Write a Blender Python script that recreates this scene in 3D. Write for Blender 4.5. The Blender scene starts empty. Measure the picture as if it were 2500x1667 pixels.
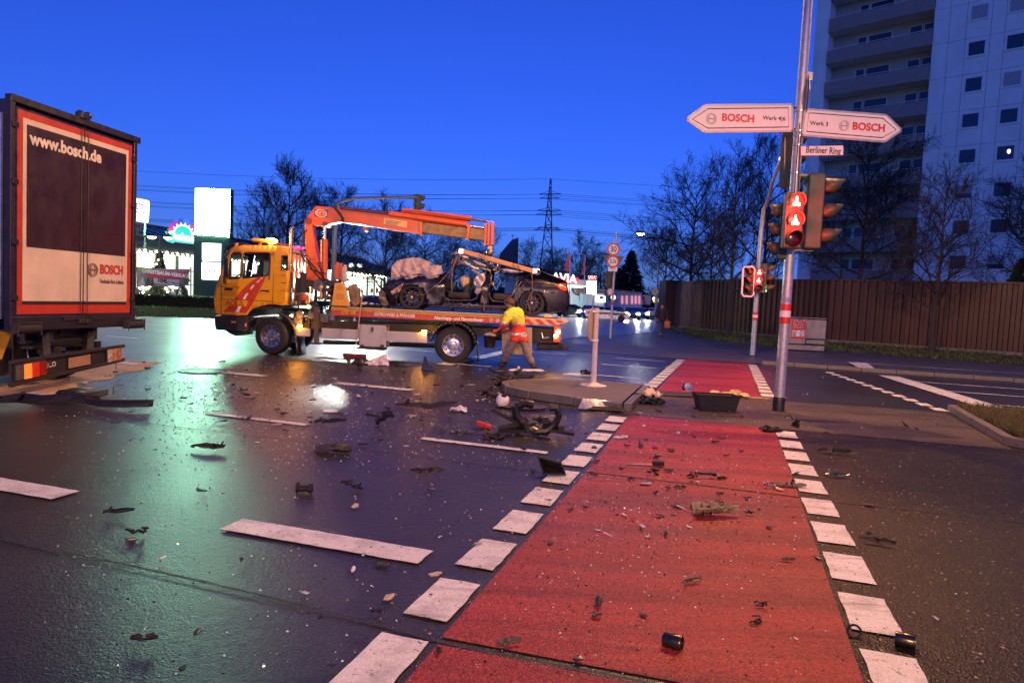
import bpy, bmesh, math, random
from math import sin, cos, pi, radians, sqrt, atan2
from mathutils import Vector, Matrix, geometry, noise

# ------------------------------------------------------------------ camera
S = bpy.context.scene
FPX, CAMH, PITCH, ROLL = 1667.0, 1.65, radians(3.47), radians(2.8)
CAMROT = Matrix.Rotation(pi / 2 - PITCH, 3, 'X') @ Matrix.Rotation(ROLL, 3, 'Z')
cd = bpy.data.cameras.new('camera')
cam = bpy.data.objects.new('camera', cd)
S.collection.objects.link(cam)
cd.sensor_width = 36.0
cd.lens = 36.0 * FPX / 2500.0
cd.clip_start, cd.clip_end = 0.05, 3000
cam.matrix_world = Matrix.Translation((0, 0, CAMH)) @ CAMROT.to_4x4()
S.camera = cam

# ------------------------------------------------------------------ dusk sky
W = bpy.data.worlds.new('World')
S.world = W
W.use_nodes = True
nt = W.node_tree
bg = nt.nodes['Background']
sky = nt.nodes.new('ShaderNodeTexSky')
sky.sky_type = 'NISHITA'
sky.sun_disc = False
sky.sun_elevation = radians(15.0)
sky.sun_rotation = radians(180)
sky.air_density = 1.3
sky.dust_density = 0.6
sky.ozone_density = 4.0
tint = nt.nodes.new('ShaderNodeMix')
tint.data_type = 'RGBA'
tint.blend_type = 'MULTIPLY'
tint.inputs['Factor'].default_value = 1.0
tint.inputs['B'].default_value = (0.115, 0.245, 1.12, 1)   # tungsten white balance turns the dusk sky deep blue
nt.links.new(sky.outputs['Color'], tint.inputs['A'])
nt.links.new(tint.outputs['Result'], bg.inputs['Color'])
bg.inputs['Strength'].default_value = 0.15
VS = S.view_settings
VS.view_transform = 'Standard'
VS.look = 'None'
VS.exposure = 0.0
VS.gamma = 1.0
S.cycles.max_bounces = 6
S.cycles.diffuse_bounces = 3
S.cycles.glossy_bounces = 4
S.cycles.transmission_bounces = 4
S.cycles.transparent_max_bounces = 6
S.cycles.sample_clamp_indirect = 6.0
S.cycles.caustics_reflective = False
S.cycles.caustics_refractive = False
SODIUM = (1.0, 0.50, 0.16)
LAMP_POWER = 5200.0

# ------------------------------------------------------------------ helpers
random.seed(7)
COL = S.collection
ORG = {}

def ray(x, y):
    return CAMROT @ Vector(((x - 1250) / FPX, -(y - 833.5) / FPX, -1))
def G(x, y, z=0.0):
    d = ray(x, y); t = (z - CAMH) / d.z
    return Vector((d.x * t, d.y * t, z))
def A(x, y, Y):
    d = ray(x, y); t = Y / d.y
    return Vector((d.x * t, Y, CAMH + d.z * t))
RU, RV = Vector((0.9553, -0.2957, 0)), Vector((0.2957, 0.9553, 0))
def AB(a, b, z=0.0):
    v = RU * a + RV * b
    return Vector((v.x, v.y, z))
def V(*a): return Vector(a)

def thing(name, label, cat, loc=(0, 0, 0), group=None, rz=0.0):
    o = bpy.data.objects.new(name, None)
    o.empty_display_size = 0.2
    COL.objects.link(o)
    o.location = loc
    o.rotation_euler = (0, 0, rz)
    o['label'] = label; o['category'] = cat
    if group: o['group'] = group
    ORG[o.name] = Vector(loc)
    return o
def tag(o, label=None, cat=None, group=None, kind=None):
    if label: o['label'] = label
    if cat: o['category'] = cat
    if group: o['group'] = group
    if kind: o['kind'] = kind
    return o
def copy_tree(o, parent=None):
    c = o.copy(); COL.objects.link(c); c.parent = parent
    for ch in list(o.children): copy_tree(ch, c)
    return c
def rootloc(p):
    while p is not None and p.parent is not None: p = p.parent
    return ORG.get(p.name, Vector((0, 0, 0))) if p is not None else Vector((0, 0, 0))

def orth(d):
    d = d.normalized()
    up = Vector((0, 0, 1)) if abs(d.z) < 0.95 else Vector((1, 0, 0))
    s = d.cross(up).normalized()
    return d, s, s.cross(d).normalized()

class MB:
    def __init__(self): self.v = []; self.f = []; self.m = []; self.cm = 0
    def add(self, vs, fs):
        n = len(self.v)
        self.v += [Vector(p) for p in vs]
        self.f += [tuple(i + n for i in f) for f in fs]
        self.m += [self.cm] * len(fs)
        return self
    def box(self, c, s, R=None):
        c = Vector(c); hx, hy, hz = s[0] / 2, s[1] / 2, s[2] / 2
        vs = [Vector((x, y, z)) for x in (-hx, hx) for y in (-hy, hy) for z in (-hz, hz)]
        if R is not None: vs = [R @ p for p in vs]
        return self.add([p + c for p in vs], [(0, 1, 3, 2), (4, 6, 7, 5), (0, 4, 5, 1), (2, 3, 7, 6), (0, 2, 6, 4), (1, 5, 7, 3)])
    def bar(self, a, b, w, h, up=None):
        a, b = Vector(a), Vector(b)
        d, s, u = orth(b - a)
        if up is not None:
            s = d.cross(Vector(up)).normalized(); u = s.cross(d)
        vs = [p + s * (i * w / 2) + u * (j * h / 2) for p in (a, b) for i, j in ((-1, -1), (1, -1), (1, 1), (-1, 1))]
        return self.add(vs, [(3, 2, 1, 0), (4, 5, 6, 7)] + [(i, (i + 1) % 4, 4 + (i + 1) % 4, 4 + i) for i in range(4)])
    def tube(self, pts, r, n=8, cap=True, closed=False):
        pts = [Vector(p) for p in pts]
        if not isinstance(r, (list, tuple)): r = [r] * len(pts)
        vs = []; k = len(pts); ps = None
        for i, p in enumerate(pts):
            if closed: d = pts[(i + 1) % k] - pts[i - 1]
            else: d = pts[min(i + 1, k - 1)] - pts[max(i - 1, 0)]
            if d.length < 1e-9: d = Vector((0, 0, 1))
            d.normalize()
            if ps is None: _, s, u = orth(d)
            else:
                s = ps - d * ps.dot(d)
                s = s.normalized() if s.length > 1e-6 else orth(d)[1]
                u = s.cross(d)
            ps = s
            vs += [p + (s * cos(2 * pi * j / n) + u * sin(2 * pi * j / n)) * r[i] for j in range(n)]
        fs = []
        for i in range(k if closed else k - 1):
            i2 = (i + 1) % k
            fs += [(i * n + j, i2 * n + j, i2 * n + (j + 1) % n, i * n + (j + 1) % n) for j in range(n)]
        if cap and not closed:
            fs += [tuple(range(n)), tuple(reversed(range((k - 1) * n, k * n)))]
        return self.add(vs, fs)
    def lathe(self, prof, c=(0, 0, 0), axis=(0, 0, 1), n=24, cap=True):
        c = Vector(c); d, s, u = orth(Vector(axis))
        vs = []
        for r, z in prof:
            vs += [c + d * z + (s * cos(2 * pi * j / n) + u * sin(2 * pi * j / n)) * r for j in range(n)]
        fs = []
        for i in range(len(prof) - 1):
            fs += [(i * n + j, i * n + (j + 1) % n, (i + 1) * n + (j + 1) % n, (i + 1) * n + j) for j in range(n)]
        if cap:
            fs += [tuple(reversed(range(n))), tuple(range((len(prof) - 1) * n, len(prof) * n))]
        return self.add(vs, fs)
    def prism(self, poly, o, ax, ay, d):
        """polygon (2d) in plane o + x*ax + y*ay, extruded along vector d"""
        o, ax, ay, d = Vector(o), Vector(ax), Vector(ay), Vector(d)
        k = len(poly)
        b = [o + ax * x + ay * y for x, y in poly]
        return self.add(b + [p + d for p in b], [tuple(reversed(range(k))), tuple(range(k, 2 * k))] + [(i, (i + 1) % k, k + (i + 1) % k, k + i) for i in range(k)])
    def poly(self, pts): return self.add(pts, [tuple(range(len(pts)))])
    def quad(self, a, b, c, d): return self.add([a, b, c, d], [(0, 1, 2, 3)])
    def ball(self, c, r, n=12, m=8):
        rx, ry, rz = (r, r, r) if not isinstance(r, (tuple, list)) else r
        c = Vector(c); vs = [c + Vector((0, 0, rz))]
        for i in range(1, m):
            t = pi * i / m
            vs += [c + Vector((rx * sin(t) * cos(2 * pi * j / n), ry * sin(t) * sin(2 * pi * j / n), rz * cos(t))) for j in range(n)]
        vs.append(c - Vector((0, 0, rz)))
        fs = [(0, 1 + j, 1 + (j + 1) % n) for j in range(n)]
        for i in range(m - 2):
            fs += [(1 + i * n + j, 1 + (i + 1) * n + j, 1 + (i + 1) * n + (j + 1) % n, 1 + i * n + (j + 1) % n) for j in range(n)]
        q = len(vs) - 1; b = 1 + (m - 2) * n
        fs += [(q, b + (j + 1) % n, b + j) for j in range(n)]
        return self.add(vs, fs)
    def plate(self, poly, fn, step=0.1, holes=()):
        """triangulated polygon with holes on a regular inner grid; fn(x, y) -> world point"""
        P = [Vector(p) for p in poly]; edges = []; n = 0
        allp = []
        def ring(R):
            nonlocal n
            k = 0; st = n
            for i in range(len(R)):
                a, b = Vector(R[i]), Vector(R[(i + 1) % len(R)])
                m = max(1, int((b - a).length / step))
                for q in range(m): allp.append(a.lerp(b, q / m)); k += 1
            for i in range(k): edges.append((st + i, st + (i + 1) % k))
            n += k
        ring(P)
        for h in holes: ring([Vector(p) for p in h])
        def inside(R, p):
            c = False; j = len(R) - 1
            for i in range(len(R)):
                if (R[i][1] > p[1]) != (R[j][1] > p[1]) and p[0] < (R[j][0] - R[i][0]) * (p[1] - R[i][1]) / (R[j][1] - R[i][1]) + R[i][0]: c = not c
                j = i
            return c
        xs = [p[0] for p in poly]; ys = [p[1] for p in poly]
        x = min(xs) + step * .5
        while x < max(xs):
            y = min(ys) + step * .5
            while y < max(ys):
                if inside(poly, (x, y)) and not any(inside(h, (x, y)) for h in holes): allp.append(Vector((x, y)))
                y += step
            x += step
        vo, _, fo, _, _, _ = geometry.delaunay_2d_cdt([Vector((p[0], p[1])) for p in allp], edges, [], 0, 1e-5)
        fs = []
        for f in fo:
            c = sum((vo[i] for i in f), Vector((0, 0))) / len(f)
            if inside(poly, c) and not any(inside(h, c) for h in holes): fs.append(tuple(f))
        return self.add([Vector(fn(p[0], p[1])) for p in vo], fs)
    def jitter(self, a, sc=3.0, seed=0.0):
        for i, p in enumerate(self.v):
            q = p * sc + Vector((seed, seed * .7, -seed))
            self.v[i] = p + noise.noise_vector(q) * a
        return self
    def move(self, M):
        self.v = [M @ p for p in self.v]; return self
    def build(self, name, mat, parent=None, smooth=False, bevel=0.0, solid=0.0, local=False, sub=0, angle=40):
        o0 = Vector((0, 0, 0)) if local else rootloc(parent)
        me = bpy.data.meshes.new(name)
        me.from_pydata([p - o0 for p in self.v], [], self.f)
        mats = mat if isinstance(mat, (list, tuple)) else [mat]
        for m in mats: me.materials.append(m)
        if len(mats) > 1: me.polygons.foreach_set('material_index', self.m)
        if smooth:
            me.polygons.foreach_set('use_smooth', [True] * len(me.polygons))
            try: me.set_sharp_from_angle(angle=radians(angle))
            except Exception: pass
        me.update()
        o = bpy.data.objects.new(name, me)
        COL.objects.link(o)
        if parent is not None: o.parent = parent
        if solid:
            md = o.modifiers.new('solid', 'SOLIDIFY'); md.thickness = solid; md.offset = 0
        if bevel:
            md = o.modifiers.new('bevel', 'BEVEL'); md.width = bevel; md.segments = 2; md.limit_method = 'ANGLE'; md.angle_limit = radians(35)
        if sub:
            md = o.modifiers.new('sub', 'SUBSURF'); md.levels = sub; md.render_levels = sub
        return o

# ------------------------------------------------------------------ materials
MATS = {}
def pm(name, col, rough=0.6, metal=0.0, var=0.18, vs=6.0, bump=0.0, bs=60.0, emit=None, es=0.0, spec=0.5, coat=0.0, rvar=0.12, trans=0.0, dirt=0.0):
    if name in MATS: return MATS[name]
    m = bpy.data.materials.new(name); m.use_nodes = True
    t = m.node_tree; b = t.nodes['Principled BSDF']
    b.inputs['Roughness'].default_value = rough
    b.inputs['Metallic'].default_value = metal
    b.inputs['Specular IOR Level'].default_value = spec
    b.inputs['Coat Weight'].default_value = coat
    b.inputs['Base Color'].default_value = (*col, 1)
    if trans: b.inputs['Transmission Weight'].default_value = trans
    tc = t.nodes.new('ShaderNodeTexCoord')
    if var or dirt:
        nz = t.nodes.new('ShaderNodeTexNoise'); nz.inputs['Scale'].default_value = vs; nz.inputs['Detail'].default_value = 6; nz.inputs['Roughness'].default_value = .65
        t.links.new(tc.outputs['Object'], nz.inputs['Vector'])
        cr = t.nodes.new('ShaderNodeMapRange')
        cr.inputs['From Min'].default_value = .3; cr.inputs['From Max'].default_value = .7
        cr.inputs['To Min'].default_value = 1 - var; cr.inputs['To Max'].default_value = 1 + var
        t.links.new(nz.outputs['Fac'], cr.inputs['Value'])
        mx = t.nodes.new('ShaderNodeMix'); mx.data_type = 'RGBA'; mx.blend_type = 'MULTIPLY'; mx.inputs['Factor'].default_value = 1
        mx.inputs['A'].default_value = (*col, 1)
        t.links.new(cr.outputs['Result'], mx.inputs['B'])
        out = mx.outputs['Result']
        if dirt:
            n2 = t.nodes.new('ShaderNodeTexNoise'); n2.inputs['Scale'].default_value = vs * .6; n2.inputs['Detail'].default_value = 8; n2.inputs['Roughness'].default_value = .75
            mp = t.nodes.new('ShaderNodeMapping'); mp.inputs['Location'].default_value = (3.1, 7.7, 1.3); mp.inputs['Scale'].default_value = (1.6, 1.6, .5)
            t.links.new(tc.outputs['Object'], mp.inputs['Vector']); t.links.new(mp.outputs['Vector'], n2.inputs['Vector'])
            r2 = t.nodes.new('ShaderNodeMapRange'); r2.inputs['From Min'].default_value = .48; r2.inputs['From Max'].default_value = .75; r2.inputs['To Max'].default_value = dirt
            t.links.new(n2.outputs['Fac'], r2.inputs['Value'])
            m2 = t.nodes.new('ShaderNodeMix'); m2.data_type = 'RGBA'
            m2.inputs['B'].default_value = (.035, .028, .022, 1)
            t.links.new(r2.outputs['Result'], m2.inputs['Factor']); t.links.new(out, m2.inputs['A']); out = m2.outputs['Result']
        t.links.new(out, b.inputs['Base Color'])
        if rvar:
            rr = t.nodes.new('ShaderNodeMapRange'); rr.inputs['From Min'].default_value = .3; rr.inputs['From Max'].default_value = .7
            rr.inputs['To Min'].default_value = max(.03, rough - rvar); rr.inputs['To Max'].default_value = min(1, rough + rvar)
            t.links.new(nz.outputs['Fac'], rr.inputs['Value']); t.links.new(rr.outputs['Result'], b.inputs['Roughness'])
    if bump:
        nb = t.nodes.new('ShaderNodeTexNoise'); nb.inputs['Scale'].default_value = bs; nb.inputs['Detail'].default_value = 3
        t.links.new(tc.outputs['Object'], nb.inputs['Vector'])
        bp = t.nodes.new('ShaderNodeBump'); bp.inputs['Strength'].default_value = bump; bp.inputs['Distance'].default_value = .02
        t.links.new(nb.outputs['Fac'], bp.inputs['Height']); t.links.new(bp.outputs['Normal'], b.inputs['Normal'])
    if emit:
        b.inputs['Emission Color'].default_value = (*emit, 1); b.inputs['Emission Strength'].default_value = es
    MATS[name] = m
    return m

def glow(name, col, s):
    if name in MATS: return MATS[name]
    m = bpy.data.materials.new(name); m.use_nodes = True
    b = m.node_tree.nodes['Principled BSDF']
    b.inputs['Base Color'].default_value = (*[c * .3 for c in col], 1)
    b.inputs['Roughness'].default_value = .3
    b.inputs['Emission Color'].default_value = (*col, 1); b.inputs['Emission Strength'].default_value = s
    MATS[name] = m
    return m

def glass(name, col=(.8, .9, .95), alpha=.25):
    """thin window pane: partly see-through, glossy"""
    if name in MATS: return MATS[name]
    m = bpy.data.materials.new(name); m.use_nodes = True
    t = m.node_tree; b = t.nodes['Principled BSDF']
    b.inputs['Base Color'].default_value = (.02, .025, .03, 1); b.inputs['Roughness'].default_value = .06
    tr = t.nodes.new('ShaderNodeBsdfTransparent'); tr.inputs['Color'].default_value = (*col, 1)
    mx = t.nodes.new('ShaderNodeMixShader'); mx.inputs['Fac'].default_value = alpha
    t.links.new(tr.outputs[0], mx.inputs[1]); t.links.new(b.outputs[0], mx.inputs[2])
    t.links.new(mx.outputs[0], t.nodes['Material Output'].inputs['Surface'])
    MATS[name] = m
    return m

def wet(name, dark, light, rlo, rhi, bump, speck=0.0, bs=110.0, streak=None, spk=(.30, .27, .22), wear=None, dist=.0016, spec=.5, und=.5, grain_amt=.75):
    """rain-wet road surface: stone grain relief, drier and wetter patches"""
    if name in MATS: return MATS[name]
    m = bpy.data.materials.new(name); m.use_nodes = True
    t = m.node_tree; b = t.nodes['Principled BSDF']; N = t.nodes.new; L = t.links.new
    b.inputs['Specular IOR Level'].default_value = spec
    tc = N('ShaderNodeTexCoord')
    big = N('ShaderNodeTexNoise'); big.inputs['Scale'].default_value = .55; big.inputs['Detail'].default_value = 7; big.inputs['Roughness'].default_value = .62; big.inputs['Distortion'].default_value = .4
    vec = tc.outputs['Object']
    if streak is not None:
        mp = N('ShaderNodeMapping'); mp.inputs['Rotation'].default_value = (0, 0, radians(17.2)); mp.inputs['Scale'].default_value = streak
        L(vec, mp.inputs['Vector']); L(mp.outputs['Vector'], big.inputs['Vector'])
    else: L(vec, big.inputs['Vector'])
    grain = N('ShaderNodeTexVoronoi'); grain.inputs['Scale'].default_value = bs
    L(vec, grain.inputs['Vector'])
    fine = N('ShaderNodeTexNoise'); fine.inputs['Scale'].default_value = bs * .5; fine.inputs['Detail'].default_value = 4
    L(vec, fine.inputs['Vector'])
    mr = N('ShaderNodeMapRange'); mr.inputs['From Min'].default_value = .32; mr.inputs['From Max'].default_value = .68
    L(big.outputs['Fac'], mr.inputs['Value'])
    c = N('ShaderNodeMix'); c.data_type = 'RGBA'; c.inputs['A'].default_value = (*dark, 1); c.inputs['B'].default_value = (*light, 1)
    L(mr.outputs['Result'], c.inputs['Factor'])
    out = c.outputs['Result']
    for (wc, wa, wsc, wlo, whi, wst) in (wear or ()):
        wn = N('ShaderNodeTexNoise'); wn.inputs['Scale'].default_value = wsc; wn.inputs['Detail'].default_value = 8; wn.inputs['Roughness'].default_value = .7
        wm = N('ShaderNodeMapping'); wm.inputs['Rotation'].default_value = (0, 0, radians(17.2)); wm.inputs['Scale'].default_value = wst
        L(vec, wm.inputs['Vector']); L(wm.outputs['Vector'], wn.inputs['Vector'])
        wr = N('ShaderNodeMapRange'); wr.inputs['From Min'].default_value = wlo; wr.inputs['From Max'].default_value = whi; wr.inputs['To Max'].default_value = wa
        L(wn.outputs['Fac'], wr.inputs['Value'])
        wx = N('ShaderNodeMix'); wx.data_type = 'RGBA'; wx.inputs['B'].default_value = (*wc, 1)
        L(wr.outputs['Result'], wx.inputs['Factor']); L(out, wx.inputs['A']); out = wx.outputs['Result']
    # stones of different greys
    c2 = N('ShaderNodeMix'); c2.data_type = 'RGBA'; c2.blend_type = 'MULTIPLY'; c2.inputs['Factor'].default_value = grain_amt
    gm = N('ShaderNodeMapRange'); gm.inputs['To Min'].default_value = .45; gm.inputs['To Max'].default_value = 1.7
    sp = N('ShaderNodeSeparateColor'); L(grain.outputs['Color'], sp.inputs['Color']); L(sp.outputs['Red'], gm.inputs['Value'])
    L(out, c2.inputs['A']); L(gm.outputs['Result'], c2.inputs['B'])
    out = c2.outputs['Result']
    if speck:
        ms = N('ShaderNodeMapRange'); ms.inputs['From Min'].default_value = 1 - speck; ms.inputs['From Max'].default_value = 1 - speck + .01
        L(sp.outputs['Green'], ms.inputs['Value'])
        c3 = N('ShaderNodeMix'); c3.data_type = 'RGBA'; c3.inputs['B'].default_value = (*spk, 1)
        L(ms.outputs['Result'], c3.inputs['Factor']); L(out, c3.inputs['A']); out = c3.outputs['Result']
    L(out, b.inputs['Base Color'])
    rr = N('ShaderNodeMapRange'); rr.inputs['From Min'].default_value = .3; rr.inputs['From Max'].default_value = .7
    rr.inputs['To Min'].default_value = rlo; rr.inputs['To Max'].default_value = rhi
    L(big.outputs['Fac'], rr.inputs['Value']); L(rr.outputs['Result'], b.inputs['Roughness'])
    mxh = N('ShaderNodeMath'); mxh.operation = 'ADD'
    L(grain.outputs['Distance'], mxh.inputs[0]); L(fine.outputs['Fac'], mxh.inputs[1])
    bp = N('ShaderNodeBump'); bp.inputs['Strength'].default_value = bump; bp.inputs['Distance'].default_value = dist
    un = N('ShaderNodeTexNoise'); un.inputs['Scale'].default_value = 17.; un.inputs['Detail'].default_value = 5; un.inputs['Roughness'].default_value = .6
    L(vec, un.inputs['Vector'])
    b2 = N('ShaderNodeBump'); b2.inputs['Strength'].default_value = und; b2.inputs['Distance'].default_value = .006
    L(un.outputs['Fac'], b2.inputs['Height']); L(b2.outputs['Normal'], bp.inputs['Normal'])
    L(mxh.outputs[0], bp.inputs['Height']); L(bp.outputs['Normal'], b.inputs['Normal'])
    MATS[name] = m
    return m

BLACK = pm('black_plastic', (.018, .018, .02), .42, bump=.15)
DARK = pm('dark_chassis', (.02, .018, .017), .6, dirt=.3, bump=.2)
GALV = pm('galvanised_steel', (.42, .43, .45), .48, .55, var=.25, vs=14, bump=.05)
STEEL = pm('bare_steel', (.5, .5, .52), .3, .9, var=.2)
WHITEP = pm('white_paint', (.78, .77, .74), .45, var=.06)
GREYP = pm('grey_panel_paint', (.42, .41, .40), .5, var=.1, vs=3, dirt=.35)
RUBBER = pm('tyre_rubber', (.022, .02, .019), .75, var=.3, bump=.2, dirt=.3)

_fonts = bpy.data.curves
def scribble(parent, o, right, up, w, h, mat, seed=1, thick=.25, name='print_marks'):
    """line of print too small to read: a row of short strokes"""
    r = random.Random(seed); right, up = Vector(right).normalized(), Vector(up).normalized(); m = MB(); x = -w / 2; nr = right.cross(up)
    while x < w / 2:
        l = h * r.uniform(.35, .9)
        a = Vector(o) + right * x + up * r.uniform(-.15, .15) * h
        m.bar(a, a + right * l * .6 + up * r.uniform(-.5, .5) * h * .6, h * thick, .002, up=nr); m.bar(a + right * l * .5 - up * h * .4, a + right * l * .5 + up * h * r.uniform(.1, .45), h * thick, .002, up=nr)
        x += l * 1.25 + (h * .5 if r.random() < .2 else 0)
    return tag(m.build(name, mat, parent), kind='stuff')
def text(s, size, mat, parent, o, right, up, name='lettering', bold=0.0, align='CENTER', ex=0.002, sx=1.0, local=False, shear=0.0, space=1.0):
    cu = bpy.data.curves.new('t', 'FONT')
    cu.body = s; cu.size = size; cu.align_x = align; cu.align_y = 'CENTER'
    cu.extrude = ex; cu.offset = bold; cu.resolution_u = 3; cu.shear = shear; cu.space_character = space
    t = bpy.data.objects.new('t', cu); COL.objects.link(t)
    dg = bpy.context.evaluated_depsgraph_get(); dg.update()
    me = bpy.data.meshes.new_from_object(t.evaluated_get(dg))
    COL.objects.unlink(t); bpy.data.objects.remove(t); bpy.data.curves.remove(cu)
    right, up = Vector(right).normalized(), Vector(up).normalized(); nrm = right.cross(up)
    o = Vector(o) - (Vector((0, 0, 0)) if local else rootloc(parent))
    for v in me.vertices:
        p = v.co.copy(); v.co = o + right * (p.x * sx) + up * p.y + nrm * p.z
    me.name = name
    me.materials.clear(); me.materials.append(mat)
    ob = bpy.data.objects.new(name, me); COL.objects.link(ob)
    if parent is not None: ob.parent = parent
    return ob
# ------------------------------------------------------------------ ground, road, markings
ASPHALT = wet('wet_asphalt', (.020, .019, .020), (.030, .028, .029), .30, .38, .9, speck=.004, dist=.0018, spec=.36, wear=[((.010, .010, .013), .8, .9, .5, .72, (.25, 1.6, 1)), ((.055, .048, .042), .5, 2.3, .58, .75, (1, 1, 1))])
ASPH_LIT = wet('damp_old_asphalt_lit', (.042, .033, .026), (.078, .063, .049), .45, .68, .9, spec=.3, speck=.02, wear=[((.018, .015, .013), .8, 1.6, .5, .7, (.6, 1.4, 1))])  # old asphalt, colour raised to paint the mast's lamp pool
REDS = wet('red_cycle_surface', (.21, .020, .020), (.30, .034, .032), .34, .55, .9, dist=.0035, speck=.006, spec=.2,wear=[((.085, .012, .016), .9, 1.0, .46, .68, (.22, 2.4, 1)), ((.38, .075, .055), .6, 3.5, .55, .72, (.25, 2.5, 1)), ((.05, .02, .02), .55, 14., .60, .72, (1, 1, 1))], streak=(.35, 1.6, 1), spk=(.5, .3, .25))
FOOT = wet('damp_footway', (.045, .044, .05), (.07, .068, .074), .4, .6, .4)
PAINT = wet('road_paint', (.55, .54, .53), (.66, .65, .63), .4, .55, .5, bs=160., grain_amt=.3, wear=[((.22, .21, .20), .7, 4., .48, .72, (1, 1, 1)), ((.05, .046, .046), .9, 30., .60, .64, (1, 1, 1)), ((.10, .09, .09), .75, 1.6, .56, .68, (.25, 3, 1))])
GRASSG = pm('grass_soil', (.035, .042, .014), .9, var=.35, vs=9, bump=.4, bs=25)
KERB = pm('kerb_concrete', (.12, .11, .10), .55, var=.25, vs=8, bump=.15, dirt=.3)
SAND = pm('spread_absorbent', (.55, .36, .2), .9, var=.25, vs=3, bump=.3, bs=30)

def struct(o, *a): return tag(o, kind='structure')
g = MB(); R_ = 1500
g.quad(V(-R_, -60, -.012), V(R_, -60, -.012), V(R_, R_, -.012), V(-R_, R_, -.012))
struct(g.build('ground', pm('far_ground', (.03, .03, .032), .7)))
# main road (runs along RU) and the side street that leaves at its far side
road = MB()
road.quad(AB(-90, -14), AB(70, -14), AB(70, 22.85), AB(-90, 22.85))
ROAD = struct(road.build('road', ASPHALT))
ss = MB()
sst = [(-30, 22.85), (-5.9, 22.85), (-6.4, 26), (-6.6, 30), (-5.2, 36), (-4, 45), (-6, 70), (-22, 160), (-60, 160), (-40, 60), (-38, 30)]
ss.poly([AB(a, b, 0) for a, b in sst])
struct(ss.build('side_street', ASPHALT))
# damp old asphalt, median and near right; lamp pool painted into the median's tone
md = MB(); md.poly([AB(*p, .004) for p in ((-1.42, 10.38), (1.4, 10.42), (3.74, 10.5), (3.9, 14.1), (1.2, 13.75), (-1.42, 13.8))])
struct(md.build('median_strip', ASPH_LIT))
nr = MB(); nr.poly([AB(*p, .003) for p in ((.2, -8), (40, -8), (40, 10.62), (3.74, 10.5), (1.4, 10.42), (.2, 10.38))])
struct(nr.build('near_road', wet('near_asphalt', (.010, .008, .007), (.017, .014, .011), .31, .48, 1.0, speck=.010, dist=.0045, bs=75., spec=.17, spk=(.5, .38, .2), wear=[((.032, .026, .021), .6, 1.3, .52, .75, (.5, 1.3, 1)), ((.008, .008, .009), .8, .8, .55, .72, (1.6, .4, 1))])))
# red cycle crossing
c1 = MB(); c1.poly([AB(*p, .008) for p in ((-1.2, -8), (.70, -8), (.70, 2.97), (-1.2, 2.92))])
c1.poly([AB(*p, .008) for p in ((-1.21, 2.99), (.70, 3.05), (.74, 6.55), (-1.2, 6.53))])
c1.poly([AB(*p, .008) for p in ((-1.2, 6.57), (.74, 6.59), (.78, 10.4), (-1.28, 10.28))])
struct(c1.build('cycle_path', REDS))
c2 = MB(); c2.poly([AB(*p, .008) for p in ((-1.2, 13.72), (.76, 13.85), (.76, 22.8), (-1.12, 22.8))])
struct(c2.build('cycle_path', REDS))
TAR = pm('tar_seam', (.010, .009, .012), .62, bump=.5)
def seam(pts, w, z=.0105):
    m = MB(); random.seed(len(pts) * 7 + int(pts[0][0] * 10))
    n = 60; pl = []
    tot = len(pts) - 1
    L_, R2 = [], []
    for i in range(n + 1):
        t = i / n * tot; k = min(int(t), tot - 1); q = t - k
        a = pts[k][0] * (1 - q) + pts[k + 1][0] * q; b = pts[k][1] * (1 - q) + pts[k + 1][1] * q
        j = noise.noise(Vector((a * 1.5, b * 1.5, 1))) * .02
        ww = w * (.55 + .6 * abs(noise.noise(Vector((a * 7, b * 2, 9)))))
        L_.append(AB(a, b + j - ww / 2, z)); R2.append(AB(a, b + j + ww / 2, z))
    for i in range(n): m.quad(L_[i], L_[i + 1], R2[i + 1], R2[i])
    o = m.build('tar_seam', TAR, ROAD)
seam([(-9, 3.2), (-4.15, 3.06), (-2.75, 3.05), (-1.89, 3.0), (-1.22, 2.95), (-.3, 2.96), (.8, 2.98), (4, 3.1)], .034)
seam([(-12, 6.2), (-5, 6.3), (-1.5, 6.35), (-1.09, 6.55), (.73, 6.55), (2.5, 6.66), (6, 6.9)], .028)
seam([(-9, 10.2), (-4, 10.25), (-1.5, 10.3)], .03)
seam([(1.1, 10.45), (2.4, 10.43), (3.8, 10.5)], .025)
seam([(1.6, 11.9), (2.3, 11.4), (3.2, 11.35), (3.6, 10.9)], .02)
seam([(1.2, 13.7), (2.4, 13.65), (3.85, 13.95)], .03)
def mark(pts, z=.012, name='road_marking'):
    m = MB(); e = []
    k = len(pts)
    for i in range(k):
        a, b = Vector(pts[i]), Vector(pts[(i + 1) % k]); n = max(1, int((b - a).length / .05))
        if (b - a).length > 6: n = 12
        for q in range(n):
            p = a.lerp(b, q / n)
            w = noise.noise_vector(Vector((p.x * 9, p.y * 9, 3))) * .008
            e.append(AB(p.x + w.x, p.y + w.y, z))
    m.poly(e)
    return m.build(name, PAINT, ROAD)
def mrect(a0, a1, b0, b1, **k): return mark([(a0, b0), (a1, b0), (a1, b1), (a0, b1)], **k)
for i in range(13):
    b0 = 3.14 + .7135 * (i - 2)
    if b0 + .49 < 10.4: mrect(-1.49 - .006 * max(i - 4, 0), -1.24 - .006 * max(i - 4, 0), b0, b0 + .49)
for i in range(12):
    b0 = 3.9 + .7215 * (i - 2)
    if b0 + .5 < 10.5: mrect(.74 + .003 * i, .985 + .004 * i, b0, b0 + .5)
for i in range(13):
    b0 = 14.15 + .705 * i
    if b0 < 22.4:
        mrect(-1.5 + .01 * i, -1.24 + .01 * i, b0, b0 + .52); mrect(.78, 1.03, b0, b0 + .52)
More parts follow.
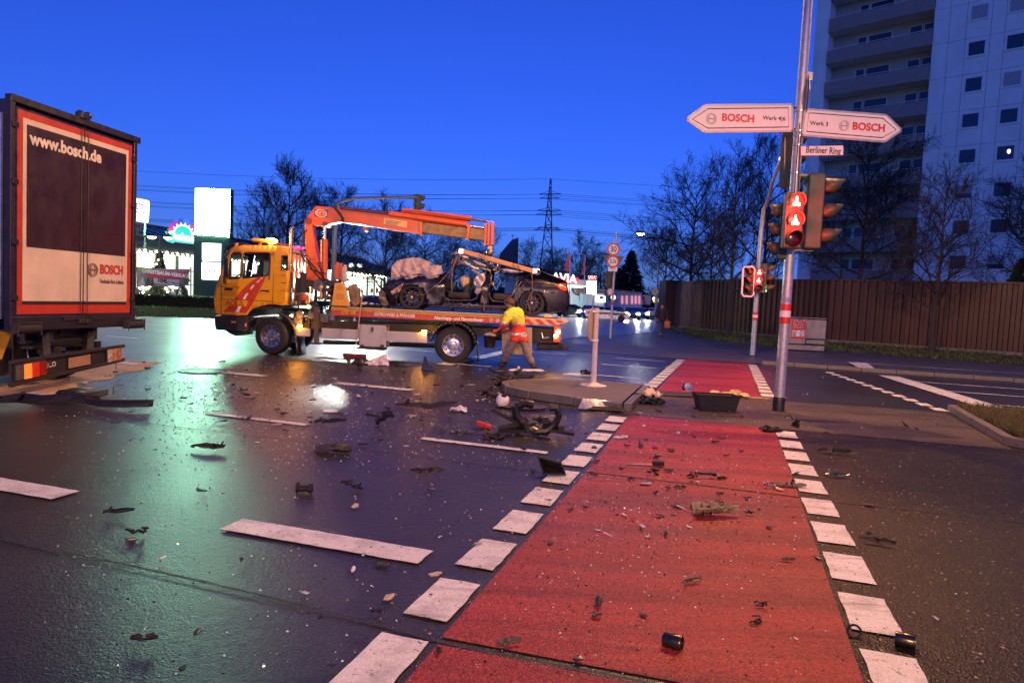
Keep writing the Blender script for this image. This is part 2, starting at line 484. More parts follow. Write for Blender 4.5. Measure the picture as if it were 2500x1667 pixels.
for k in range(-8, 1): mrect(-3.17 + 2.98 * k, -1.70 + 2.98 * k, 3.76, 4.0)
for k in range(-6, 1): mrect(-3.25 + 3.03 * k, -1.75 + 3.03 * k, 7.1, 7.22)
for k in range(-6, 0): mrect(-3.6 + 3.0 * k, -2.1 + 3.0 * k, 10.62, 10.86)
for b in (18.6, 21.15):
    for k in range(-7, 1):
        mrect(-3.15 + 3.07 * k, -1.65 + 3.07 * k, b - .06, b + .06)
for k in range(-4, 1): mrect(-2.96 + 3.6 * k, -1.73 + 3.6 * k, 15.6, 15.72)
mark([(-6.6, 15.2), (-6.2, 15.2), (-6.35, 21.8), (-6.75, 21.8)])
for i in range(12):
    b0 = 14.2 + .64 * i; a0 = 3.93 - .083 * i / 1.0
    mrect(a0 - .15, a0 + .08, b0, b0 + .44)
mark([(4.9, 15.05), (5.4, 15.0), (4.85, 21.85), (4.3, 21.82)])
mrect(4.95, 30, 20.45, 20.57); mrect(5.12, 30, 18.32, 18.44); mrect(5.36, 30, 16.0, 16.12)
mrect(3.9, 30, 9.95, 10.07)

# far kerb, footway, verge
def strip(name, mat, pts_lo, pts_hi, z0=0., z1=None, kind='structure', nz=0.0):
    m = MB(); z1 = z0 if z1 is None else z1
    for i in range(len(pts_lo) - 1):
        m.quad(AB(*pts_lo[i], z0), AB(*pts_lo[i + 1], z0), AB(*pts_hi[i + 1], z1), AB(*pts_hi[i], z1))
    return tag(m.build(name, mat), kind=kind)
def kerb(name, pts, w, h, closed=False, low=()):
    """row of kerb stones, each stone a piece of its own"""
    base = MB(); o = None
    segs = list(zip(pts, pts[1:] + ([pts[0]] if closed else [])))[: len(pts) if closed else len(pts) - 1]
    first = True
    root = None
    for (p, q) in segs:
        p, q = Vector(p), Vector(q); L_ = (q - p).length; n = max(1, round(L_ / 1.0))
        for i in range(n):
            a = p.lerp(q, (i + .006) / n); b = p.lerp(q, (i + .994) / n)
            A0, B0 = AB(a.x, a.y), AB(b.x, b.y)
            d = (B0 - A0).normalized(); s = Vector((-d.y, d.x, 0))
            m = MB(); jj = random.uniform(-.004, .004)
            m.bar(A0 + s * w / 2 + V(0, 0, h / 2 + jj), B0 + s * w / 2 + V(0, 0, h / 2 + jj), w, h, up=(0, 0, 1))
            if root is None:
                root = m.build(name, KERB, bevel=.012); tag(root, kind='structure')
            else: m.build('kerb_stone', KERB, root, bevel=.012)
    return root
FK = [(-6, 22.87), (-4, 22.87), (-1.4, 22.87), (1.2, 22.87), (5, 22.87), (12, 22.87), (30, 22.87)]
kerb('far_kerb', [(1.2, 22.87), (5, 22.87), (12, 22.87), (26, 22.87)], .14, .12)
kerb('corner_kerb', [(-5.9, 23.3), (-6.4, 26), (-6.6, 30), (-5.2, 36), (-4, 45), (-6, 70)][::-1], .14, .10)
fw = MB(); fwp = [(-5.8, 23.0), (-5.0, 22.87), (-1.4, 22.87), (1.2, 22.99), (30, 23.01), (30, 31), (12, 31), (6, 32.5), (1, 34.5), (-1.5, 40), (-2.2, 46), (-4, 70), (-5.8, 70), (-3.85, 45), (-5.0, 36), (-6.4, 30), (-6.2, 26)]
random.seed(3)
fw.poly([AB(a, b, .09 if not (-5.9 < a < 1.25 and b < 23.2) else .012) for a, b in fwp])
struct(fw.build('footway', FOOT))
mark([(4.0, 23.0), (4.45, 23.0), (4.75, 25.9), (4.1, 25.6)], z=.1)
mrect(4.75, 30, 25.55, 25.67, z=.1)
FENCE = [(40, 29.0), (24, 31.2), (12.05, 33.8), (4.9, 36.9), (1.2, 40.1), (-1.4, 43.5), (-2.8, 47.5), (-4.2, 54)]
vl = [(40, 27.5), (24, 29), (12, 31), (6, 32.5), (1, 34.5), (-1.5, 40), (-2.6, 46), (-4.2, 54)]
m = MB()
for i in range(len(vl) - 1):
    m.quad(AB(*vl[i], .085), AB(*vl[i + 1], .085), AB(*FENCE[i + 1], .37), AB(*FENCE[i], .37))
    m.quad(AB(*FENCE[i], .37), AB(*FENCE[i + 1], .37), AB(FENCE[i + 1][0] + 30, FENCE[i + 1][1] + 60, .37), AB(FENCE[i][0] + 30, FENCE[i][1] + 60, .37))
VERGE = struct(m.build('verge', GRASSG))

def blades(name, label, fn, n, h, w, cols, seed, kind='stuff'):
    random.seed(seed); m = MB()
    for i in range(n):
        p = fn()
        if p is None: continue
        a = random.uniform(0, 2 * pi); hh = h * random.uniform(.45, 1.15); ww = w * random.uniform(.6, 1.3)
        s = V(cos(a), sin(a), 0) * ww; l = V(random.uniform(-1, 1), random.uniform(-1, 1), 0) * hh * .55
        m.cm = random.randrange(len(cols))
        m.add([p - s, p + s, p + l * .5 + s * .5 + V(0, 0, hh * .65), p + l + V(0, 0, hh)], [(0, 1, 2), (0, 2, 3)])
    return tag(m.build(name, cols), label, 'grass', kind=kind)
GR = [pm('grass_a', (.045, .075, .016), .7, var=.3), pm('grass_b', (.075, .085, .02), .7, var=.3), pm('grass_c', (.11, .085, .03), .8, var=.3)]
def tri(u):
    i = random.randrange(len(vl) - 2)
    a = Vector(vl[i]).lerp(Vector(vl[i + 1]), random.random()); b = Vector(FENCE[i]).lerp(Vector(FENCE[i + 1]), random.random())
    t = random.random(); c = a.lerp(b, t)
    return AB(c.x, c.y, .085 + .285 * t)
blades('verge_grass', 'short dark grass on the bank before the brown fence', lambda: tri(0), 14000, .16, .025, [GR[0], GR[0], GR[1]], 3)
# grass median at the right with its kerb
MG = [(3.74, 10.72), (4.02, 14.35), (6, 15.0), (26, 15.0), (26, 10.3), (3.95, 10.6)]
kerb('median_kerb', [(26, 10.3), (3.95, 10.6), (3.72, 10.8), (4.02, 14.35), (6, 14.85), (26, 14.85)][::-1], .13, .13)
gm = MB(); gm.poly([AB(a, b, .11) for a, b in ((3.86, 10.86), (26, 10.45), (26, 14.7), (6, 14.7), (4.14, 14.25))])
struct(gm.build('median_soil', GRASSG))
def inmed():
    a = 3.9 + 14 * random.random() ** 1.8; b = random.uniform(10.72, 14.75)
    if b > 14.3 + (a - 4.1) * .22 or a < 3.86 + (b - 10.8) * .08: return None
    return AB(a, b, .11)
blades('median_grass', 'rough yellowed grass on the kerbed median at the right', inmed, 16000, .13, .006, [GR[2], GR[1], GR[2]], 4)

# traffic island with kerb and paving
ISL = [(-1.42, 10.62), (-1.42, 13.3), (-2.4, 13.25), (-3.15, 12.95), (-3.65, 12.45), (-3.75, 12.0), (-3.5, 11.45), (-3.0, 11.1)]
IPAV = pm('island_paving', (.11, .09, .07), .6, var=.4, vs=18, bump=.35, bs=90, dirt=.4)
kerb('island_kerb', ISL[::-1], .13, .14, closed=True)
im = MB(); cx = sum(p[0] for p in ISL) / 8; cy = sum(p[1] for p in ISL) / 8
im.poly([AB(cx + (a - cx) * .975, cy + (b - cy) * .975, .132) for a, b in ISL])
struct(im.build('island_paving', IPAV))
# drain cover, sand spread under the lorry
dm = MB(); pc = G(497, 907)
dm.lathe([(.44, .004), (.44, .016), (.40, .016), (.39, .010), (.34, .010), (.33, .015), (.0, .015)], pc, n=32)
tag(dm.build('manhole_cover', pm('cast_iron', (.05, .045, .04), .45, .6, bump=.4, bs=40)), 'round cast iron manhole cover in the wet road left of the tow truck', 'manhole cover')
sm = MB(); sp = [(0, 975), (60, 968), (130, 958), (200, 935), (290, 915), (370, 892), (395, 884), (330, 878), (250, 882), (120, 905), (0, 915), (-200, 930), (-200, 1000)]
ptsS = [G(x, y, .006) for x, y in sp]
e = []
for i in range(len(ptsS)):
    a, b = ptsS[i], ptsS[(i + 1) % len(ptsS)]
    for q in range(8):
        p = a.lerp(b, q / 8); w = noise.noise_vector(p * 2.2) * .22 + noise.noise_vector(p * 7) * .07
        e.append(V(p.x + w.x, p.y + w.y, .006))
sm.poly(e)
tag(sm.build('spread_sand', SAND), 'pale absorbent sand spread on the road behind the lorry', 'sand', kind='stuff')
# left far side: grass strip and car park ground
lg = MB()
GE = [G(-400, 765), G(330, 772), G(530, 773), G(800, 775)]
gl = [V(-40, 28, .02), V(-18.6, 32.4, .02), V(-14, 34.5, .02), V(-6, 38.2, .02), V(-1, 40.5, .02)]
gh = [V(-50, 42, .05), V(-24.4, 44.3, .05), V(-19, 46.5, .05), V(-12, 49.8, .05), V(-6, 52.5, .05)]
m = MB()
for i in range(4): m.quad(gl[i], gl[i + 1], gh[i + 1], gh[i])
struct(m.build('lawn_strip', GRASSG))
def inlawn():
    i = random.randrange(0, 4); t = random.random(); q = random.random()
    return gl[i].lerp(gl[i + 1], t).lerp(gh[i].lerp(gh[i + 1], t), q)
blades('lawn_grass', 'mown green grass strip before the clipped hedge', inlawn, 20000, .12, .04, [pm('grass_lawn', (.07, .13, .02), .6, var=.3), pm('grass_lawn', (.07, .13, .02))], 5)
cpk = MB(); cpk.poly([V(-120, 45, .03), V(-24.4, 44.5, .03), V(-6, 52.6, .03), V(-4, 75, .03), V(-8, 140, .03), V(-120, 140, .03)])
struct(cpk.build('car_park', FOOT))
# ------------------------------------------------------------------ street lamps that light the crossing
LAMPGLASS = glow('sodium_lamp_glass', SODIUM, 40.)
def lamp_head(parent, p, d, power, blend=.3):
    """flat luminaire on an arm end: housing, glowing bowl, spot lamp below it"""
    d = Vector(d).normalized(); s = V(-d.y, d.x, 0)
    h = MB(); h.prism([(-.1, -.14), (.62, -.17), (.8, -.09), (.8, .09), (.62, .17), (-.1, .14)], Vector(p), d, s, V(0, 0, .12))
    hd = h.build('lamp_head', GREYP, parent, bevel=.03)
    b = MB(); b.ball(Vector(p) + d * .42 + V(0, 0, -.005), (.24, .12, .07), 14, 8)
    b.build('lamp_bowl', LAMPGLASS, hd, smooth=True)
    l = bpy.data.lights.new('street_light', 'SPOT'); l.energy = power; l.color = SODIUM; l.spot_size = radians(174); l.spot_blend = .12; l.shadow_soft_size = .12
    lo = bpy.data.objects.new('street_light', l); COL.objects.link(lo); lo.parent = parent
    lo.location = Vector(p) + d * .42 + V(0, 0, -.28) - rootloc(parent)
def street_lamp(label, base, h, arm, power, group='street lamps'):
    base = Vector(base)
    t = thing('street_lamp', label, 'street lamp', base, group)
    a = Vector(arm); top = base + V(0, 0, h)
    pts = [base, base + V(0, 0, h * .8)] + [base + V(0, 0, h * .8) + V(0, 0, h * .2 * sin(q * pi / 2 / 6)) + a * (1 - cos(q * pi / 2 / 6)) for q in range(1, 7)]
    m = MB(); m.tube(pts, [.085, .06] + [.045] * 6, 12); m.build('post', GALV, t, smooth=True)
    m = MB(); m.lathe([(.13, 0), (.13, .5), (.09, .55)], base, n=14); m.build('post_base', GALV, t, smooth=True)
    lamp_head(t, pts[-1] - a.normalized() * .05 - V(0, 0, .05), a, power)
    return t
street_lamp('street lamp behind the camera at the left of the crossing', (-6.0, -17.0, 0), 9.6, (1.6, 1.2, 0), LAMP_POWER * 3.0)
street_lamp('street lamp behind the camera at the right of the crossing', (9.0, -17.0, 0), 9.6, (-1.6, 1.0, 0), LAMP_POWER * 2.3)
# ------------------------------------------------------------------ signal masts and road signs
OLIVE = pm('signal_housing', (.055, .062, .035), .5, var=.15, bump=.1)
REDFOIL = pm('red_foil', (.55, .03, .015), .35, var=.1)
WHITEFOIL = pm('white_foil', (.75, .75, .75), .35, var=.06)
SIGNW = pm('sign_white', (.74, .70, .66), .4, var=.07, vs=3)
SIGNK = pm('sign_black', (.012, .012, .014), .4)
BOSCHR = pm('lettering_red', (.55, .03, .02), .4)
REDLIT = glow('red_signal_light', (1.0, .035, .02), 60.)
REDCORE = glow('red_signal_core', (1.0, .10, .07), 130.)
GREENLIT = glow('green_signal_light', (.05, 1.0, .4), 14.)
LENSOFF = pm('dark_lens', (.03, .004, .004), .12)

def circ(r, n=20, x=0, y=0): return [(x + r * cos(2 * pi * i / n), y + r * sin(2 * pi * i / n)) for i in range(n)]
def visor(mb, c, f, r, L_):
    d, s, u = orth(f)
    n = 14; vs = []; fs = []
    for j in range(n + 1):
        a = radians(-35) + radians(250) * j / n
        k = .35 + .65 * (0.5 + .5 * sin(a))
        for q, e in ((0, 1.), (L_ * k, .94)):
            vs.append(c + d * q + (s * cos(a) + u * sin(a)) * r * e)
    for j in range(n): fs.append((2 * j, 2 * j + 1, 2 * j + 3, 2 * j + 2))
    mb.add(vs, fs)
def signal_head(parent, c, f, w, h, depth, n=3, lit=None, symbol=False, vis=.2, name='signal_head', lens=None):
    """c: centre of the front face, f: facing"""
    f = Vector(f).normalized(); d, s, u = orth(f); c = Vector(c)
    m = MB(); R_ = Matrix((s, d, u)).transposed()
    m.box(c - d * depth / 2, (w, depth, h), R_)
    hd = m.build(name, OLIVE, parent, bevel=.025)
    k = h / n
    for i in range(n):
        z = h / 2 - k * (i + .5); cc = c + u * z + d * .004
        r = min(w, k) * .42
        v = MB(); visor(v, cc, d, r * 1.08, vis); v.build('visor', OLIVE, hd, smooth=True, solid=.006)
        on = lit[i] if lit else None
        lm = MB(); lm.lathe([(r, 0), (r * .8, .012), (r * .4, .02), (0, .023)], cc, d, 20, cap=False)
        if on is None: lm.build('lens', LENSOFF, hd, smooth=True)
        elif not symbol: lm.build('lens', on, hd, smooth=True)
        else:
            lm.build('lens', pm('red_lens_dim', (.25, .004, .003), .2, emit=(1, .02, .01), es=3.5), hd, smooth=True)
            sm = MB(); o = cc + d * .026; q = r * .82
            sm.prism(circ(.13 * q, 12, 0, .62 * q), o, s, u, d * .004)
            sm.prism([(-.12 * q, .5 * q), (.12 * q, .5 * q), (.3 * q, -.35 * q), (-.3 * q, -.35 * q)], o, s, u, d * .004)
            sm.prism(circ(.27 * q, 14, -.32 * q, -.48 * q), o, s, u, d * .004)
            sm.prism(circ(.27 * q, 14, .32 * q, -.48 * q), o, s, u, d * .004)
            sm.build('lit_symbol', REDCORE, hd)
    return hd
def bands(parent, c, r, z0, z1, name='reflective_band'):
    k = (z1 - z0) / 3
    for i, mt in enumerate((REDFOIL, WHITEFOIL, REDFOIL)):
        m = MB(); m.lathe([(r, z0 + k * i + .001), (r, z0 + k * (i + 1))], c, n=20, cap=False)
        m.build(name, mt, parent, smooth=True)

# --- main mast on the median, with signs, signals and two lamps above the picture
PB = V(4.555, 11.469, 0)
mast = thing('signal_mast', 'tall grey signal mast on the median carrying factory arrow signs and a lit red signal', 'signal mast', PB)
m = MB(); m.tube([PB + V(0, 0, .22), PB + V(0, 0, 4), PB + V(0, 0, 10.2)], [.086, .078, .062], 20); m.build('pole', GALV, mast, smooth=True)
m = MB(); m.lathe([(.098, 0), (.098, .2), (.09, .24)], PB, n=20); m.build('pole_foot', pm('bitumen', (.012, .012, .014), .5), mast, smooth=True)
z_ = lambda y: A(1915, y, 11.4).z
bands(mast, PB, .0875, A(1912, 790, 11.4).z, A(1915, 742, 11.4).z)
m = MB(); cz = A(1917, 731, 11.38); m.lathe([(.0865, -.035), (.0865, .035)], V(PB.x, PB.y, cz.z), n=20, cap=False)
m.v = [p for p in m.v]
stk = MB()
for i in range(6):
    a = radians(-90 - 30 + 10 * i); b = radians(-90 - 30 + 10 * (i + 1))
    q = [V(PB.x + .0875 * cos(t), PB.y + .0875 * sin(t), z) for t, z in ((a, cz.z - .04), (b, cz.z - .04), (b, cz.z + .04), (a, cz.z + .04))]
    stk.quad(*q)
stk.build('sticker', pm('small_sticker', (.25, .25, .4), .4, var=.9, vs=70), mast)
# lamp arms above the frame
for sgn, nm in ((1, 'a'), (-1, 'b')):
    d = V(-.35, .94, 0) if sgn > 0 else V(.94, .30, 0)
    m = MB(); m.tube([PB + V(0, 0, 10.05), PB + d * 1.0 + V(0, 0, 10.3), PB + d * 2.4 + V(0, 0, 10.35)], .035, 10); m.build('lamp_arm', GALV, mast, smooth=True)
    lamp_head(mast, PB + d * 2.35 + V(0, 0, 10.3), d, LAMP_POWER * .72)

def arrow_sign(label, pts, words, emblem, big, Y):
    """factory direction sign: frame, board, black border line, lettering"""
    P = [A(x, y, Y) for x, y in pts]
    c = sum(P, Vector()) / len(P)
    t = thing('direction_sign', label, 'road sign', c)
    m = MB(); k = len(P)
    dy = V(0, .03, 0)
    m.add(P + [p + dy for p in P], [tuple(range(k)), tuple(reversed(range(k, 2 * k)))] + [(i, k + i, k + (i + 1) % k, (i + 1) % k) for i in range(k)])
    m.build('sign_board', SIGNW, t, bevel=.004)
    fr = MB()
    for i in range(k): fr.bar(P[i] + V(0, .012, 0), P[(i + 1) % k] + V(0, .012, 0), .016, .06)
    fr.build('sign_frame', pm('sign_frame_metal', (.35, .33, .31), .45, .6), t)
    ln = MB(); Q = [c + (p - c) * 1.0 for p in P]
    inner = []
    for p in P:
        dd = (p - c); q = c + V(dd.x - math.copysign(.05, dd.x), 0, dd.z - math.copysign(.045, dd.z) if abs(dd.z) > .06 else dd.z)
        if abs(dd.z) <= .06: q.x = p.x - math.copysign(.075, dd.x)
        inner.append(q + V(0, -.002, 0))
    ln.tube(inner, .007, 6, closed=True); ln.build('border_line', SIGNK, t)
    up = (P[1] - P[2]) if False else V(0, 0, 1)
    ax = (A(pts[0][0] + 100, pts[0][1], Y) - A(pts[0][0], pts[0][1], Y))
    for (s, x, y, size, mt, bold) in words:
        sl = sgn_slope
        text(s, size, mt, t, A(x, y, Y - .004), V(1, 0, sl), V(0, 0, 1), bold=bold, ex=.0015)
    for (x, y, r) in emblem:
        o = A(x, y, Y - .004)
        em = MB()
        em.tube([o + V(r * cos(a), 0, r * sin(a)) for a in [2 * pi * i / 28 for i in range(28)]], .004, 5, closed=True)
        em.tube([o + V(r * .78 * cos(a), 0, r * .78 * sin(a)) for a in [2 * pi * i / 28 for i in range(28)]], .003, 5, closed=True)
        for sx in (-1, 1):
            em.tube([o + V(sx * r * .36 + sx * r * .12 * cos(a) * 0, 0, r * .6 * sin(a)) + V(sx * r * .2 * (cos(a)), 0, 0) for a in [radians(-60 + 120 * i / 6) for i in range(7)]], .0045, 5)
        em.bar(o + V(-r * .5, 0, 0), o + V(r * .5, 0, 0), .004, r * .22)
        em.build('emblem', pm('emblem_grey', (.33, .31, .31), .5), t)
    return t
sgn_slope = -.004
arrow_sign('white left-pointing arrow sign reading BOSCH Werk 4|6', [(1722, 259), (1679, 291), (1720, 320), (1932.6, 318), (1932.6, 257.5)],
           [('BOSCH', 1802, 289.5, .165, BOSCHR, .006), ('Werk 4|6', 1890, 289.5, .095, SIGNK, .001)], [(1737, 290.5, .085)], None, 11.36)
sgn_slope = -.025
arrow_sign('white right-pointing arrow sign reading Werk 3 BOSCH', [(2163, 283), (2199, 318), (2160, 344), (1961, 328), (1968, 269)],
           [('BOSCH', 2121, 311.5, .165, BOSCHR, .006), ('Werk 3', 2000, 302.5, .095, SIGNK, .001)], [(2061, 307.5, .08)], None, 11.36)
for x, y in ((1932, 262), (1932, 315), (1966, 273), (1960, 325)): m = MB(); m.bar(A(x, y, 11.375), V(PB.x, PB.y, A(x, y, 11.37).z), .03, .03); m.build('sign_bracket', STEEL, mast)
for y in (268, 318, 330, 352, 420): m = MB(); m.lathe([(.088, -.012), (.088, .012)], V(PB.x, PB.y, z_(y)), n=18); m.build('sign_clamp', STEEL, mast)
ns = thing('street_name_sign', 'small white street name plate reading Berliner Ring', 'road sign', A(2007, 368, 11.33))
m = MB(); q = [A(x, y, 11.34) for x, y in ((1955.6, 380), (2059, 379), (2059, 355.5), (1955.6, 357.5))]
m.add(q + [p + V(0, .02, 0) for p in q], [(0, 1, 2, 3), (7, 6, 5, 4), (0, 4, 5, 1), (1, 5, 6, 2), (2, 6, 7, 3), (3, 7, 4, 0)])
m.build('sign_plate', SIGNW, ns, bevel=.003)
text('Berliner Ring', .15, SIGNK, ns, A(2010, 368.2, 11.335), V(1, 0, .004), V(0, 0, 1), sx=.72, bold=.0015, ex=.001)
# signals on the mast
signal_head(mast, A(1940, 538, 11.08), V(0, -1, 0), .30, .90, .16, lit=(REDLIT, REDLIT, None), symbol=True, vis=.14)
for mm_, pp_, ee_ in ((mast, A(1940, 520, 10.75), 110.), ):
    l = bpy.data.lights.new('red_signal_glow', 'POINT'); l.energy = ee_; l.color = (1, .03, .02); l.shadow_soft_size = .1
    lo = bpy.data.objects.new('red_signal_glow', l); COL.objects.link(lo); lo.parent = mm_; lo.location = pp_ - rootloc(mm_)
signal_head(mast, A(2003, 519, 11.42), V(1, -.12, 0), .34, 1.22, .26, vis=.34)
signal_head(mast, A(1905, 565, 11.62), V(-1, .5, 0), .30, .95, .2, vis=.2)
signal_head(mast, A(1936, 388, 11.75), V(1, .75, 0), .30, .98, .16, lit=(None, None, GREENLIT), vis=.26)
m = MB()
b0 = A(1917, 336, 11.7); b1 = A(1915, 440, 11.7)
m.tube([A(1935, 338, 11.7), b0, b1, A(1933, 441, 11.7)], .012, 8)
m.bar(A(1945, 428, 11.4), A(1975, 428, 11.4), .03, .03); m.bar(A(1940, 480, 11.3), PB + V(0, 0, z_(478)), .03, .03)
m.bar(A(1940, 605, 11.2), PB + V(0, 0, z_(605)), .03, .03); m.bar(A(1985, 612, 11.42), PB + V(0, 0, z_(608)), .03, .03)
m.build('bracket', pm('bracket_grey', (.3, .29, .28), .5, .4), mast)
m = MB(); m.tube([PB + V(-.03, -.09, z_(470)), PB + V(-.035, -.092, z_(400)), PB + V(-.025, -.09, z_(300))], .008, 6); m.tube([PB + V(.03, -.09, z_(470)), PB + V(.0, -.095, z_(360)), PB + V(.03, -.09, z_(270))], .008, 6)
m.build('cable', BLACK, mast)
# edge-on priority road sign above
ps = thing('priority_sign', 'diamond road sign seen edge-on high on the mast', 'road sign', PB + V(.1, 0, z_(225)))
c = PB + V(.1, .02, z_(232)); f = V(.955, -.296, 0); s = V(.296, .955, 0)
m = MB(); m.prism([(-.42, 0), (0, -.42), (.42, 0), (0, .42)], c, s, V(0, 0, 1), f * .01); m.build('sign_plate', pm('sign_back_dark', (.05, .055, .07), .5), ps, bevel=.003)
m = MB(); m.prism([(-.3, 0), (0, -.3), (.3, 0), (0, .3)], c + f * .011, s, V(0, 0, 1), f * .003); m.build('sign_face', pm('sign_yellow', (.6, .38, .03), .4), ps)
m = MB(); m.bar(PB + V(.11, 0, z_(190)), PB + V(.11, 0, z_(170)), .02, .1); m.build('sign_clamp', WHITEFOIL, ps)

# --- second mast across the road, with an arm over the carriageway
QB = V(8.69, 24.58, .09)
mast2 = thing('signal_mast', 'bent grey signal mast with red lights standing on the far footway', 'signal mast', QB)
top = A(1868, 492, 24.55)
arm = [QB, QB + V(0, 0, 4.4), V(QB.x, QB.y - .1, top.z - .3), V(QB.x + .0, QB.y - .5, top.z), A(1885.5, 444.6, 21.6), A(1907, 389, 18.9)]
m = MB(); m.tube(arm, [.09, .08, .07, .06, .055, .05], 14); m.build('pole', GALV, mast2, smooth=True)
m = MB(); m.ball(arm[-1], .075, 10, 8); m.build('end_cap', WHITEP, mast2, smooth=True)
bands(mast2, QB, .092, A(1843, 782, 24.5).z - .09, A(1846, 762, 24.5).z - .09)
signal_head(mast2, A(1852, 684, 24.3), V(-.1, -1, 0), .30, .86, .16, lit=(REDLIT, REDLIT, None), symbol=True, vis=.12)
signal_head(mast2, A(1872, 680, 24.6), V(1, -.45, 0), .3, 1.05, .2, lit=(None, None, GREENLIT), vis=.34)
l = bpy.data.lights.new('red_signal_glow', 'POINT'); l.energy = 60.; l.color = (1, .03, .02); l.shadow_soft_size = .1
lo = bpy.data.objects.new('red_signal_glow', l); COL.objects.link(lo); lo.parent = mast2; lo.location = A(1852, 680, 24.0) - rootloc(mast2)
hd = signal_head(mast2, A(1829, 686, 24.5), V(-1, -.7, 0), .3, 1.0, .16, vis=.3)
m = MB(); fr = [A(x, y, 24.35) for x, y in ((1816, 652), (1838, 651), (1843, 658), (1840, 718), (1835, 724), (1815, 723), (1811, 717), (1814, 660))]
m.tube(fr, .035, 6, closed=True); m.build('contrast_frame', WHITEFOIL, mast2)
for y in (666, 712): m = MB(); m.bar(A(1834, y, 24.5), A(1868, y, 24.5), .04, .04); m.build('bracket', GALV, mast2)

# --- 30 km/h sign post at the corner of the side street
SB = V(4.61, 32.05, .09)
sp = thing('sign_post', 'post with round 30 and 3,5t limit signs at the side street corner', 'road sign', SB)
m = MB(); m.tube([SB, SB + V(.0, 0, A(1497, 566, 32).z - .09)], .055, 12); m.build('pole', GALV, sp, smooth=True)
def round_sign(parent, c, r, txt, size, f=V(0, -1, 0), sx=1.0):
    d, s, u = orth(f); s = -s if s.x < 0 else s
    m = MB(); m.lathe([(r, 0), (r, .02)], c, f, 32); b = m.build('sign_disc', SIGNW, parent)
    m = MB(); rr = r * .86; m.tube([c + f * .021 + (s * cos(a) + u * sin(a)) * rr for a in [2 * pi * i / 32 for i in range(32)]], r * .13, 8, closed=True)
    for i, p in enumerate(m.v): m.v[i] = p - f * ((p - c - f * .021).dot(f) * .9)
    m.build('red_ring', pm('sign_red', (.5, .03, .02), .4), b)
    if txt: text(txt, size, SIGNK, b, c + f * .024, s, u, sx=sx, bold=.006, ex=.001)
    return b
round_sign(sp, A(1497.5, 609, 31.93), .31, '30', .36, sx=.85)
round_sign(sp, A(1496.5, 638.5, 31.93), .29, '3,5t', .25, sx=.8)
m = MB(); c = A(1498, 636, 31.99); m.prism([(-.5, .22), (.5, .22), (0, -.62)], c, V(1, 0, 0), V(0, 0, 1), V(0, .01, 0)); m.build('give_way_back', pm('sign_back_dark', (.05, .055, .07), .5), sp)
m = MB(); q = A(1496, 657, 31.94); m.box(q, (.4, .012, .21)); m.build('sub_plate', SIGNW, sp)
text('Anlieger', .085, SIGNK, sp, q + V(0, -.009, .04), V(1, 0, 0), V(0, 0, 1), bold=.001, ex=.001); text('frei', .085, SIGNK, sp, q + V(0, -.009, -.06), V(1, 0, 0), V(0, 0, 1), bold=.001, ex=.001)
signal_head(sp, A(1483, 683, 32.0), V(-1, .6, 0), .3, .75, .2, vis=.26)
round_sign(sp, A(1490, 712, 31.93), .2, '', .1, f=V(-.75, -.66, 0))
m = MB(); m.lathe([(.057, 0), (.057, .2)], SB + V(0, 0, 1.55), n=14, cap=False); m.build('red_band', REDFOIL, sp)

# --- white post with a blue sign seen from behind on the traffic island
IB = V(1.554, 12.69, .132)
ip = thing('island_post', 'white post with round sign seen edge-on, standing on the traffic island', 'sign post', IB)
m = MB(); m.tube([IB, A(1450, 905, 12.69), A(1457, 752, 12.69)], [.058, .052, .045], 14); m.build('pole', pm('post_white', (.62, .55, .52), .45, var=.15, dirt=.35), ip, smooth=True)
m = MB(); m.lathe([(.25, .0), (.25, .012), (.14, .02), (.09, .055), (.06, .06)], IB, n=28); m.build('foot_plate', pm('post_white', (.62, .55, .52)), ip, smooth=True)
c = A(1446, 793, 12.64); f = V(-.93, .36, 0)
m = MB(); m.lathe([(.31, -.004), (.315, .0), (.31, .012)], c, f, 36); m.build('sign_disc', pm('sign_back_tan', (.4, .3, .22), .5, var=.12), ip, bevel=.002)
m = MB(); m.lathe([(.30, .013), (.30, .0155)], c, f, 36); m.build('sign_face', pm('sign_blue', (.02, .09, .4), .4), ip)
for y in (760, 830): m = MB(); m.box(A(1452, y, 12.66), (.13, .1, .035)); m.build('sign_clamp', STEEL, ip)
# ------------------------------------------------------------------ lorry box body at the left edge
LC, RC = V(-6.78, 9.15, 0), V(-6.42, 11.5, 0)
DW = RC - LC; LW = DW.length; DW.normalize()
OUT = V(DW.y, -DW.x, 0)                # out of the rear face, towards +x
INN = -OUT
lorry = thing('lorry', 'dark blue box lorry with white rear doors reading www.bosch.de', 'lorry', (LC + RC) / 2)
ZF, ZT = 1.06, 3.98
def LQ(a, z, o=0.0): return LC + DW * (a * LW) + OUT * o + V(0, 0, z)
LBLUE = pm('lorry_dark_blue', (.016, .014, .05), .35, var=.2, dirt=.25)
LRED = pm('lorry_red_stripe', (.52, .045, .02), .4, var=.12, dirt=.3)
LDARK = pm('lorry_print_dark', (.035, .016, .022), .35, var=.2, vs=3, dirt=.15)
LCREAM = pm('lorry_print_cream', (.70, .58, .46), .45, var=.10, vs=2.5, dirt=.22)
m = MB()
b = [LQ(0, ZF, -.02), LQ(1, ZF, -.02), LQ(1, ZT, -.02), LQ(0, ZT, -.02)]
m.add(b + [p + INN * 7.0 for p in b], [(0, 1, 2, 3), (7, 6, 5, 4), (0, 4, 5, 1), (1, 5, 6, 2), (2, 6, 7, 3), (3, 7, 4, 0)])
m.build('box_body', LBLUE, lorry, bevel=.03)
fr = MB()
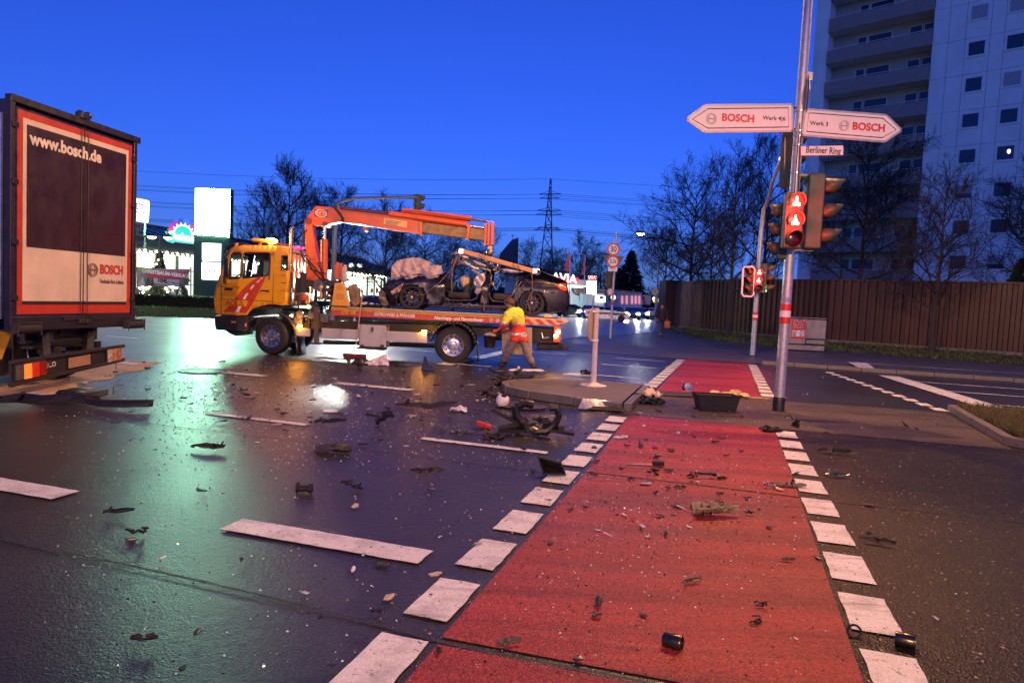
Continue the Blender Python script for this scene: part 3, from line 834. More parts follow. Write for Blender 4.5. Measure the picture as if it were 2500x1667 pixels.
fr.bar(LQ(.012, ZF - .1), LQ(.012, ZT + .03), .07, .1, up=OUT); fr.bar(LQ(.988, ZF - .1), LQ(.988, ZT + .03), .07, .1, up=OUT)
fr.bar(LQ(0, ZT + .01), LQ(1.03, ZT + .01), .1, .12, up=OUT); fr.bar(LQ(0, ZF - .06), LQ(1, ZF - .06), .2, .12, up=OUT)
fr.build('rear_frame', pm('lorry_frame', (.014, .012, .022), .4, dirt=.3), lorry, bevel=.01)
def door(a0, a1):
    z0, z1 = ZF + .04, ZT - .08
    m = MB(); p = [LQ(a0, z0, 0), LQ(a1, z0, 0), LQ(a1, z1, 0), LQ(a0, z1, 0)]
    m.add(p + [q + OUT * .03 for q in p], [(3, 2, 1, 0), (4, 5, 6, 7), (0, 1, 5, 4), (1, 2, 6, 5), (2, 3, 7, 6), (3, 0, 4, 7)])
    d = m.build('door', LBLUE, lorry, bevel=.006)
    def rect(nm, mt, x0, x1, w0, w1, o):
        q = MB(); q.quad(LQ(x0, w0, o), LQ(x1, w0, o), LQ(x1, w1, o), LQ(x0, w1, o)); q.build(nm, mt, d)
    lf = a0 < .4
    rect('red_stripe', LRED, a0 + (.01 if lf else 0), a1 - (0 if lf else .01), z0 + .03, z1 - .03, .032)
    x0 = a0 + .045 if lf else a0; x1 = a1 if lf else a1 - .045
    rect('dark_line', LDARK, x0, x1, z0 + .16, z0 + .22, .034)
    rect('cream_print', LCREAM, x0, x1, z0 + .21, z1 - .125, .035)
    xi0 = x0 + .04 if lf else x0; xi1 = x1 if lf else x1 - .03
    xi0 = x0 + .025 if lf else x0; xi1 = x1 if lf else x1 - .022
    rect('dark_print', LDARK, xi0, xi1, z0 + .95, z1 - .2, .0375)
    return d
HNG = pm('hinge_dark', (.02, .016, .02), .45, .4)
d1 = door(.035, .528); d2 = door(.536, .968)
for zz in (1.35, 2.1, 2.9, 3.65):
    for a in (.022, .975):
        m = MB(); m.box(LQ(a, zz, .05), (.04, .1, .07)); m.tube([LQ(a, zz - .05, .06), LQ(a, zz + .05, .06)], .014, 8); m.build('hinge', HNG, lorry, bevel=.006)
m = MB(); m.bar(LQ(.532, ZF, .03), LQ(.532, ZT - .05, .03), .012, .02, up=OUT); m.build('door_gasket', BLACK, lorry)
for x in (.505, .56):
    m = MB(); m.tube([LQ(x, ZF - .02, .05), LQ(x, ZT - .1, .045)], .006, 8); m.build('lock_rod', pm('rod_dark', (.03, .025, .03), .4, .5), lorry, smooth=True)
    m = MB(); m.box(LQ(x, ZF - .05, .07), (.05, .12, .07)); m.build('rod_cam', DARK, lorry, bevel=.01)
m = MB(); m.bar(LQ(.52, ZF + .0, .07), LQ(.36, ZF - .01, .075), .02, .035); m.bar(LQ(.58, ZF + .0, .07), LQ(.7, ZF - .01, .075), .02, .035); m.build('door_handle', DARK, lorry)
m = MB(); m.box(LQ(.52, ZT + .09, .02), (.12, .2, .1)); m.ball(LQ(.56, ZT + .12, .02), .06, 10, 6); m.ball(LQ(.5, ZT + .11, .02), .06, 10, 6); m.build('top_lamp', BLACK, lorry, bevel=.02)
for a in (.0, .88):
    m = MB(); m.tube([LQ(a, ZF - .12, .1), LQ(a + .16, ZF - .12, .1)], .075, 12); m.build('rubber_buffer', RUBBER, lorry, smooth=True)
    m = MB(); m.tube([LQ(a, ZF - .22, .16), LQ(a, ZF - .04, .17), LQ(a + .16, ZF - .04, .17), LQ(a + .16, ZF - .22, .16)], .01, 6); m.build('buffer_guard', DARK, lorry)
CREAMT = pm('lettering_cream', (.75, .66, .56), .45)
def dz(x, y):      # point on the door print plane under a photo position
    d = ray(x, y); n = OUT; p0 = LQ(0, 0, .040); t = (p0 - V(0, 0, CAMH)).dot(n) / d.dot(n)
    return V(0, 0, CAMH) + d * t
UPZ = V(0, 0, 1)
text('www.bosch.de', .236, CREAMT, d1, dz(166, 364), DW, UPZ, bold=.010, sx=.92, ex=.001)
text('BOSCH', .20, pm('lettering_red2', (.5, .05, .03), .45), d2, dz(273, 660), DW, UPZ, bold=.008, sx=.78, ex=.001)
text('Technik fürs Leben', .092, pm('lettering_brown', (.09, .06, .05), .5), d2, dz(273, 688), DW, UPZ, bold=.001, sx=.74, ex=.001)
em = MB(); o = dz(226.5, 659)
for r, w in ((.1, .006), (.08, .005)): em.tube([o + DW * (r * cos(a)) + UPZ * (r * sin(a)) for a in [2 * pi * i / 28 for i in range(28)]], w, 5, closed=True)
for sx in (-1, 1): em.tube([o + DW * (sx * (.022 + .022 * cos(a))) + UPZ * (.06 * sin(a)) for a in [radians(-70 + 140 * i / 6) for i in range(7)]], .007, 5)
em.bar(o - DW * .06, o + DW * .06, .006, .03); em.build('emblem', pm('emblem_brown', (.2, .14, .11), .5), d2)
# chassis, wheels, rear lamp beam
m = MB()
for a in (.32, .68): m.bar(LQ(a, .83, -.05), LQ(a, .83, -6.5), .1, .26)
m.box(LQ(.5, .85, -.3), (.25, 1.0, .2)); m.box(LQ(.3, .62, -.9), (.7, .3, .5)); m.tube([LQ(.35, .7, -.25), LQ(.75, .68, -.3)], .1, 10)
for i in range(14):
    random.seed(i + 40); q = LQ(random.uniform(.2, .8), random.uniform(.45, .9), -random.uniform(.15, .8))
    m.box(q, (random.uniform(.05, .2), random.uniform(.05, .25), random.uniform(.04, .18)))
m.build('chassis', DARK, lorry, bevel=.01)
def wheel(parent, c, r, w, rimr, axis=V(0, -1, 0), rim=STEEL, name='wheel', holes=10, nut=True):
    c = Vector(c); d, s, u = orth(axis)
    m = MB(); m.lathe([(rimr, -w * .5), (r * .86, -w * .5), (r * .97, -w * .42), (r, -w * .3), (r, w * .3), (r * .97, w * .42), (r * .9, w * .49), (rimr * 1.05, w * .5), (rimr, w * .42)], c, axis, 40, cap=False)
    t = m.build(name, RUBBER, parent, smooth=True)
    m = MB(); m.lathe([(rimr * 1.02, w * .44), (rimr * 1.0, w * .47), (rimr * .93, w * .45), (rimr * .86, w * .30), (rimr * .6, w * .22), (rimr * .55, w * .30), (rimr * .42, w * .34), (rimr * .3, w * .34), (rimr * .26, w * .46), (0, w * .48)], c, axis, 36, cap=False)
    m.lathe([(rimr, w * .44), (rimr, -w * .4), (0, -w * .4)], c, axis, 24, cap=False)
    rm = m.build('rim', rim, t, smooth=True)
    hm = MB()
    for i in range(holes):
        a = 2 * pi * i / holes; p = c + d * (w * .27) + (s * cos(a) + u * sin(a)) * rimr * .735
        hm.lathe([(rimr * .085, .0), (rimr * .085, .012), (0, .012)], p, (d + (s * cos(a) + u * sin(a)) * .35), 10)
    hm.build('vent_hole', BLACK, rm)
    if nut:
        nm = MB()
        for i in range(10):
            a = 2 * pi * (i + .5) / 10; nm.lathe([(.014, 0), (.014, .03), (0, .035)], c + d * (w * .33) + (s * cos(a) + u * sin(a)) * rimr * .36, axis, 6)
        nm.build('wheel_nut', STEEL, rm)
    return t
for k in (0.14, .86): wheel(lorry, LQ(k, .47, -1.1), .47, .3, .28, axis=-DW if k < .5 else DW)
m = MB()
B0, B1 = A(22, 912, 9.0), A(292, 862, 11.35)
bd = (B1 - B0).normalized(); bo = V(bd.y, -bd.x, 0).normalized()
for dzv, o in ((.15, .03), (-.15, .03)): m.bar(B0 + V(0, 0, dzv) + bo * o - bd * .02, B1 + V(0, 0, dzv * (.8 if dzv > 0 else .75)) + bo * o + bd * .06, .06, .05)
m.bar(B0 + bd * .02, B1 - bd * .02, .03, .24, up=(0, 0, 1))
m.build('lamp_beam', DARK, lorry, bevel=.008)
m = MB()
for a in (.3, .68): m = MB(); m.bar(LQ(a, .9, -.1), B0.lerp(B1, a) + V(0, 0, .02), .09, .05); m.build('beam_bracket', DARK, lorry)
def lampbox(nm, t0, t1, mats):
    o = None; n = len(mats)
    p0, p1 = B0.lerp(B1, t0), B0.lerp(B1, t1)
    m = MB(); m.bar(p0 + bo * .03, p1 + bo * .03, .05, .24, up=(0, 0, 1)); base = m.build(nm, BLACK, lorry, bevel=.01)
    for i, mt in enumerate(mats):
        q0, q1 = p0.lerp(p1, (i + .05) / n), p0.lerp(p1, (i + .95) / n)
        m = MB(); m.bar(q0 + bo * .06, q1 + bo * .06, .02, .20, up=(0, 0, 1)); m.build('lamp_glass', mt, base, bevel=.005)
RLG = pm('red_lamp_glass', (.3, .02, .01), .2)
lampbox('tail_lamp', .02, .26, [pm('dirty_lamp_glass', (.12, .08, .06), .3), glow('tail_orange', (1, .16, .02), 1.6), pm('red_lamp_dim', (.3, .02, .01), .2, emit=(1, .03, .01), es=.35), RLG])
lampbox('tail_lamp', .83, .985, [pm('broken_lamp_clear', (.5, .38, .3), .3, var=.5, vs=20), pm('broken_lamp_amber', (.45, .25, .12), .3, var=.5, vs=20), pm('broken_lamp_red', (.4, .16, .1), .3, var=.5, vs=20)])
m = MB(); p0, p1 = B0.lerp(B1, .46), B0.lerp(B1, .66); m.bar(p0 + bo * .04, p1 + bo * .04, .015, .15, up=(0, 0, 1)); m.build('number_plate', pm('plate_blank', (.4, .22, .13), .5, var=.3), lorry)
text('ECO', .1, CREAMT, lorry, B0.lerp(B1, .315) + bo * .02 + V(0, 0, .02), bd, V(0, 0, 1), bold=.001, ex=.001)
m = MB(); q = B1 - bd * .1 + V(0, 0, -.1); m.tube([q, q + V(.005, 0, -.15), G(277, 962, .02) + V(0, 0, .1), G(277, 962, .02)], .006, 6); m.box(q + V(0, 0, -.2), (.05, .05, .03)); m.build('hanging_cable', BLACK, lorry)
# yellow strap under the body
m = MB(); q = LQ(.0, .55, -.2); m.add([q + V(0, 0, .35), q + DW * .25 + V(0, 0, .3), q + DW * .1 + V(0, 0, -.05)], [(0, 1, 2)]); m.build('yellow_wedge', pm('yellow_plastic', (.6, .33, .03), .5), lorry, solid=.02)
# mud flap
for a in (.13, .87): m = MB(); m.box(LQ(a, .42, -.5), (.02, .5, .4)); m.build('mud_flap', RUBBER, lorry)
# aluminium edge strip on the side of the body
m = MB(); m.bar(LQ(-.012, ZF, -.08), LQ(-.012, ZT - .2, -.08), .03, .03); m.build('edge_strip', STEEL, lorry)
# ------------------------------------------------------------------ tow truck with loading crane
YN, YF = 16.9, 19.15
YEL = pm('truck_yellow', (.78, .36, .012), .28, var=.06, vs=2, dirt=.10, coat=.3)
TRED = pm('truck_red', (.52, .05, .018), .35, var=.1, dirt=.12)
ORNG = pm('crane_orange', (.60, .10, .022), .38, var=.14, vs=3, dirt=.22)
TWHITE = pm('truck_white_print', (.8, .74, .68), .4)
GLZ = glass('cab_glass', (.86, .9, .9), .16)
AMBER = glow('amber_light', (1, .36, .03), 110.)
truck = thing('tow_truck', 'yellow flatbed tow truck with orange loading crane parked across the junction', 'tow truck', A(880, 870, 18.0) * 1 - V(0, 0, A(880, 870, 18.0).z))
def slab(mb, pts, Y, d):
    p = [A(x, y, Y) for x, y in pts]; k = len(p)
    mb.add(p + [q + V(0, d, 0) for q in p], [tuple(range(k)), tuple(reversed(range(k, 2 * k)))] + [(i, k + i, k + (i + 1) % k, (i + 1) % k) for i in range(k)])
    return mb
def px2(pts, Y=YN): return [(A(x, y, Y).x, A(x, y, Y).z) for x, y in pts]
# --- cab shell
OUTL = [(540, 769), (527, 765), (524, 740), (524, 716), (531, 692), (537, 673), (552, 632), (559, 613), (565, 606), (577, 601), (600, 599.5), (660, 601), (688, 603), (698, 608), (703, 617), (702, 660), (699, 715), (696, 745), (690, 746), (672, 743), (655, 743), (640, 746.5), (625, 751), (614, 756), (608, 763), (604, 770)]
W1 = [(567, 620), (570, 617.5), (586, 617.5), (589.5, 620), (588.5, 674), (585, 679), (561, 680), (558, 676)]
W2 = [(595, 620), (598, 617.5), (656, 617.5), (660.5, 621), (657, 668), (653, 672.5), (594, 679), (592, 676)]
W3 = [(689, 624), (702, 625), (702, 659), (687.5, 661)]
o2 = px2(OUTL); holes = [px2(W1), px2(W2), px2(W3)]
zc0 = A(600, 680, YN).z
def bulge(Y, sg):
    def f(x, z):
        t = max(0, z - zc0); return V(x, Y + sg * (.035 * t * t + .05 * max(0, t - .5) ** 2 * 1.0), z)
    return f
m = MB(); m.plate(o2, bulge(YN, 1), .12, holes); m.build('cab_side', YEL, truck, smooth=True, solid=.03)
m = MB(); m.plate(o2, bulge(YF, -1), .12, holes); m.build('cab_side', YEL, truck, smooth=True, solid=.03)
def bx(x, z): return bulge(YN, 1)(x, z).y
def shell(i0, i1, nm, mt, **k):
    m = MB()
    for i in range(i0, i1):
        (x0, z0), (x1, z1) = o2[i], o2[(i + 1) % len(o2)]
        n = 8
        for q in range(n):
            def pt(x, z, t):
                a = bx(x, z) ; b = YN + YF - a
                e = .06 * (1 - (2 * t - 1) ** 2) if nm != 'cab_floor' else 0
                return V(x - (e if x < A(600, 650, YN).x and nm != 'cab_floor' else 0), a + (b - a) * t, z + (e * .6 if nm == 'roof' else 0))
            m.quad(pt(x0, z0, q / n), pt(x0, z0, (q + 1) / n), pt(x1, z1, (q + 1) / n), pt(x1, z1, q / n))
    return m.build(nm, mt, truck, smooth=True, **k)
shell(1, 5, 'cab_front', YEL, solid=.03)
shell(5, 7, 'windscreen', GLZ)
shell(7, 14, 'roof', YEL, solid=.03)
shell(14, 17, 'cab_back', YEL, solid=.03)
shell(17, 25, 'wheel_arch_lining', DARK)
for Y, sg in ((YN, 1), (YF, -1)):
    for W_ in (W1, W2, W3):
        pts = px2(W_); f = bulge(Y + .012 * sg, sg)
        m = MB(); m.poly([f(x, z) for x, z in pts]); m.build('window_pane', GLZ, truck)
        m = MB(); f = bulge(Y - .012 * sg, sg); m.tube([f(x, z) for x, z in pts], .018, 6, closed=True); m.build('window_seal', BLACK, truck, smooth=True)
fy = lambda px_, py_, o=.02: (lambda p: V(p.x, bx(p.x, p.z) - o, p.z))(A(px_, py_, YN))
# door seams, handle, grab rail, air intake lines
m = MB()
for P_ in ([(668, 614), (668, 700), (666, 742)], [(541, 714), (545, 730), (668, 735)], [(541, 690), (541, 766)]): m.tube([fy(*p, .0165) for p in P_], .006, 5)
m.build('door_seam', BLACK, truck)
m = MB(); m.tube([fy(637, 710, .03), fy(645, 709, .05), fy(657, 711, .03)], .016, 8); m.ball(fy(655, 710.5, .02), .035, 8, 6); m.build('door_handle', BLACK, truck, smooth=True)
m = MB(); m.tube([fy(658, 625, .02), fy(661, 630, .06), fy(658, 683, .02)], .012, 8); m.build('grab_rail', BLACK, truck, smooth=True)
m = MB()
for y in (672, 690, 709): m.tube([fy(687, y, .017), fy(699, y, .017)], .008, 5)
m.build('vent_line', pm('vent_shadow', (.2, .09, .01), .6), truck)
# road graphic on the door
def decal(nm, pts, mt, o=.0205, par=truck):
    m = MB(); q = px2(pts)
    m.plate(q, lambda x, z: V(x, bx(x, z) - o, z), .15); return m.build(nm, mt, par)
decal('road_graphic', [(630, 677), (650, 676), (640, 698), (630, 717), (618, 739), (610, 753), (602, 764), (575, 762), (547, 761), (560, 745), (574, 729), (592, 707), (610, 690)], TRED)
for q in ([(637, 679), (643, 678), (641, 681), (635.5, 681.5)], [(632, 684), (636, 683.5), (630, 690), (626, 690.5)], [(618, 696), (623, 695.5), (615, 706), (610.5, 706)], [(602, 716), (608, 715.5), (599, 731), (593, 730.5)], [(583, 748), (590, 747.5), (584, 762.5), (574, 762)]): decal('road_dash', q, TWHITE, .0225)
decal('club_sticker', [(551, 732), (606, 734), (603, 748), (547, 745.5)], YEL, .0235)
RT = V(1, 0, -.0)
text('ACE', .15, TRED, truck, fy(567, 740, .026), RT, UPZ, bold=.007, ex=.001, sx=1.1)
for i, s in enumerate(('Auto', 'Club', 'Europa')): text(s, .045, SIGNK, truck, fy(590, 736 + 4.3 * i, .026), RT, UPZ, ex=.001, bold=.001)
text('Gutkowski & Pfänder', .055, TRED, truck, fy(565, 700, .022), RT, UPZ, ex=.001)
m = MB(); q = fy(559, 705.5, .02); m.box(q, (.2, .006, .055)); m.build('name_plate', SIGNK, truck)
for i in range(3): scribble(truck, fy(560, 711 + 4.6 * i, .022), RT, UPZ, .26 + .04 * i, .03, pm('lettering_ochre', (.3, .12, .02), .5), 60 + i)
# bumper, steps, indicators, sun visor, roof beacon bar, mirrors
m = MB(); slab(m, [(523, 772), (530, 768), (541, 769), (606, 772), (602, 790), (596, 812), (560, 809), (545, 806), (527, 806), (523, 795)], YN - .02, 2.29); m.build('bumper', BLACK, truck, bevel=.03)
m = MB(); slab(m, [(524, 773), (528, 768.5), (539, 768.5), (538, 772)], YN - .03, .3); m.build('bumper_corner', WHITEP, truck, bevel=.01)
m = MB(); slab(m, [(548, 806), (580, 812), (600, 812), (600, 818), (575, 820), (560, 814)], YN + .05, .5); m.build('step', DARK, truck, bevel=.01)
m = MB(); slab(m, [(564, 784), (575, 784.5), (575, 788.5), (564, 788)], YN - .035, .03); m.build('indicator', pm('amber_plastic', (.7, .22, .03), .3), truck, bevel=.004)
m = MB(); slab(m, [(597, 790), (602, 789), (602, 798), (597, 797)], YN - .03, .03); m.build('indicator', pm('amber_plastic', (.7, .22, .03), .3), truck, bevel=.004)
m = MB(); slab(m, [(547, 613), (552, 601), (562, 596), (580, 592), (600, 594), (605, 598), (585, 596.5), (566, 600), (556, 607), (549, 616)], YN + .12, 2.0); m.build('sun_visor', pm('smoked_plastic', (.03, .04, .035), .12), truck, bevel=.01)
m = MB(); m.box(A(577, 604, YN + .1) + V(0, 0, .06), (.07, .1, .09)); m.build('marker_lamp', pm('amber_plastic', (.7, .22, .03), .3), truck, bevel=.02)
m = MB()
p0 = A(622, 586, YN + .35); p1 = A(672, 590, YN + .35)
m.bar(V(p0.x, YN + .3, p0.z), V(p1.x, YN + .3, p0.z - .03), .28, .07); m.bar(V(p0.x + .05, YN + .3, p0.z), V(p0.x + .25, YF - .3, p0.z), .26, .08)
m.box(V(p0.x + .12, YN + .4, p0.z - .1), (.07, .07, .2)); m.box(V(p0.x + .4, YN + .4, p0.z - .1), (.1, .1, .16)); m.build('beacon_bar', pm('beacon_orange_plastic', (.75, .25, .02), .3), truck, bevel=.02)
m = MB(); q = A(662, 588, YN + .28); m.ball(q, (.16, .1, .065), 12, 8); m.build('beacon', AMBER, truck, smooth=True)
l = bpy.data.lights.new('beacon_light', 'POINT'); l.energy = 60; l.color = (1, .4, .06); l.shadow_soft_size = .1
lo = bpy.data.objects.new('beacon_light', l); COL.objects.link(lo); lo.parent = truck; lo.location = q + V(0, -.2, .1) - rootloc(truck)
m = MB(); m.tube([fy(556, 620, .0), A(549, 618, YN - .12), A(548, 680, YN - .12), fy(553, 695, 0)], .012, 8); m.build('mirror_arm', BLACK, truck)
m = MB(); slab(m, [(548, 632), (556, 630), (557, 672), (549, 680), (545, 670)], YN - .16, .06); m.build('mirror', BLACK, truck, bevel=.02)
m = MB(); slab(m, [(544, 672), (550, 671), (549, 690), (544, 692)], YN - .16, .06); m.build('mirror', BLACK, truck, bevel=.02)
# interior: seats, wheel, dashboard
m = MB(); m.box(A(627, 700, 17.4) + V(0, 0, .05), (.5, .5, .2)); m.box(A(644, 672, 17.4), (.12, .48, .75)); m.box(A(644, 668, 18.6), (.12, .48, .75)); m.box(A(652, 690, 18.0), (.1, 2.0, .4))
m.build('seat', pm('seat_cloth', (.03, .03, .035), .9), truck, bevel=.05)
m = MB(); sc = A(592, 672, 17.45); ax = V(.55, 0, -.83)
d_, s_, u_ = orth(ax); m.tube([sc + (s_ * cos(a) + u_ * sin(a)) * .22 for a in [2 * pi * i / 20 for i in range(20)]], .016, 6, closed=True); m.bar(sc - s_ * .2, sc + s_ * .2, .02, .03); m.tube([sc, sc + ax * .4], .03, 8); m.build('steering_wheel', BLACK, truck, smooth=True)
m = MB(); m.box(A(562, 690, 18.0) + V(.55, 0, 0), (.35, 2.0, .3)); m.build('dashboard', BLACK, truck, bevel=.04)
m = MB(); slab(m, [(607, 622), (621, 620), (612, 680), (598, 682)], 18.5, .1); m.build('cab_pillar', BLACK, truck)
m = MB(); m.box(V(A(600, 700, 18).x + .3, 18.02, A(600, 745, 18).z), (1.6, 2.1, .06)); m.build('cab_floor', DARK, truck)
# exhaust stack
m = MB(); m.tube([A(705, 744, 17.1), A(709, 665, 17.1)], .058, 14); m.build('exhaust_guard', pm('sooty_steel', (.10, .075, .06), .45, .6, var=.4, dirt=.4), truck, smooth=True)
m = MB(); m.tube([A(709, 665, 17.1), A(711.5, 575, 17.1), A(711.5, 562, 17.1), A(714, 556, 17.1), A(717, 554, 17.12)], [.042, .042, .042, .042, .04], 14); m.build('exhaust_pipe', pm('hot_steel', (.45, .33, .26), .3, .9, var=.3), truck, smooth=True)
# chassis, wheels, mudguards
m = MB()
for Y in (17.55, 18.45): m.bar(A(560, 783, Y), A(1360, 815, Y), .09, .24)
m.box(A(740, 790, 18), (.7, 1.2, .4)); m.box(A(1000, 800, 18), (2.2, .6, .25)); m.tube([A(790, 835, 18), A(1090, 845, 18)], .06, 8)
m.box(A(880, 800, 18.3), (2.6, .8, .3)); m.box(A(1240, 815, 18.2), (1.2, 1.2, .3))
m.build('chassis', DARK, truck, bevel=.01)
fw = A(667, 822, YN + .15); rw = A(1107, 843.5, YN + .15)
fa = V(-.28, -.96, 0)
wheel(truck, V(fw.x, YN + .2, .465), .465, .3, .285, axis=fa, rim=pm('wheel_alu', (.55, .54, .55), .25, .9, var=.15))
wheel(truck, V(fw.x, YF - .2, .465), .465, .3, .285, axis=V(.1, .95, 0))
wheel(truck, V(rw.x, YN + .19, .465), .465, .3, .275, axis=V(0, -1, 0), rim=pm('wheel_alu', (.55, .54, .55), .25, .9, var=.15))
wheel(truck, V(rw.x, YN + .53, .465), .465, .28, .275, axis=V(0, -1, 0)); wheel(truck, V(rw.x, YF - .2, .465), .465, .3, .275, axis=V(0, 1, 0)); wheel(truck, V(rw.x, YF - .54, .465), .465, .28, .275, axis=V(0, 1, 0))
m = MB(); m.tube([V(fw.x, YN + .2, .465), V(fw.x, YF - .2, .465)], .06, 8); m.tube([V(rw.x, YN + .2, .465), V(rw.x, YF - .2, .465)], .09, 8); m.ball(V(rw.x, 18, .465), .22, 10, 8); m.build('axle', DARK, truck)
def guard(cx, r, a0, a1, flap, nm):
    n = 16; m = MB()
    for i in range(n):
        a, b = radians(a0 + (a1 - a0) * i / n), radians(a0 + (a1 - a0) * (i + 1) / n)
        P0, P1 = V(cx + r * cos(a), 0, .465 + r * sin(a)), V(cx + r * cos(b), 0, .465 + r * sin(b))
        m.quad(P0 + V(0, YN - .02, 0), P0 + V(0, YN + .75, 0), P1 + V(0, YN + .75, 0), P1 + V(0, YN - .02, 0))
        P2, P3 = V(cx + (r - .05) * cos(a), YN - .02, .465 + (r - .05) * sin(a)), V(cx + (r - .05) * cos(b), YN - .02, .465 + (r - .05) * sin(b))
        m.quad(P2, P0 + V(0, YN - .02, 0), P1 + V(0, YN - .02, 0), P3)
    if flap:
        e = V(cx + r * cos(radians(a0)), 0, .465 + r * sin(radians(a0)))
        m.quad(e + V(0, YN - .01, 0), e + V(0, YN + .7, 0), e + V(.06, YN + .7, -.45), e + V(.06, YN - .01, -.45))
    m.build(nm, BLACK, truck, smooth=True, solid=.012)
guard(rw.x, .58, 5, 172, True, 'mudguard'); guard(fw.x, .62, -8, 75, True, 'mudguard')
# bed: deck, side rail, headboard, tail ramp
ZB = A(1000, 758, YN).z
xl, xr = A(809, 764, YN).x, A(1285, 773, YN).x
xt = A(1390, 783, YN).x
m = MB(); m.box(V((xl + xr) / 2, (YN + YF) / 2, ZB - .09), (xr - xl, YF - YN - .08, .1)); m.build('deck', pm('deck_checker', (.25, .24, .23), .35, .7, bump=.4, bs=60, dirt=.3), truck)
zt, zm, zb = ZB + .0, ZB - .09, ZB - .215
for Y in (YN, YF):
    m = MB(); m.box(V((xl + xr) / 2, Y, (zt + zm) / 2), (xr - xl, .06, zt - zm)); m.build('upper_rail', pm('rail_ochre', (.5, .24, .015), .4, var=.2, dirt=.25), truck, bevel=.006)
    m = MB(); m.box(V((xl + xr) / 2, Y, (zb + zm) / 2 - .001), (xr - xl, .05, zm - zb - .004)); m.build('lower_rail', TRED if Y == YN else YEL, truck, bevel=.006)
m = MB(); m.box(V((xl + xr) / 2 + .2, YN - .002, ZB + .008), (xr - xl - .4, .075, .016)); m.build('edge_rail', pm('worn_alu', (.45, .42, .40), .4, .8, var=.4, vs=30), truck)
for i in range(22):
    m = MB(); x = xl + .5 + (xr - xl - .8) * i / 21; m.box(V(x, YN - .035, zt - .025), (.02, .006, .02)); m.build('rail_rivet', YEL, truck)
m = MB(); slab(m, [(816.6, 691), (839.4, 691), (853.5, 748), (809, 746)], YN - .03, .12); m.build('headboard_side', YEL, truck, bevel=.012)
m = MB(); slab(m, [(816.6, 691), (839.4, 691), (853.5, 748), (809, 746)], YF - .09, .12); m.build('headboard_side', YEL, truck, bevel=.012)
for i in range(9): 
    m = MB(); p0 = A(822, 697 + 3.0 * i if i < 4 else 705 + 3 * i, YN - .033); m.box(p0 + V(.08, 0, 0), (.15 if i < 4 else .19, .003, .006)); m.build('notice_line', pm('notice_brown', (.4, .17, .02), .6), truck)
decal2 = MB(); slab(decal2, [(836, 757.5), (869, 758.5), (866, 768), (832, 767)], YN - .034, .004); decal2.build('club_sticker', YEL, truck)
text('ACE', .10, TRED, truck, A(846, 763, YN - .037), RT, UPZ, bold=.004, ex=.001, sx=1.1)
text('Auto Club', .03, SIGNK, truck, A(859, 761, YN - .037), RT, UPZ, ex=.001); text('Europa', .03, SIGNK, truck, A(859, 765.5, YN - .037), RT, UPZ, ex=.001)
text('GUTKOWSKI & PFÄNDER', .108, TWHITE, truck, A(963, 769.6, YN - .033), RT, UPZ, bold=.003, ex=.001, sx=.83)
text('Abschlepp- und Pannendienst ·', .118, TWHITE, truck, A(1122, 778.6, YN - .033), RT, UPZ, bold=.004, ex=.001, sx=.86)
text('09 5', .118, TWHITE, truck, A(1219, 783.5, YN - .033), RT, UPZ, bold=.003, ex=.001, sx=.86)
m = MB(); c = A(1199, 782.3, YN - .034); m.tube([c + V(.045 * cos(a), 0, .045 * sin(a)) for a in [2 * pi * i / 20 for i in range(20)]], .005, 5, closed=True); m.tube([c + V(.018, 0, .022), c + V(-.008, 0, .0), c + V(.0, 0, -.024)], .008, 5); m.build('telephone_mark', TWHITE, truck)
# striped tail ramp
m = MB(); tp = [A(x, y, YN) for x, y in ((1283, 774), (1330, 777), (1375, 780), (1390, 783), (1385, 787), (1360, 792), (1340, 794), (1283, 793))]
k = len(tp); m.add(tp + [p + V(0, YF - YN, 0) for p in tp], [tuple(range(k)), tuple(reversed(range(k, 2 * k)))] + [(i, k + i, k + (i + 1) % k, (i + 1) % k) for i in range(k)])
m.build('tail_ramp', pm('ramp_pale', (.72, .45, .25), .4, var=.1), truck, bevel=.008)
for x in (1284, 1311, 1338, 1360):
    m = MB(); q = [A(a, b, YN - .006) for a, b in ((x - 6 + 0, 777.5 + (x - 1284) * .05), (x + 7, 778 + (x - 1284) * .05), (x + 21, 792), (x + 8, 792.5))]
    if x == 1360: q = [A(a, b, YN - .006) for a, b in ((1356, 780.5), (1369, 781.5), (1377, 786.5), (1366, 789.5))]
    m.poly(q); m.build('warning_stripe', TRED, truck, solid=.004)
# tool boxes and side guards
def crate(nm, x0, y0, x1, y1, depth=.5, mt=GREYP, Y=YN):
    m = MB(); slab(m, [(x0, y0), (x1, y0 + (x1 - x0) * .045), (x1, y1 + (x1 - x0) * .045), (x0, y1)], Y, depth); return m.build(nm, mt, truck, bevel=.012)
crate('side_guard', 723, 801, 757, 820, .06); crate('side_guard', 785, 801, 875, 825, .06); crate('side_guard', 942, 808, 1042.6, 833, .06)
cb = crate('tool_box', 876, 792, 942, 845, .55)
m = MB(); m.box(A(909, 804, YN - .01), (.05, .02, .11)); m.build('box_latch', BLACK, cb)
for x in (884, 933): 
    m = MB(); m.box(A(x, 844, YN - .01), (.09, .012, .05)); m.build('box_hinge', DARK, cb)
m = MB(); m.box(A(907, 850, YN + .3), (.7, .5, .04)); m.build('box_tray', DARK, truck)
crate('rear_panel', 1225, 797, 1299, 864, .08, pm('rear_panel_tan', (.36, .30, .24), .5, var=.15, dirt=.3))
for x, y in ((731.5, 797), (1036, 810)):
    m = MB(); m.box(A(x, y, YN - .02) + V(0, 0, .015), (.1, .05, .05)); m.build('side_marker', glow('marker_amber', (1, .36, .03), 260.), truck, bevel=.01)
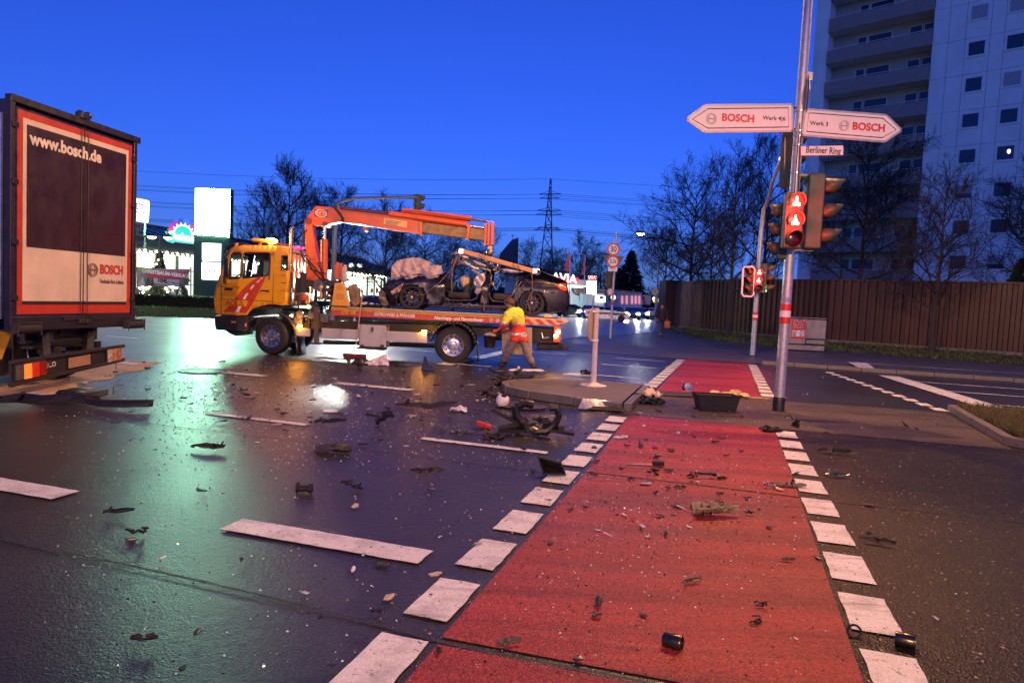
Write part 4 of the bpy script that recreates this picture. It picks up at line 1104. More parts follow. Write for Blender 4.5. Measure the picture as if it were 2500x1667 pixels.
m = MB(); slab(m, [(765.5, 749), (777, 749), (776, 836), (766, 836)], YN - .03, .12); m.build('outrigger_leg', pm('outrigger_brown', (.12, .075, .05), .5, .3, dirt=.4), truck, bevel=.01)
m = MB(); m.box(A(771, 838, YN + .05), (.3, .3, .03)); m.build('outrigger_foot', DARK, truck)
# machinery behind the cab
random.seed(11)
for i in range(26):
    x, y = random.uniform(726, 812), random.uniform(690, 785); Y = random.uniform(17.0, 17.6)
    m = MB(); s = (random.uniform(.05, .28), random.uniform(.05, .3), random.uniform(.05, .22))
    if i % 3: m.box(A(x, y, Y), s)
    else: m.lathe([(s[0] * .5, -s[1] / 2), (s[0] * .5, s[1] / 2)], A(x, y, Y), V(random.uniform(-.4, .4), -1, random.uniform(-.3, .3)), 14)
    m.build('crane_machinery', random.choice([DARK, BLACK, pm('rust_brown', (.10, .035, .02), .6, var=.4, dirt=.4), pm('hydraulic_grey', (.16, .14, .14), .4, .5)]), truck, bevel=.01, smooth=False)
m = MB(); m.lathe([(.0, -.09), (.08, -.08), (.085, .05), (.05, .08), (0, .085)], A(743, 725, 17.0), V(-.3, -1, .1), 18); m.build('oil_cap', ORNG, truck, smooth=True)
m = MB(); m.box(A(741, 749, 17.0), (.2, .04, .06)); m.ball(A(753, 749, 16.98), (.07, .05, .05), 10, 6); m.build('work_lamp', glow('warm_lamp', (1, .75, .45), 2.2), truck)
m = MB(); m.box(A(741, 690, 17.2), (.12, .1, .5)); m.box(A(728, 700, 17.3), (.1, .1, .45)); m.build('frame_post', DARK, truck)
m = MB(); m.ball(A(784, 702, 17.0), .06, 10, 8); m.tube([A(784, 705, 17.0), A(784, 728, 17.0)], .035, 8); m.build('lever_post', pm('lever_tan', (.5, .33, .15), .4), truck, smooth=True)
m = MB()
for x0, y0, x1, y1, s in ((748, 630, 800, 690, 8), (752, 640, 806, 700, -6), (756, 655, 798, 668, 5), (740, 575, 748, 640, -14), (776, 640, 790, 690, 10), (742, 590, 750, 560, -10), (745, 600, 741, 560, -6)):
    a, b = A(x0, y0, 17.55), A(x1, y1, 17.5); c = (a + b) / 2 + V(s * .012, -.05, -abs(s) * .012)
    m.tube([a.lerp(c, t).lerp(c.lerp(b, t), t) for t in [i / 8 for i in range(9)]], .018, 6)
m.build('hydraulic_hose', RUBBER, truck, smooth=True)
for x, y, c in ((838, 640, ORNG), (846, 642, pm('sling_red', (.4, .1, .05), .7, var=.3)), (856, 646, pm('sling_pale', (.5, .42, .36), .8, var=.3))):
    m = MB(); slab(m, [(x - 22, y + 12), (x - 17, y), (x - 11, y), (x - 11, y + 42), (x - 21, y + 42)], 17.3, .12); m.build('hanging_strap', c, truck, bevel=.02)
# crane column and booms (centre of the truck)
YC = 17.75
m = MB(); slab(m, [(743.6, 540), (750, 530), (758, 533), (762, 545), (765, 580), (771, 615), (776, 634), (757, 634), (749, 620), (745, 598)], YC, .34); m.build('crane_column', ORNG, truck, bevel=.02)
m = MB(); slab(m, [(751, 636), (776, 632), (779, 662), (783, 675), (781, 693), (748, 694)], YC - .05, .45); m.build('crane_base', ORNG, truck, bevel=.02)
m = MB(); m.lathe([(.085, -.03), (.085, .48), (.05, .5)], A(752, 541, YC), V(0, 1, 0), 18); m.lathe([(.06, -.03), (.06, .48)], A(793.5, 547, YC), V(0, 1, 0), 16); m.lathe([(.09, -.1), (.09, .4)], A(786, 686, YC - .05), V(0, 1, 0), 16); m.build('pivot_pin', pm('pivot_dark', (.2, .06, .03), .4, .5, dirt=.3), truck, smooth=True)
m = MB(); slab(m, [(771, 502.5), (815, 507), (952, 521), (1030.6, 542), (1029, 558), (1026, 571), (920, 554), (828.6, 541), (800, 548), (789.5, 551), (761, 549), (747, 540), (753, 524)], YC, .32); m.build('main_boom', ORNG, truck, bevel=.018)
m = MB(); slab(m, [(900, 549.5), (1026, 568), (1026, 571.5), (898, 552.5)], YC - .012, .01); m.build('boom_highlight_strip', pm('boom_red_strip', (.65, .16, .1), .4), truck)
m = MB(); slab(m, [(1020, 541), (1184, 560), (1184, 588), (1020, 567)], YC + .05, .22); m.build('boom_extension', pm('greasy_steel', (.11, .06, .025), .35, .5, var=.45, vs=12, dirt=.5), truck, bevel=.008)
for x0, x1 in ((1182, 1188), (1190, 1196), (1198, 1206)):
    m = MB(); slab(m, [(x0 + 1, 545), (x1 + 1, 546), (x1 - 1, 600 - (x0 - 1182) * .1), (x0 - 1, 599)], YC - .03, .38); m.build('boom_end_plate', ORNG, truck, bevel=.008)
m = MB(); slab(m, [(1024, 540), (1031, 542), (1031, 560), (1028, 578), (1024, 571)], YC - .03, .4); m.build('boom_collar', ORNG, truck, bevel=.008)
m = MB(); slab(m, [(1141, 547), (1148, 548), (1147, 570), (1142, 586), (1138, 583)], YC - .04, .42); m.build('boom_collar', ORNG, truck, bevel=.008)
def cyl(nm, p, q, r, mt): 
    m = MB(); m.tube([p, q], r, 14); return m.build(nm, mt, truck, smooth=True)
cyl('boom_cylinder', A(950, 523, YC + .05), A(1140, 549, YC + .05), .085, ORNG); cyl('boom_cylinder', A(982, 515, YC + .22), A(1150, 535, YC + .22), .075, ORNG)
cyl('cylinder_rod', A(1140, 550, YC + .05), A(1184, 557, YC + .05), .04, STEEL); cyl('cylinder_rod', A(1150, 535, YC + .22), A(1190, 541, YC + .22), .035, STEEL)
m = MB(); m.tube([A(980, 514, YC), A(1030, 518, YC), A(1130, 532, YC), A(1205, 543, YC), A(1206, 550, YC)], .012, 6); m.tube([A(830, 505, YC - .02), A(950, 519, YC - .02)], .02, 6); m.tube([A(830, 509, YC - .03), A(948, 523, YC - .03)], .02, 6); m.build('steel_pipe', pm('pipe_rusty', (.3, .1, .06), .4, .6), truck, smooth=True)
m = MB()
for k in range(2): m.tube([A(811 + 3 * k, 503, YC - .05), A(818 + 3 * k, 510, YC - .07), A(828 + 3 * k, 522, YC - .06), A(836 + 2 * k, 534, YC - .05), A(833 + 2 * k, 542, YC)], .028, 8)
m.build('hydraulic_hose', RUBBER, truck, smooth=True)
m = MB(); m.tube([A(950, 522, YC), A(949, 507, YC), A(956, 507, YC), A(956, 520, YC)], .008, 6); m.build('wire_loop', STEEL, truck)
m = MB(); slab(m, [(884, 551), (897, 554), (896, 565), (888, 564)], YC + .02, .24); m.build('boom_lug', ORNG, truck, bevel=.01)
cyl('lift_rod', A(793, 550, YC + .1), A(793, 590, YC + .1), .042, STEEL); cyl('lift_cylinder', A(793.5, 585, YC + .1), A(792, 680, YC + .1), .075, ORNG)
cyl('side_pipe', A(784.5, 585, YC + .02), A(784, 640, YC + .02), .02, pm('pipe_yellow', (.7, .5, .2), .3, .5))
m = MB(); m.prism(circ(1, 28), A(784, 521, YC - .006), V(.15, 0, -.012), V(0, 0, .1), V(0, -.002, 0)); m.build('maker_badge', pm('badge_white', (.75, .7, .62), .4), truck)
m = MB(); slab(m, [(768, 510.5), (800, 513), (799, 532), (767, 529)], YC - .004, .004); m.build('badge_field', pm('badge_purple', (.10, .05, .14), .4), truck)
m = MB(); m.prism(circ(1, 28), A(784, 521, YC - .0085), V(.132, 0, -.01), V(0, 0, .085), V(0, -.001, 0)); m.build('badge_inner', pm('badge_orange', (.5, .12, .05), .4), truck)
text('HMF', .13, pm('badge_gold', (.7, .45, .15), .4), truck, A(784, 521, YC - .012), V(1, 0, -.03), UPZ, bold=.003, ex=.001, sx=.9)
m = MB(); slab(m, [(937.5, 532.5), (994, 541), (993, 556), (936, 547)], YC - .006, .006); m.build('load_chart', pm('chart_yellow', (.7, .42, .12), .4), truck)
m = MB()
for i in range(4): m.bar(A(941, 537 + 2.7 * i, YC - .009), A(980 - 4 * i, 543 + 2.6 * i, YC - .009), .004, .008)
m.build('chart_line', SIGNK, truck)
# rear lamps, bucket, tow bar, hook
m = MB(); m.box(A(1360, 815, YN + .1), (.18, .12, .42)); m.build('rear_lamp_housing', TRED, truck, bevel=.01)
for x, y in ((1363, 810), (1357, 820.5)):
    m = MB(); m.ball(A(x, y, YN + .03), .05, 10, 6); m.build('rear_lamp', glow('rear_amber', (1, .45, .08), 90.), truck, smooth=True)
m = MB(); m.bar(A(1308, 853, 17.3), A(1384, 850, 17.3), .12, .06); m.bar(A(1350, 838, 17.3), A(1384, 848, 17.2), .1, .1); m.box(A(1380, 848, 17.25), (.16, .2, .1)); m.box(A(1335, 840, 17.8), (.5, 1.2, .18)); m.build('tow_hitch', DARK, truck, bevel=.015)
m = MB(); m.box(A(1330, 818, 17.5), (.7, .8, .4)); m.build('underlift', DARK, truck, bevel=.03)
m = MB(); m.tube([A(1322, 812, 17.0), A(1325, 826, 17.0), A(1340, 824, 17.0)], .03, 6); m.build('chain_hook', pm('blue_grey_steel', (.3, .33, .45), .35, .7), truck)
bk = thing('bucket', 'dark plastic bucket with a rag hanging under the tow truck bed', 'bucket', A(1196, 848, 17.0))
m = MB(); c = A(1196, 834, 17.05); m.lathe([(.13, -.15), (.16, .15), (.165, .155), (.15, .15), (.12, -.14), (0, -.14)], c, V(0, 0, 1), 20); m.build('bucket_body', BLACK, bk, smooth=True)
m = MB(); m.ball(c + V(0, -.01, .16), (.17, .15, .07), 14, 8); m.jitter(.03, 8); m.build('rag', pm('rag_grey', (.4, .36, .34), .9, var=.3), bk, smooth=True)
m = MB(); m.tube([c + V(-.16, 0, .14), c + V(-.1, 0, .3), c + V(.05, 0, .36), c + V(.16, 0, .15)], .008, 6); m.build('bucket_handle', STEEL, bk)
# ------------------------------------------------------------------ wrecked saloon on the bed
YW, CW = 17.15, 1.82
NAVY = pm('wreck_navy_paint', (.006, .005, .014), .28, .0, var=.4, vs=5, coat=.15, dirt=.25, spec=.4)
TRIM = pm('wreck_black_trim', (.009, .008, .008), .6, bump=.3, spec=.3)
TORN = pm('torn_bright_metal', (.5, .45, .40), .35, .8, var=.5, vs=25)
wreck = thing('wrecked_car', 'dark blue saloon car with doors gone and front crushed on the truck bed', 'car', V(A(1140, 755, 18).x, 18.05, ZB))
def z5(u, v): return (900 + u / 4.523, 580 + v / 4.523)
def w2(pts): return [(lambda p: (p.x, p.z))(A(*z5(*q), YW)) for q in pts]
zbelt, zlow = A(*z5(1000, 500), YW).z, A(*z5(1000, 740), YW).z
def skin(Y, sg, amp=.012, sd=0.):
    def f(x, z):
        t = (z - zlow) / (zbelt - zlow)
        b = .10 * max(0, t - .55) ** 2 + .05 * max(0, .25 - t) ** 2 + .22 * max(0, t - 1.0)
        e = noise.noise(Vector((x * 3, z * 4, sd))) * amp
        xe = max(0, abs(x - A(*z5(1150, 700), YW).x) - 1.55); b += .12 * xe * xe
        return V(x, Y + sg * (b + e), z)
    return f
FEND = [(150, 560), (200, 490), (330, 450), (520, 428), (700, 415), (830, 405), (850, 520), (840, 640), (810, 700), (780, 745), (650, 748), (640, 700), (625, 620), (590, 570), (540, 540), (480, 525), (415, 540), (365, 570), (330, 620), (315, 690), (322, 765), (250, 760), (160, 745), (120, 690), (105, 600)]
SILL = [(650, 748), (780, 745), (850, 722), (1210, 722), (1260, 730), (1330, 742), (1500, 745), (1600, 725), (1632, 765), (1640, 805), (1500, 815), (1200, 800), (900, 778), (650, 770)]
BP = [(1225, 722), (1240, 560), (1270, 430), (1300, 345), (1370, 345), (1362, 450), (1340, 560), (1322, 640), (1330, 742), (1260, 730)]
QUAR = [(1600, 725), (1570, 690), (1620, 610), (1650, 540), (1690, 470), (1750, 430), (1830, 410), (1860, 350), (1950, 393), (2080, 443), (2180, 475), (2195, 510), (2205, 590), (2216, 650), (2212, 740), (2195, 805), (2060, 820), (1968, 828), (1965, 770), (1950, 690), (1910, 630), (1860, 600), (1800, 590), (1735, 605), (1690, 640), (1655, 690), (1640, 760), (1632, 765)]
for Y, sg, sd in ((YW, 1, 0.), (YW + CW, -1, 9.)):
    for nm, P_, am in (('front_wing', FEND, .03), ('sill', SILL, .006), ('centre_pillar', BP, .02), ('rear_wing', QUAR, .008)):
        m = MB(); m.plate(w2(P_), skin(Y, sg, am, sd), .07); m.build(nm, NAVY, wreck, smooth=True, solid=.012, angle=60)
def sweep(nm, prof, mt, amp=.01, inset=.08, crown=.04, n=12, tail=None):
    P_ = w2(prof); m = MB(); k = len(P_); vs = []; fs = []
    Pd = []
    for i in range(k - 1):
        for q in range(4): Pd.append((P_[i][0] + (P_[i + 1][0] - P_[i][0]) * q / 4, P_[i][1] + (P_[i + 1][1] - P_[i][1]) * q / 4))
    Pd.append(P_[-1]); k = len(Pd)
    for x, z in Pd:
        for j in range(n + 1):
            t = j / n; y = YW + inset + (CW - 2 * inset) * t
            e = noise.noise_vector(Vector((x * 2.2, y * 2.2, z * 2))) * amp
            vs.append(V(x, y, z + crown * (1 - (2 * t - 1) ** 2)) + e)
    for i in range(k - 1):
        for j in range(n): fs.append((i * (n + 1) + j, i * (n + 1) + j + 1, (i + 1) * (n + 1) + j + 1, (i + 1) * (n + 1) + j))
    m.add(vs, fs); return m.build(nm, mt, wreck, smooth=True, solid=.01, angle=50)
sweep('bonnet', [(260, 465), (350, 432), (600, 405), (830, 392)], NAVY, .07, .04, .06)
sweep('boot_lid', [(1700, 335), (1800, 340), (1860, 352), (2000, 410), (2150, 468), (2192, 495), (2200, 560)], NAVY, .012, .05, .05)
sweep('rear_bumper', [(2200, 560), (2216, 650), (2212, 740), (2195, 805), (2100, 815)], NAVY, .012, .02, .0)
sweep('front_end', [(160, 745), (120, 690), (108, 600), (160, 540), (260, 465)], TRIM, .10, .02, .0)
sweep('floor_pan', [(650, 765), (900, 770), (1500, 800), (1640, 800), (1970, 825)], TRIM, .01, .05, .0)
sweep('bulkhead', [(800, 770), (830, 600), (850, 420)], TRIM, .04, .1, .0)
# collapsed roof, hanging between pillars
sweep('roof', [(1000, 215), (1150, 260), (1330, 330), (1500, 385), (1650, 400), (1780, 385)], TRIM, .05, .15, .0)
m = MB()
for P_ in ([(1000, 200), (1160, 262), (1290, 318)], [(980, 240), (1130, 300), (1260, 345)], [(1380, 330), (1520, 370), (1700, 385)], [(1000, 265), (1180, 335), (1290, 350)]):
    pts = [A(*z5(*q), YW + random.uniform(.0, .25)) for q in P_]; m.tube(pts, .022, 5)
m.jitter(.03, 9).build('roof_rail', TORN, wreck, smooth=True)
# pale torn headliner strips
random.seed(5)
for P_ in ([(1000, 262), (1060, 260), (1130, 300), (1125, 320), (1020, 290)], [(1040, 195), (1100, 215), (1110, 240), (1050, 228)], [(1150, 250), (1290, 300), (1300, 322), (1180, 290)], [(1470, 345), (1560, 355), (1690, 378), (1690, 390), (1560, 384), (1490, 372)], [(1145, 350), (1165, 350), (1240, 405), (1225, 418), (1150, 372)], [(1200, 420), (1280, 390), (1290, 470), (1230, 560), (1165, 520), (1165, 470)], [(1195, 540), (1255, 490), (1235, 600), (1205, 635), (1168, 600)]):
    m = MB(); Y = YW - random.uniform(.0, .1); m.plate(w2(P_), lambda x, z: V(x, Y + noise.noise(Vector((x * 9, z * 9, 2))) * .09, z), .05)
    m.build('torn_lining', pm('lining_pale', (.55, .47, .42), .8, var=.35, vs=8), wreck, smooth=True, solid=.008)
# pillar tangle: bent dark and bright strips
for i in range(42):
    u, v = random.choice([(random.uniform(1255, 1385), random.uniform(320, 560)), (random.uniform(1620, 1760), random.uniform(400, 620)), (random.uniform(950, 1010), random.uniform(180, 300)), (random.uniform(1380, 1470), random.uniform(320, 390))])
    p = A(*z5(u, v), YW + random.uniform(-.04, .3)); d = V(random.uniform(-1, 1), random.uniform(-.6, .6), random.uniform(-1, 1)).normalized() * random.uniform(.05, .17)
    m = MB(); q = p + d * .5 + V(random.uniform(-.05, .05), 0, random.uniform(-.05, .05)); w = random.uniform(.012, .04)
    s = V(random.uniform(-1, 1), -.3, random.uniform(-1, 1)).normalized() * w
    m.add([p - s, p + s, q + s * 1.3, q - s * .7, p + d + s * .6, p + d - s], [(0, 1, 2, 3), (3, 2, 4, 5)])
    m.build('bent_strip', random.choice([TRIM, TRIM, TORN, pm('torn_tan', (.4, .28, .16), .6, var=.4)]), wreck, solid=.006)
for i in range(46):   # crushed front: broken bits of grille, lamp and frame
    u, v = random.uniform(100, 380), random.uniform(440, 760)
    if v < 560 - (u - 100) * .35: continue
    if v > 640 and u > 240: continue
    p = A(*z5(u, v), YW + random.uniform(-.06, .5)); d = V(random.uniform(-1, 1), random.uniform(-.5, .5), random.uniform(-.8, .8)).normalized() * random.uniform(.04, .16)
    s = V(random.uniform(-1, 1), -.4, random.uniform(-1, 1)).normalized() * random.uniform(.015, .05)
    m = MB(); m.add([p - s, p + s, p + d + s * .5, p + d - s], [(0, 1, 2, 3)]); m.build('bent_strip', random.choice([TRIM, NAVY, TRIM, TORN, pm('torn_tan', (.4, .28, .16), .6, var=.4)]), wreck, solid=.008)
m = MB(); m.plate(w2([(110, 600), (150, 580), (190, 620), (200, 690), (230, 740), (160, 755), (125, 700)]), lambda x, z: V(x, YW - .06 + noise.noise(Vector((x * 7, z * 7, 0))) * .12, z), .05); m.build('torn_bumper', pm('bumper_grey', (.16, .13, .10), .5, var=.5), wreck, smooth=True, solid=.012)
# door aperture seals
m = MB(); m.tube([A(*z5(*q), YW - .01) for q in ((840, 540), (832, 620), (850, 670), (890, 690), (1000, 695), (1140, 692), (1190, 670), (1212, 610))], .014, 6); m.build('door_seal', pm('seal_brown', (.12, .06, .04), .4), wreck, smooth=True)
m = MB(); m.tube([A(*z5(*q), YW - .01) for q in ((1330, 600), (1340, 660), (1370, 700), (1480, 712), (1550, 690), (1620, 600), (1690, 480))], .012, 6); m.build('door_seal', pm('seal_brown', (.12, .06, .04), .4), wreck, smooth=True)
m = MB(); m.tube([A(*z5(*q), YW + .06) for q in ((1740, 495), (1900, 498), (2060, 510))], .010, 6); m.build('window_chrome', pm('chrome_strip', (.6, .5, .4), .2, 1.), wreck, smooth=True)
m = MB(); m.tube([A(*z5(*q), YW - .025) for q in ((1945, 622), (2000, 612), (2060, 605))], .006, 6); m.build('bumper_line', pm('chrome_strip', (.6, .5, .4), .2, 1.), wreck)
# seats and airbags
m = MB(); m.box(A(*z5(1000, 640), YW + .55), (.55, .55, .16)); m.box(A(*z5(1090, 570), YW + .55), (.16, .5, .62), Matrix.Rotation(radians(14), 3, 'Y')); m.build('front_seat', pm('seat_dark', (.03, .022, .02), .7, var=.3), wreck, bevel=.05)
m = MB(); m.box(A(*z5(1000, 640), YW + 1.3), (.55, .5, .16)); m.box(A(*z5(1100, 575), YW + 1.3), (.16, .48, .6), Matrix.Rotation(radians(14), 3, 'Y')); m.build('front_seat', pm('seat_dark', (.03, .022, .02), .7), wreck, bevel=.05)
m = MB(); m.box(A(*z5(1480, 660), YW + .9), (.5, 1.3, .2)); m.box(A(*z5(1640, 580), YW + .95), (.16, 1.25, .6), Matrix.Rotation(radians(20), 3, 'Y')); m.build('rear_seat', pm('seat_dark', (.03, .022, .02), .7), wreck, bevel=.06)
m = MB(); m.ball(A(*z5(1062, 478), YW + .3), (.115, .1, .155), 16, 12); m.jitter(.05, 9, 3.); m.build('airbag', pm('airbag_tan', (.62, .44, .26), .85, var=.15), wreck, smooth=True)
m = MB(); m.box(A(*z5(870, 520), YW + .9), (.3, 1.5, .3)); m.build('dashboard', TRIM, wreck, bevel=.06)
m = MB(); m.tube([A(*z5(955, 560), YW + .45) + V(.05 * sin(a), .19 * cos(a), .18 * sin(a)) for a in [2 * pi * i / 20 for i in range(20)]], .015, 6, closed=True); m.build('steering_wheel', TRIM, wreck)
# lights
m = MB(); m.plate(w2([(2068, 515), (2150, 500), (2188, 508), (2192, 590), (2150, 585), (2100, 560)]), lambda x, z: skin(YW - .012, 1)(x, z), .05); m.build('tail_light', pm('tail_lamp_red', (.6, .05, .015), .15, emit=(1, .06, .01), es=.5, var=.5, vs=18), wreck, smooth=True, solid=.01)
m = MB(); m.plate(w2([(240, 600), (300, 560), (390, 500), (375, 545), (330, 620), (310, 600), (260, 640)]), lambda x, z: V(x, YW - .03 + noise.noise(Vector((x * 12, z * 12, 5))) * .06, z), .04); m.build('broken_headlight', pm('lamp_pinkish', (.4, .22, .18), .3, var=.8, vs=22), wreck, smooth=True, solid=.01)
def alloy(c, r, axis=V(0, -1, 0)):
    d, s, u = orth(axis); w = .22
    m = MB(); m.lathe([(r * .72, -w / 2), (r * .92, -w / 2), (r, -w * .38), (r, w * .38), (r * .93, w / 2), (r * .74, w / 2), (r * .70, w * .4)], c, axis, 40, cap=False); t = m.build('wheel', RUBBER, wreck, smooth=True)
    rimm = pm('black_alloy', (.02, .02, .022), .25, .5)
    m = MB(); m.lathe([(r * .735, w * .47), (r * .71, w * .48), (r * .69, w * .38), (r * .68, -w * .4)], c, axis, 36, cap=False); m.lathe([(r * .13, w * .40), (r * .11, w * .44), (0, w * .45)], c, axis, 20)
    rm = m.build('rim', rimm, t, smooth=True)
    for i in range(10):
        a = 2 * pi * i / 10
        for da in (-.09, .09):
            m = MB(); e0 = (s * cos(a) + u * sin(a)); e1 = (s * cos(a + da) + u * sin(a + da))
            m.bar(c + d * (w * .39) + e0 * r * .1, c + d * (w * .42) + e1 * r * .70, .018, .02, up=d); m.build('spoke', rimm, rm)
    m = MB(); m.lathe([(r * .5, .0), (r * .5, .02)], c, axis, 24); m.build('brake_disc', pm('brake_disc', (.1, .08, .07), .4, .7), t)
    m = MB(); m.lathe([(.028, w * .455), (.0, w * .458)], c, axis, 12, cap=False); m.build('hub_cap', pm('hub_pale', (.6, .6, .65), .3), rm)
for (u, v) in ((480, 690), (1800, 760)):
    p = A(*z5(u, v), YW + .1); r = .325
    alloy(V(p.x, YW + .13, ZB + r + .01), r); alloy(V(p.x, YW + CW - .13, ZB + r + .01), r, V(0, 1, 0))
# wedge block under the rear wheel
m = MB(); slab(m, [z5(1940, 850), z5(2020, 855), z5(2020, 880), z5(1940, 878)], YN + .1, .3); tag(m.build('wheel_chock', pm('chock_yellow', (.75, .5, .2), .5)), 'yellow wheel chock behind the wrecked car on the truck bed', 'wheel chock')
# loose grille on the deck in front of the wreck
gr = thing('loose_grille', 'broken grille panel lying on the truck bed before the wreck', 'car part', A(895, 748, 17.3))
m = MB(); slab(m, [(872, 746), (878, 739), (892, 736), (905, 741), (930, 745), (932, 751), (900, 752), (875, 751)], 17.2, .25); m.build('panel', TRIM, gr, bevel=.02)
m = MB(); slab(m, [(878, 743), (884, 739), (892, 737), (897, 741), (890, 744)], 17.15, .04); slab(m, [(899, 742), (906, 739), (914, 741), (910, 744)], 17.15, .04); m.build('grille_ring', pm('grille_pale', (.6, .6, .62), .3), gr, bevel=.01)
# dark people carrier load: crate of parts behind headboard
cr = thing('load_box', 'wooden part crate leaning behind the yellow headboard', 'crate', A(862, 745, 17.4))
m = MB(); slab(m, [(848, 700), (862, 690), (868, 712), (875, 742), (862, 746), (852, 730)], 17.5, .5); m.jitter(.05, 4); m.build('crate_side', pm('crate_wood', (.25, .16, .10), .8, var=.4), cr, bevel=.01)

# sheet over the bonnet
sh = thing('cover_sheet', 'crumpled pale sheet thrown over the bonnet of the wrecked car', 'sheet', A(1010, 660, 18.0))
P_ = [(238, 475), (245, 310), (290, 255), (360, 222), (470, 206), (560, 220), (640, 260), (700, 300), (800, 298), (790, 330), (815, 385), (760, 440), (640, 455), (500, 452), (400, 460), (330, 470), (280, 470)]
q = w2(P_); m = MB()
zl = A(*z5(500, 420), YW).z
def drape(x, z):
    t = max(0, z - zl); f = noise.noise(Vector((x * 6, z * 3.5, 1))) * .06 + .028 * sin(x * 17 - z * 10 + 4 * noise.noise(Vector((x * 2.5, z * 2.5, 7)))) + .016 * sin(x * 31 + z * 17 + 5 * noise.noise(Vector((x * 3, z * 4, 2))))
    return V(x, YW + .06 + 1.5 * t * t + .25 * t + f, z + noise.noise(Vector((x * 9, 3, z * 7))) * .03)
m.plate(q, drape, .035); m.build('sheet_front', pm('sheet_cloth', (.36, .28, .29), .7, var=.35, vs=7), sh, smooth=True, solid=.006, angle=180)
top = [A(*z5(*p), YW) for p in P_[2:8]]
m = MB(); n = 10; vs = []; fs = []
for j in range(n + 1):
    t = j / n
    for p in top:
        tt = max(0, p.z - zl); y0 = YW + .06 + 1.5 * tt * tt + .25 * tt
        vs.append(V(p.x, y0 + (YW + CW - .2 - y0) * t, p.z - .16 * max(0, t - .25) ** 2 + noise.noise(Vector((p.x * 5, t * 6, 2))) * .04))
k = len(top)
for j in range(n):
    for i in range(k - 1): fs.append((j * k + i, j * k + i + 1, (j + 1) * k + i + 1, (j + 1) * k + i))
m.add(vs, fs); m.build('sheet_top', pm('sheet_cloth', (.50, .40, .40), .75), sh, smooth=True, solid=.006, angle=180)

# lifting beam on the crane hook, with slings round the wreck
lb = thing('lifting_beam', 'tan steel lifting beam hanging from the crane hook over the wreck', 'lifting beam', A(1197, 640, 17.3))
b0, b1 = A(1130, 614, 17.25), A(1302, 662, 17.25)
BEAMM = pm('beam_tan', (.55, .26, .09), .45, var=.2, vs=6, dirt=.15)
m = MB(); m.bar(b0, b1, .1, .115, up=(0, 0, 1)); m.build('beam', BEAMM, lb, bevel=.012)
for t in (.26, .31, .74, .80):
    m = MB(); p = b0.lerp(b1, t); m.bar(p + V(-.05, -.056, .06), p + V(.03, -.056, -.06), .03, .012); m.build('strap_mark', pm('strap_brown', (.22, .1, .04), .6), lb)
for p, e in ((b0, -1), (b1, 1)):
    m = MB(); m.box(p + V(.04 * e, 0, 0), (.16, .13, .16)); m.build('end_plate', STEEL, lb, bevel=.02)
    m = MB(); m.tube([p + V(.1 * e + .07 * cos(a), -.02, -.02 + .07 * sin(a)) for a in [2 * pi * i / 14 for i in range(14)]], .018, 6, closed=True); m.build('shackle', STEEL, lb, smooth=True)
SL = pm('sling_brown', (.30, .15, .09), .8, var=.25, vs=12)
def sling(pts, w=.03):
    m = MB(); P3 = [Vector(p) for p in pts]
    for a, b in zip(P3, P3[1:]): m.bar(a, b, w, .012)
    m.build('sling', SL, lb, bevel=.003)
sling([A(*z5(955, 235), 17.12), A(*z5(935, 330), 17.05), A(*z5(780, 500), 17.02), A(*z5(610, 635), 17.04)])
sling([A(*z5(610, 635), 17.04), A(*z5(540, 628), 17.05), A(*z5(500, 632), 17.1)])
sling([A(*z5(985, 200), 17.1), A(*z5(925, 350), 17.05), A(*z5(915, 480), 17.03), A(*z5(918, 605), 17.06)], .045)
sling([A(*z5(930, 235), 17.15), A(*z5(905, 400), 17.1), A(*z5(880, 460), 17.1)], .03)
sling([A(*z5(1805, 380), 17.12), A(*z5(1808, 600), 17.0), A(*z5(1790, 700), 16.98), A(*z5(1778, 850), 17.02)], .035)
sling([A(*z5(1795, 600), 17.0), A(*z5(1755, 700), 16.99), A(*z5(1785, 820), 16.99)], .05)
sling([A(*z5(1250, 640), 17.05), A(*z5(1278, 740), 17.03), A(*z5(1270, 820), 17.03)], .05)
sling([A(*z5(1690, 480), 17.1), A(*z5(1600, 620), 17.05), A(*z5(1500, 700), 17.05)], .025)
m = MB(); h0 = A(1197, 600, YC + .1); m.bar(h0, h0 + V(0, 0, -.12), .1, .1); m.ball(h0 + V(0, 0, -.17), (.1, .08, .11), 12, 8); m.tube([h0 + V(.0, 0, -.25), h0 + V(-.1, 0, -.3), h0 + V(-.12, 0, -.4), h0 + V(-.02, -.02, -.46), h0 + V(.08, -.02, -.4)], .03, 8); m.build('hook_block', pm('hook_metal', (.3, .2, .14), .35, .7, var=.4), lb, smooth=True)
for i in range(16):
    a = h0 + V(random.uniform(-.25, .3), -.3 * random.random() - .2, -.35 - .22 * random.random() - .1)
    m = MB(); m.tube([a + V(.035 * cos(t), .012 * sin(t), .022 * sin(t)) for t in [2 * pi * k / 8 for k in range(8)]], .009, 5, closed=True); m.build('chain_link', STEEL, lb, smooth=True)
m = MB(); m.tube([h0 + V(0, 0, -.4), b0.lerp(b1, .42) + V(0, 0, .05)], .02, 6); m.tube([h0 + V(0, 0, -.4), b0.lerp(b1, .28) + V(0, 0, .05)], .014, 6); m.build('hook_chain', STEEL, lb)

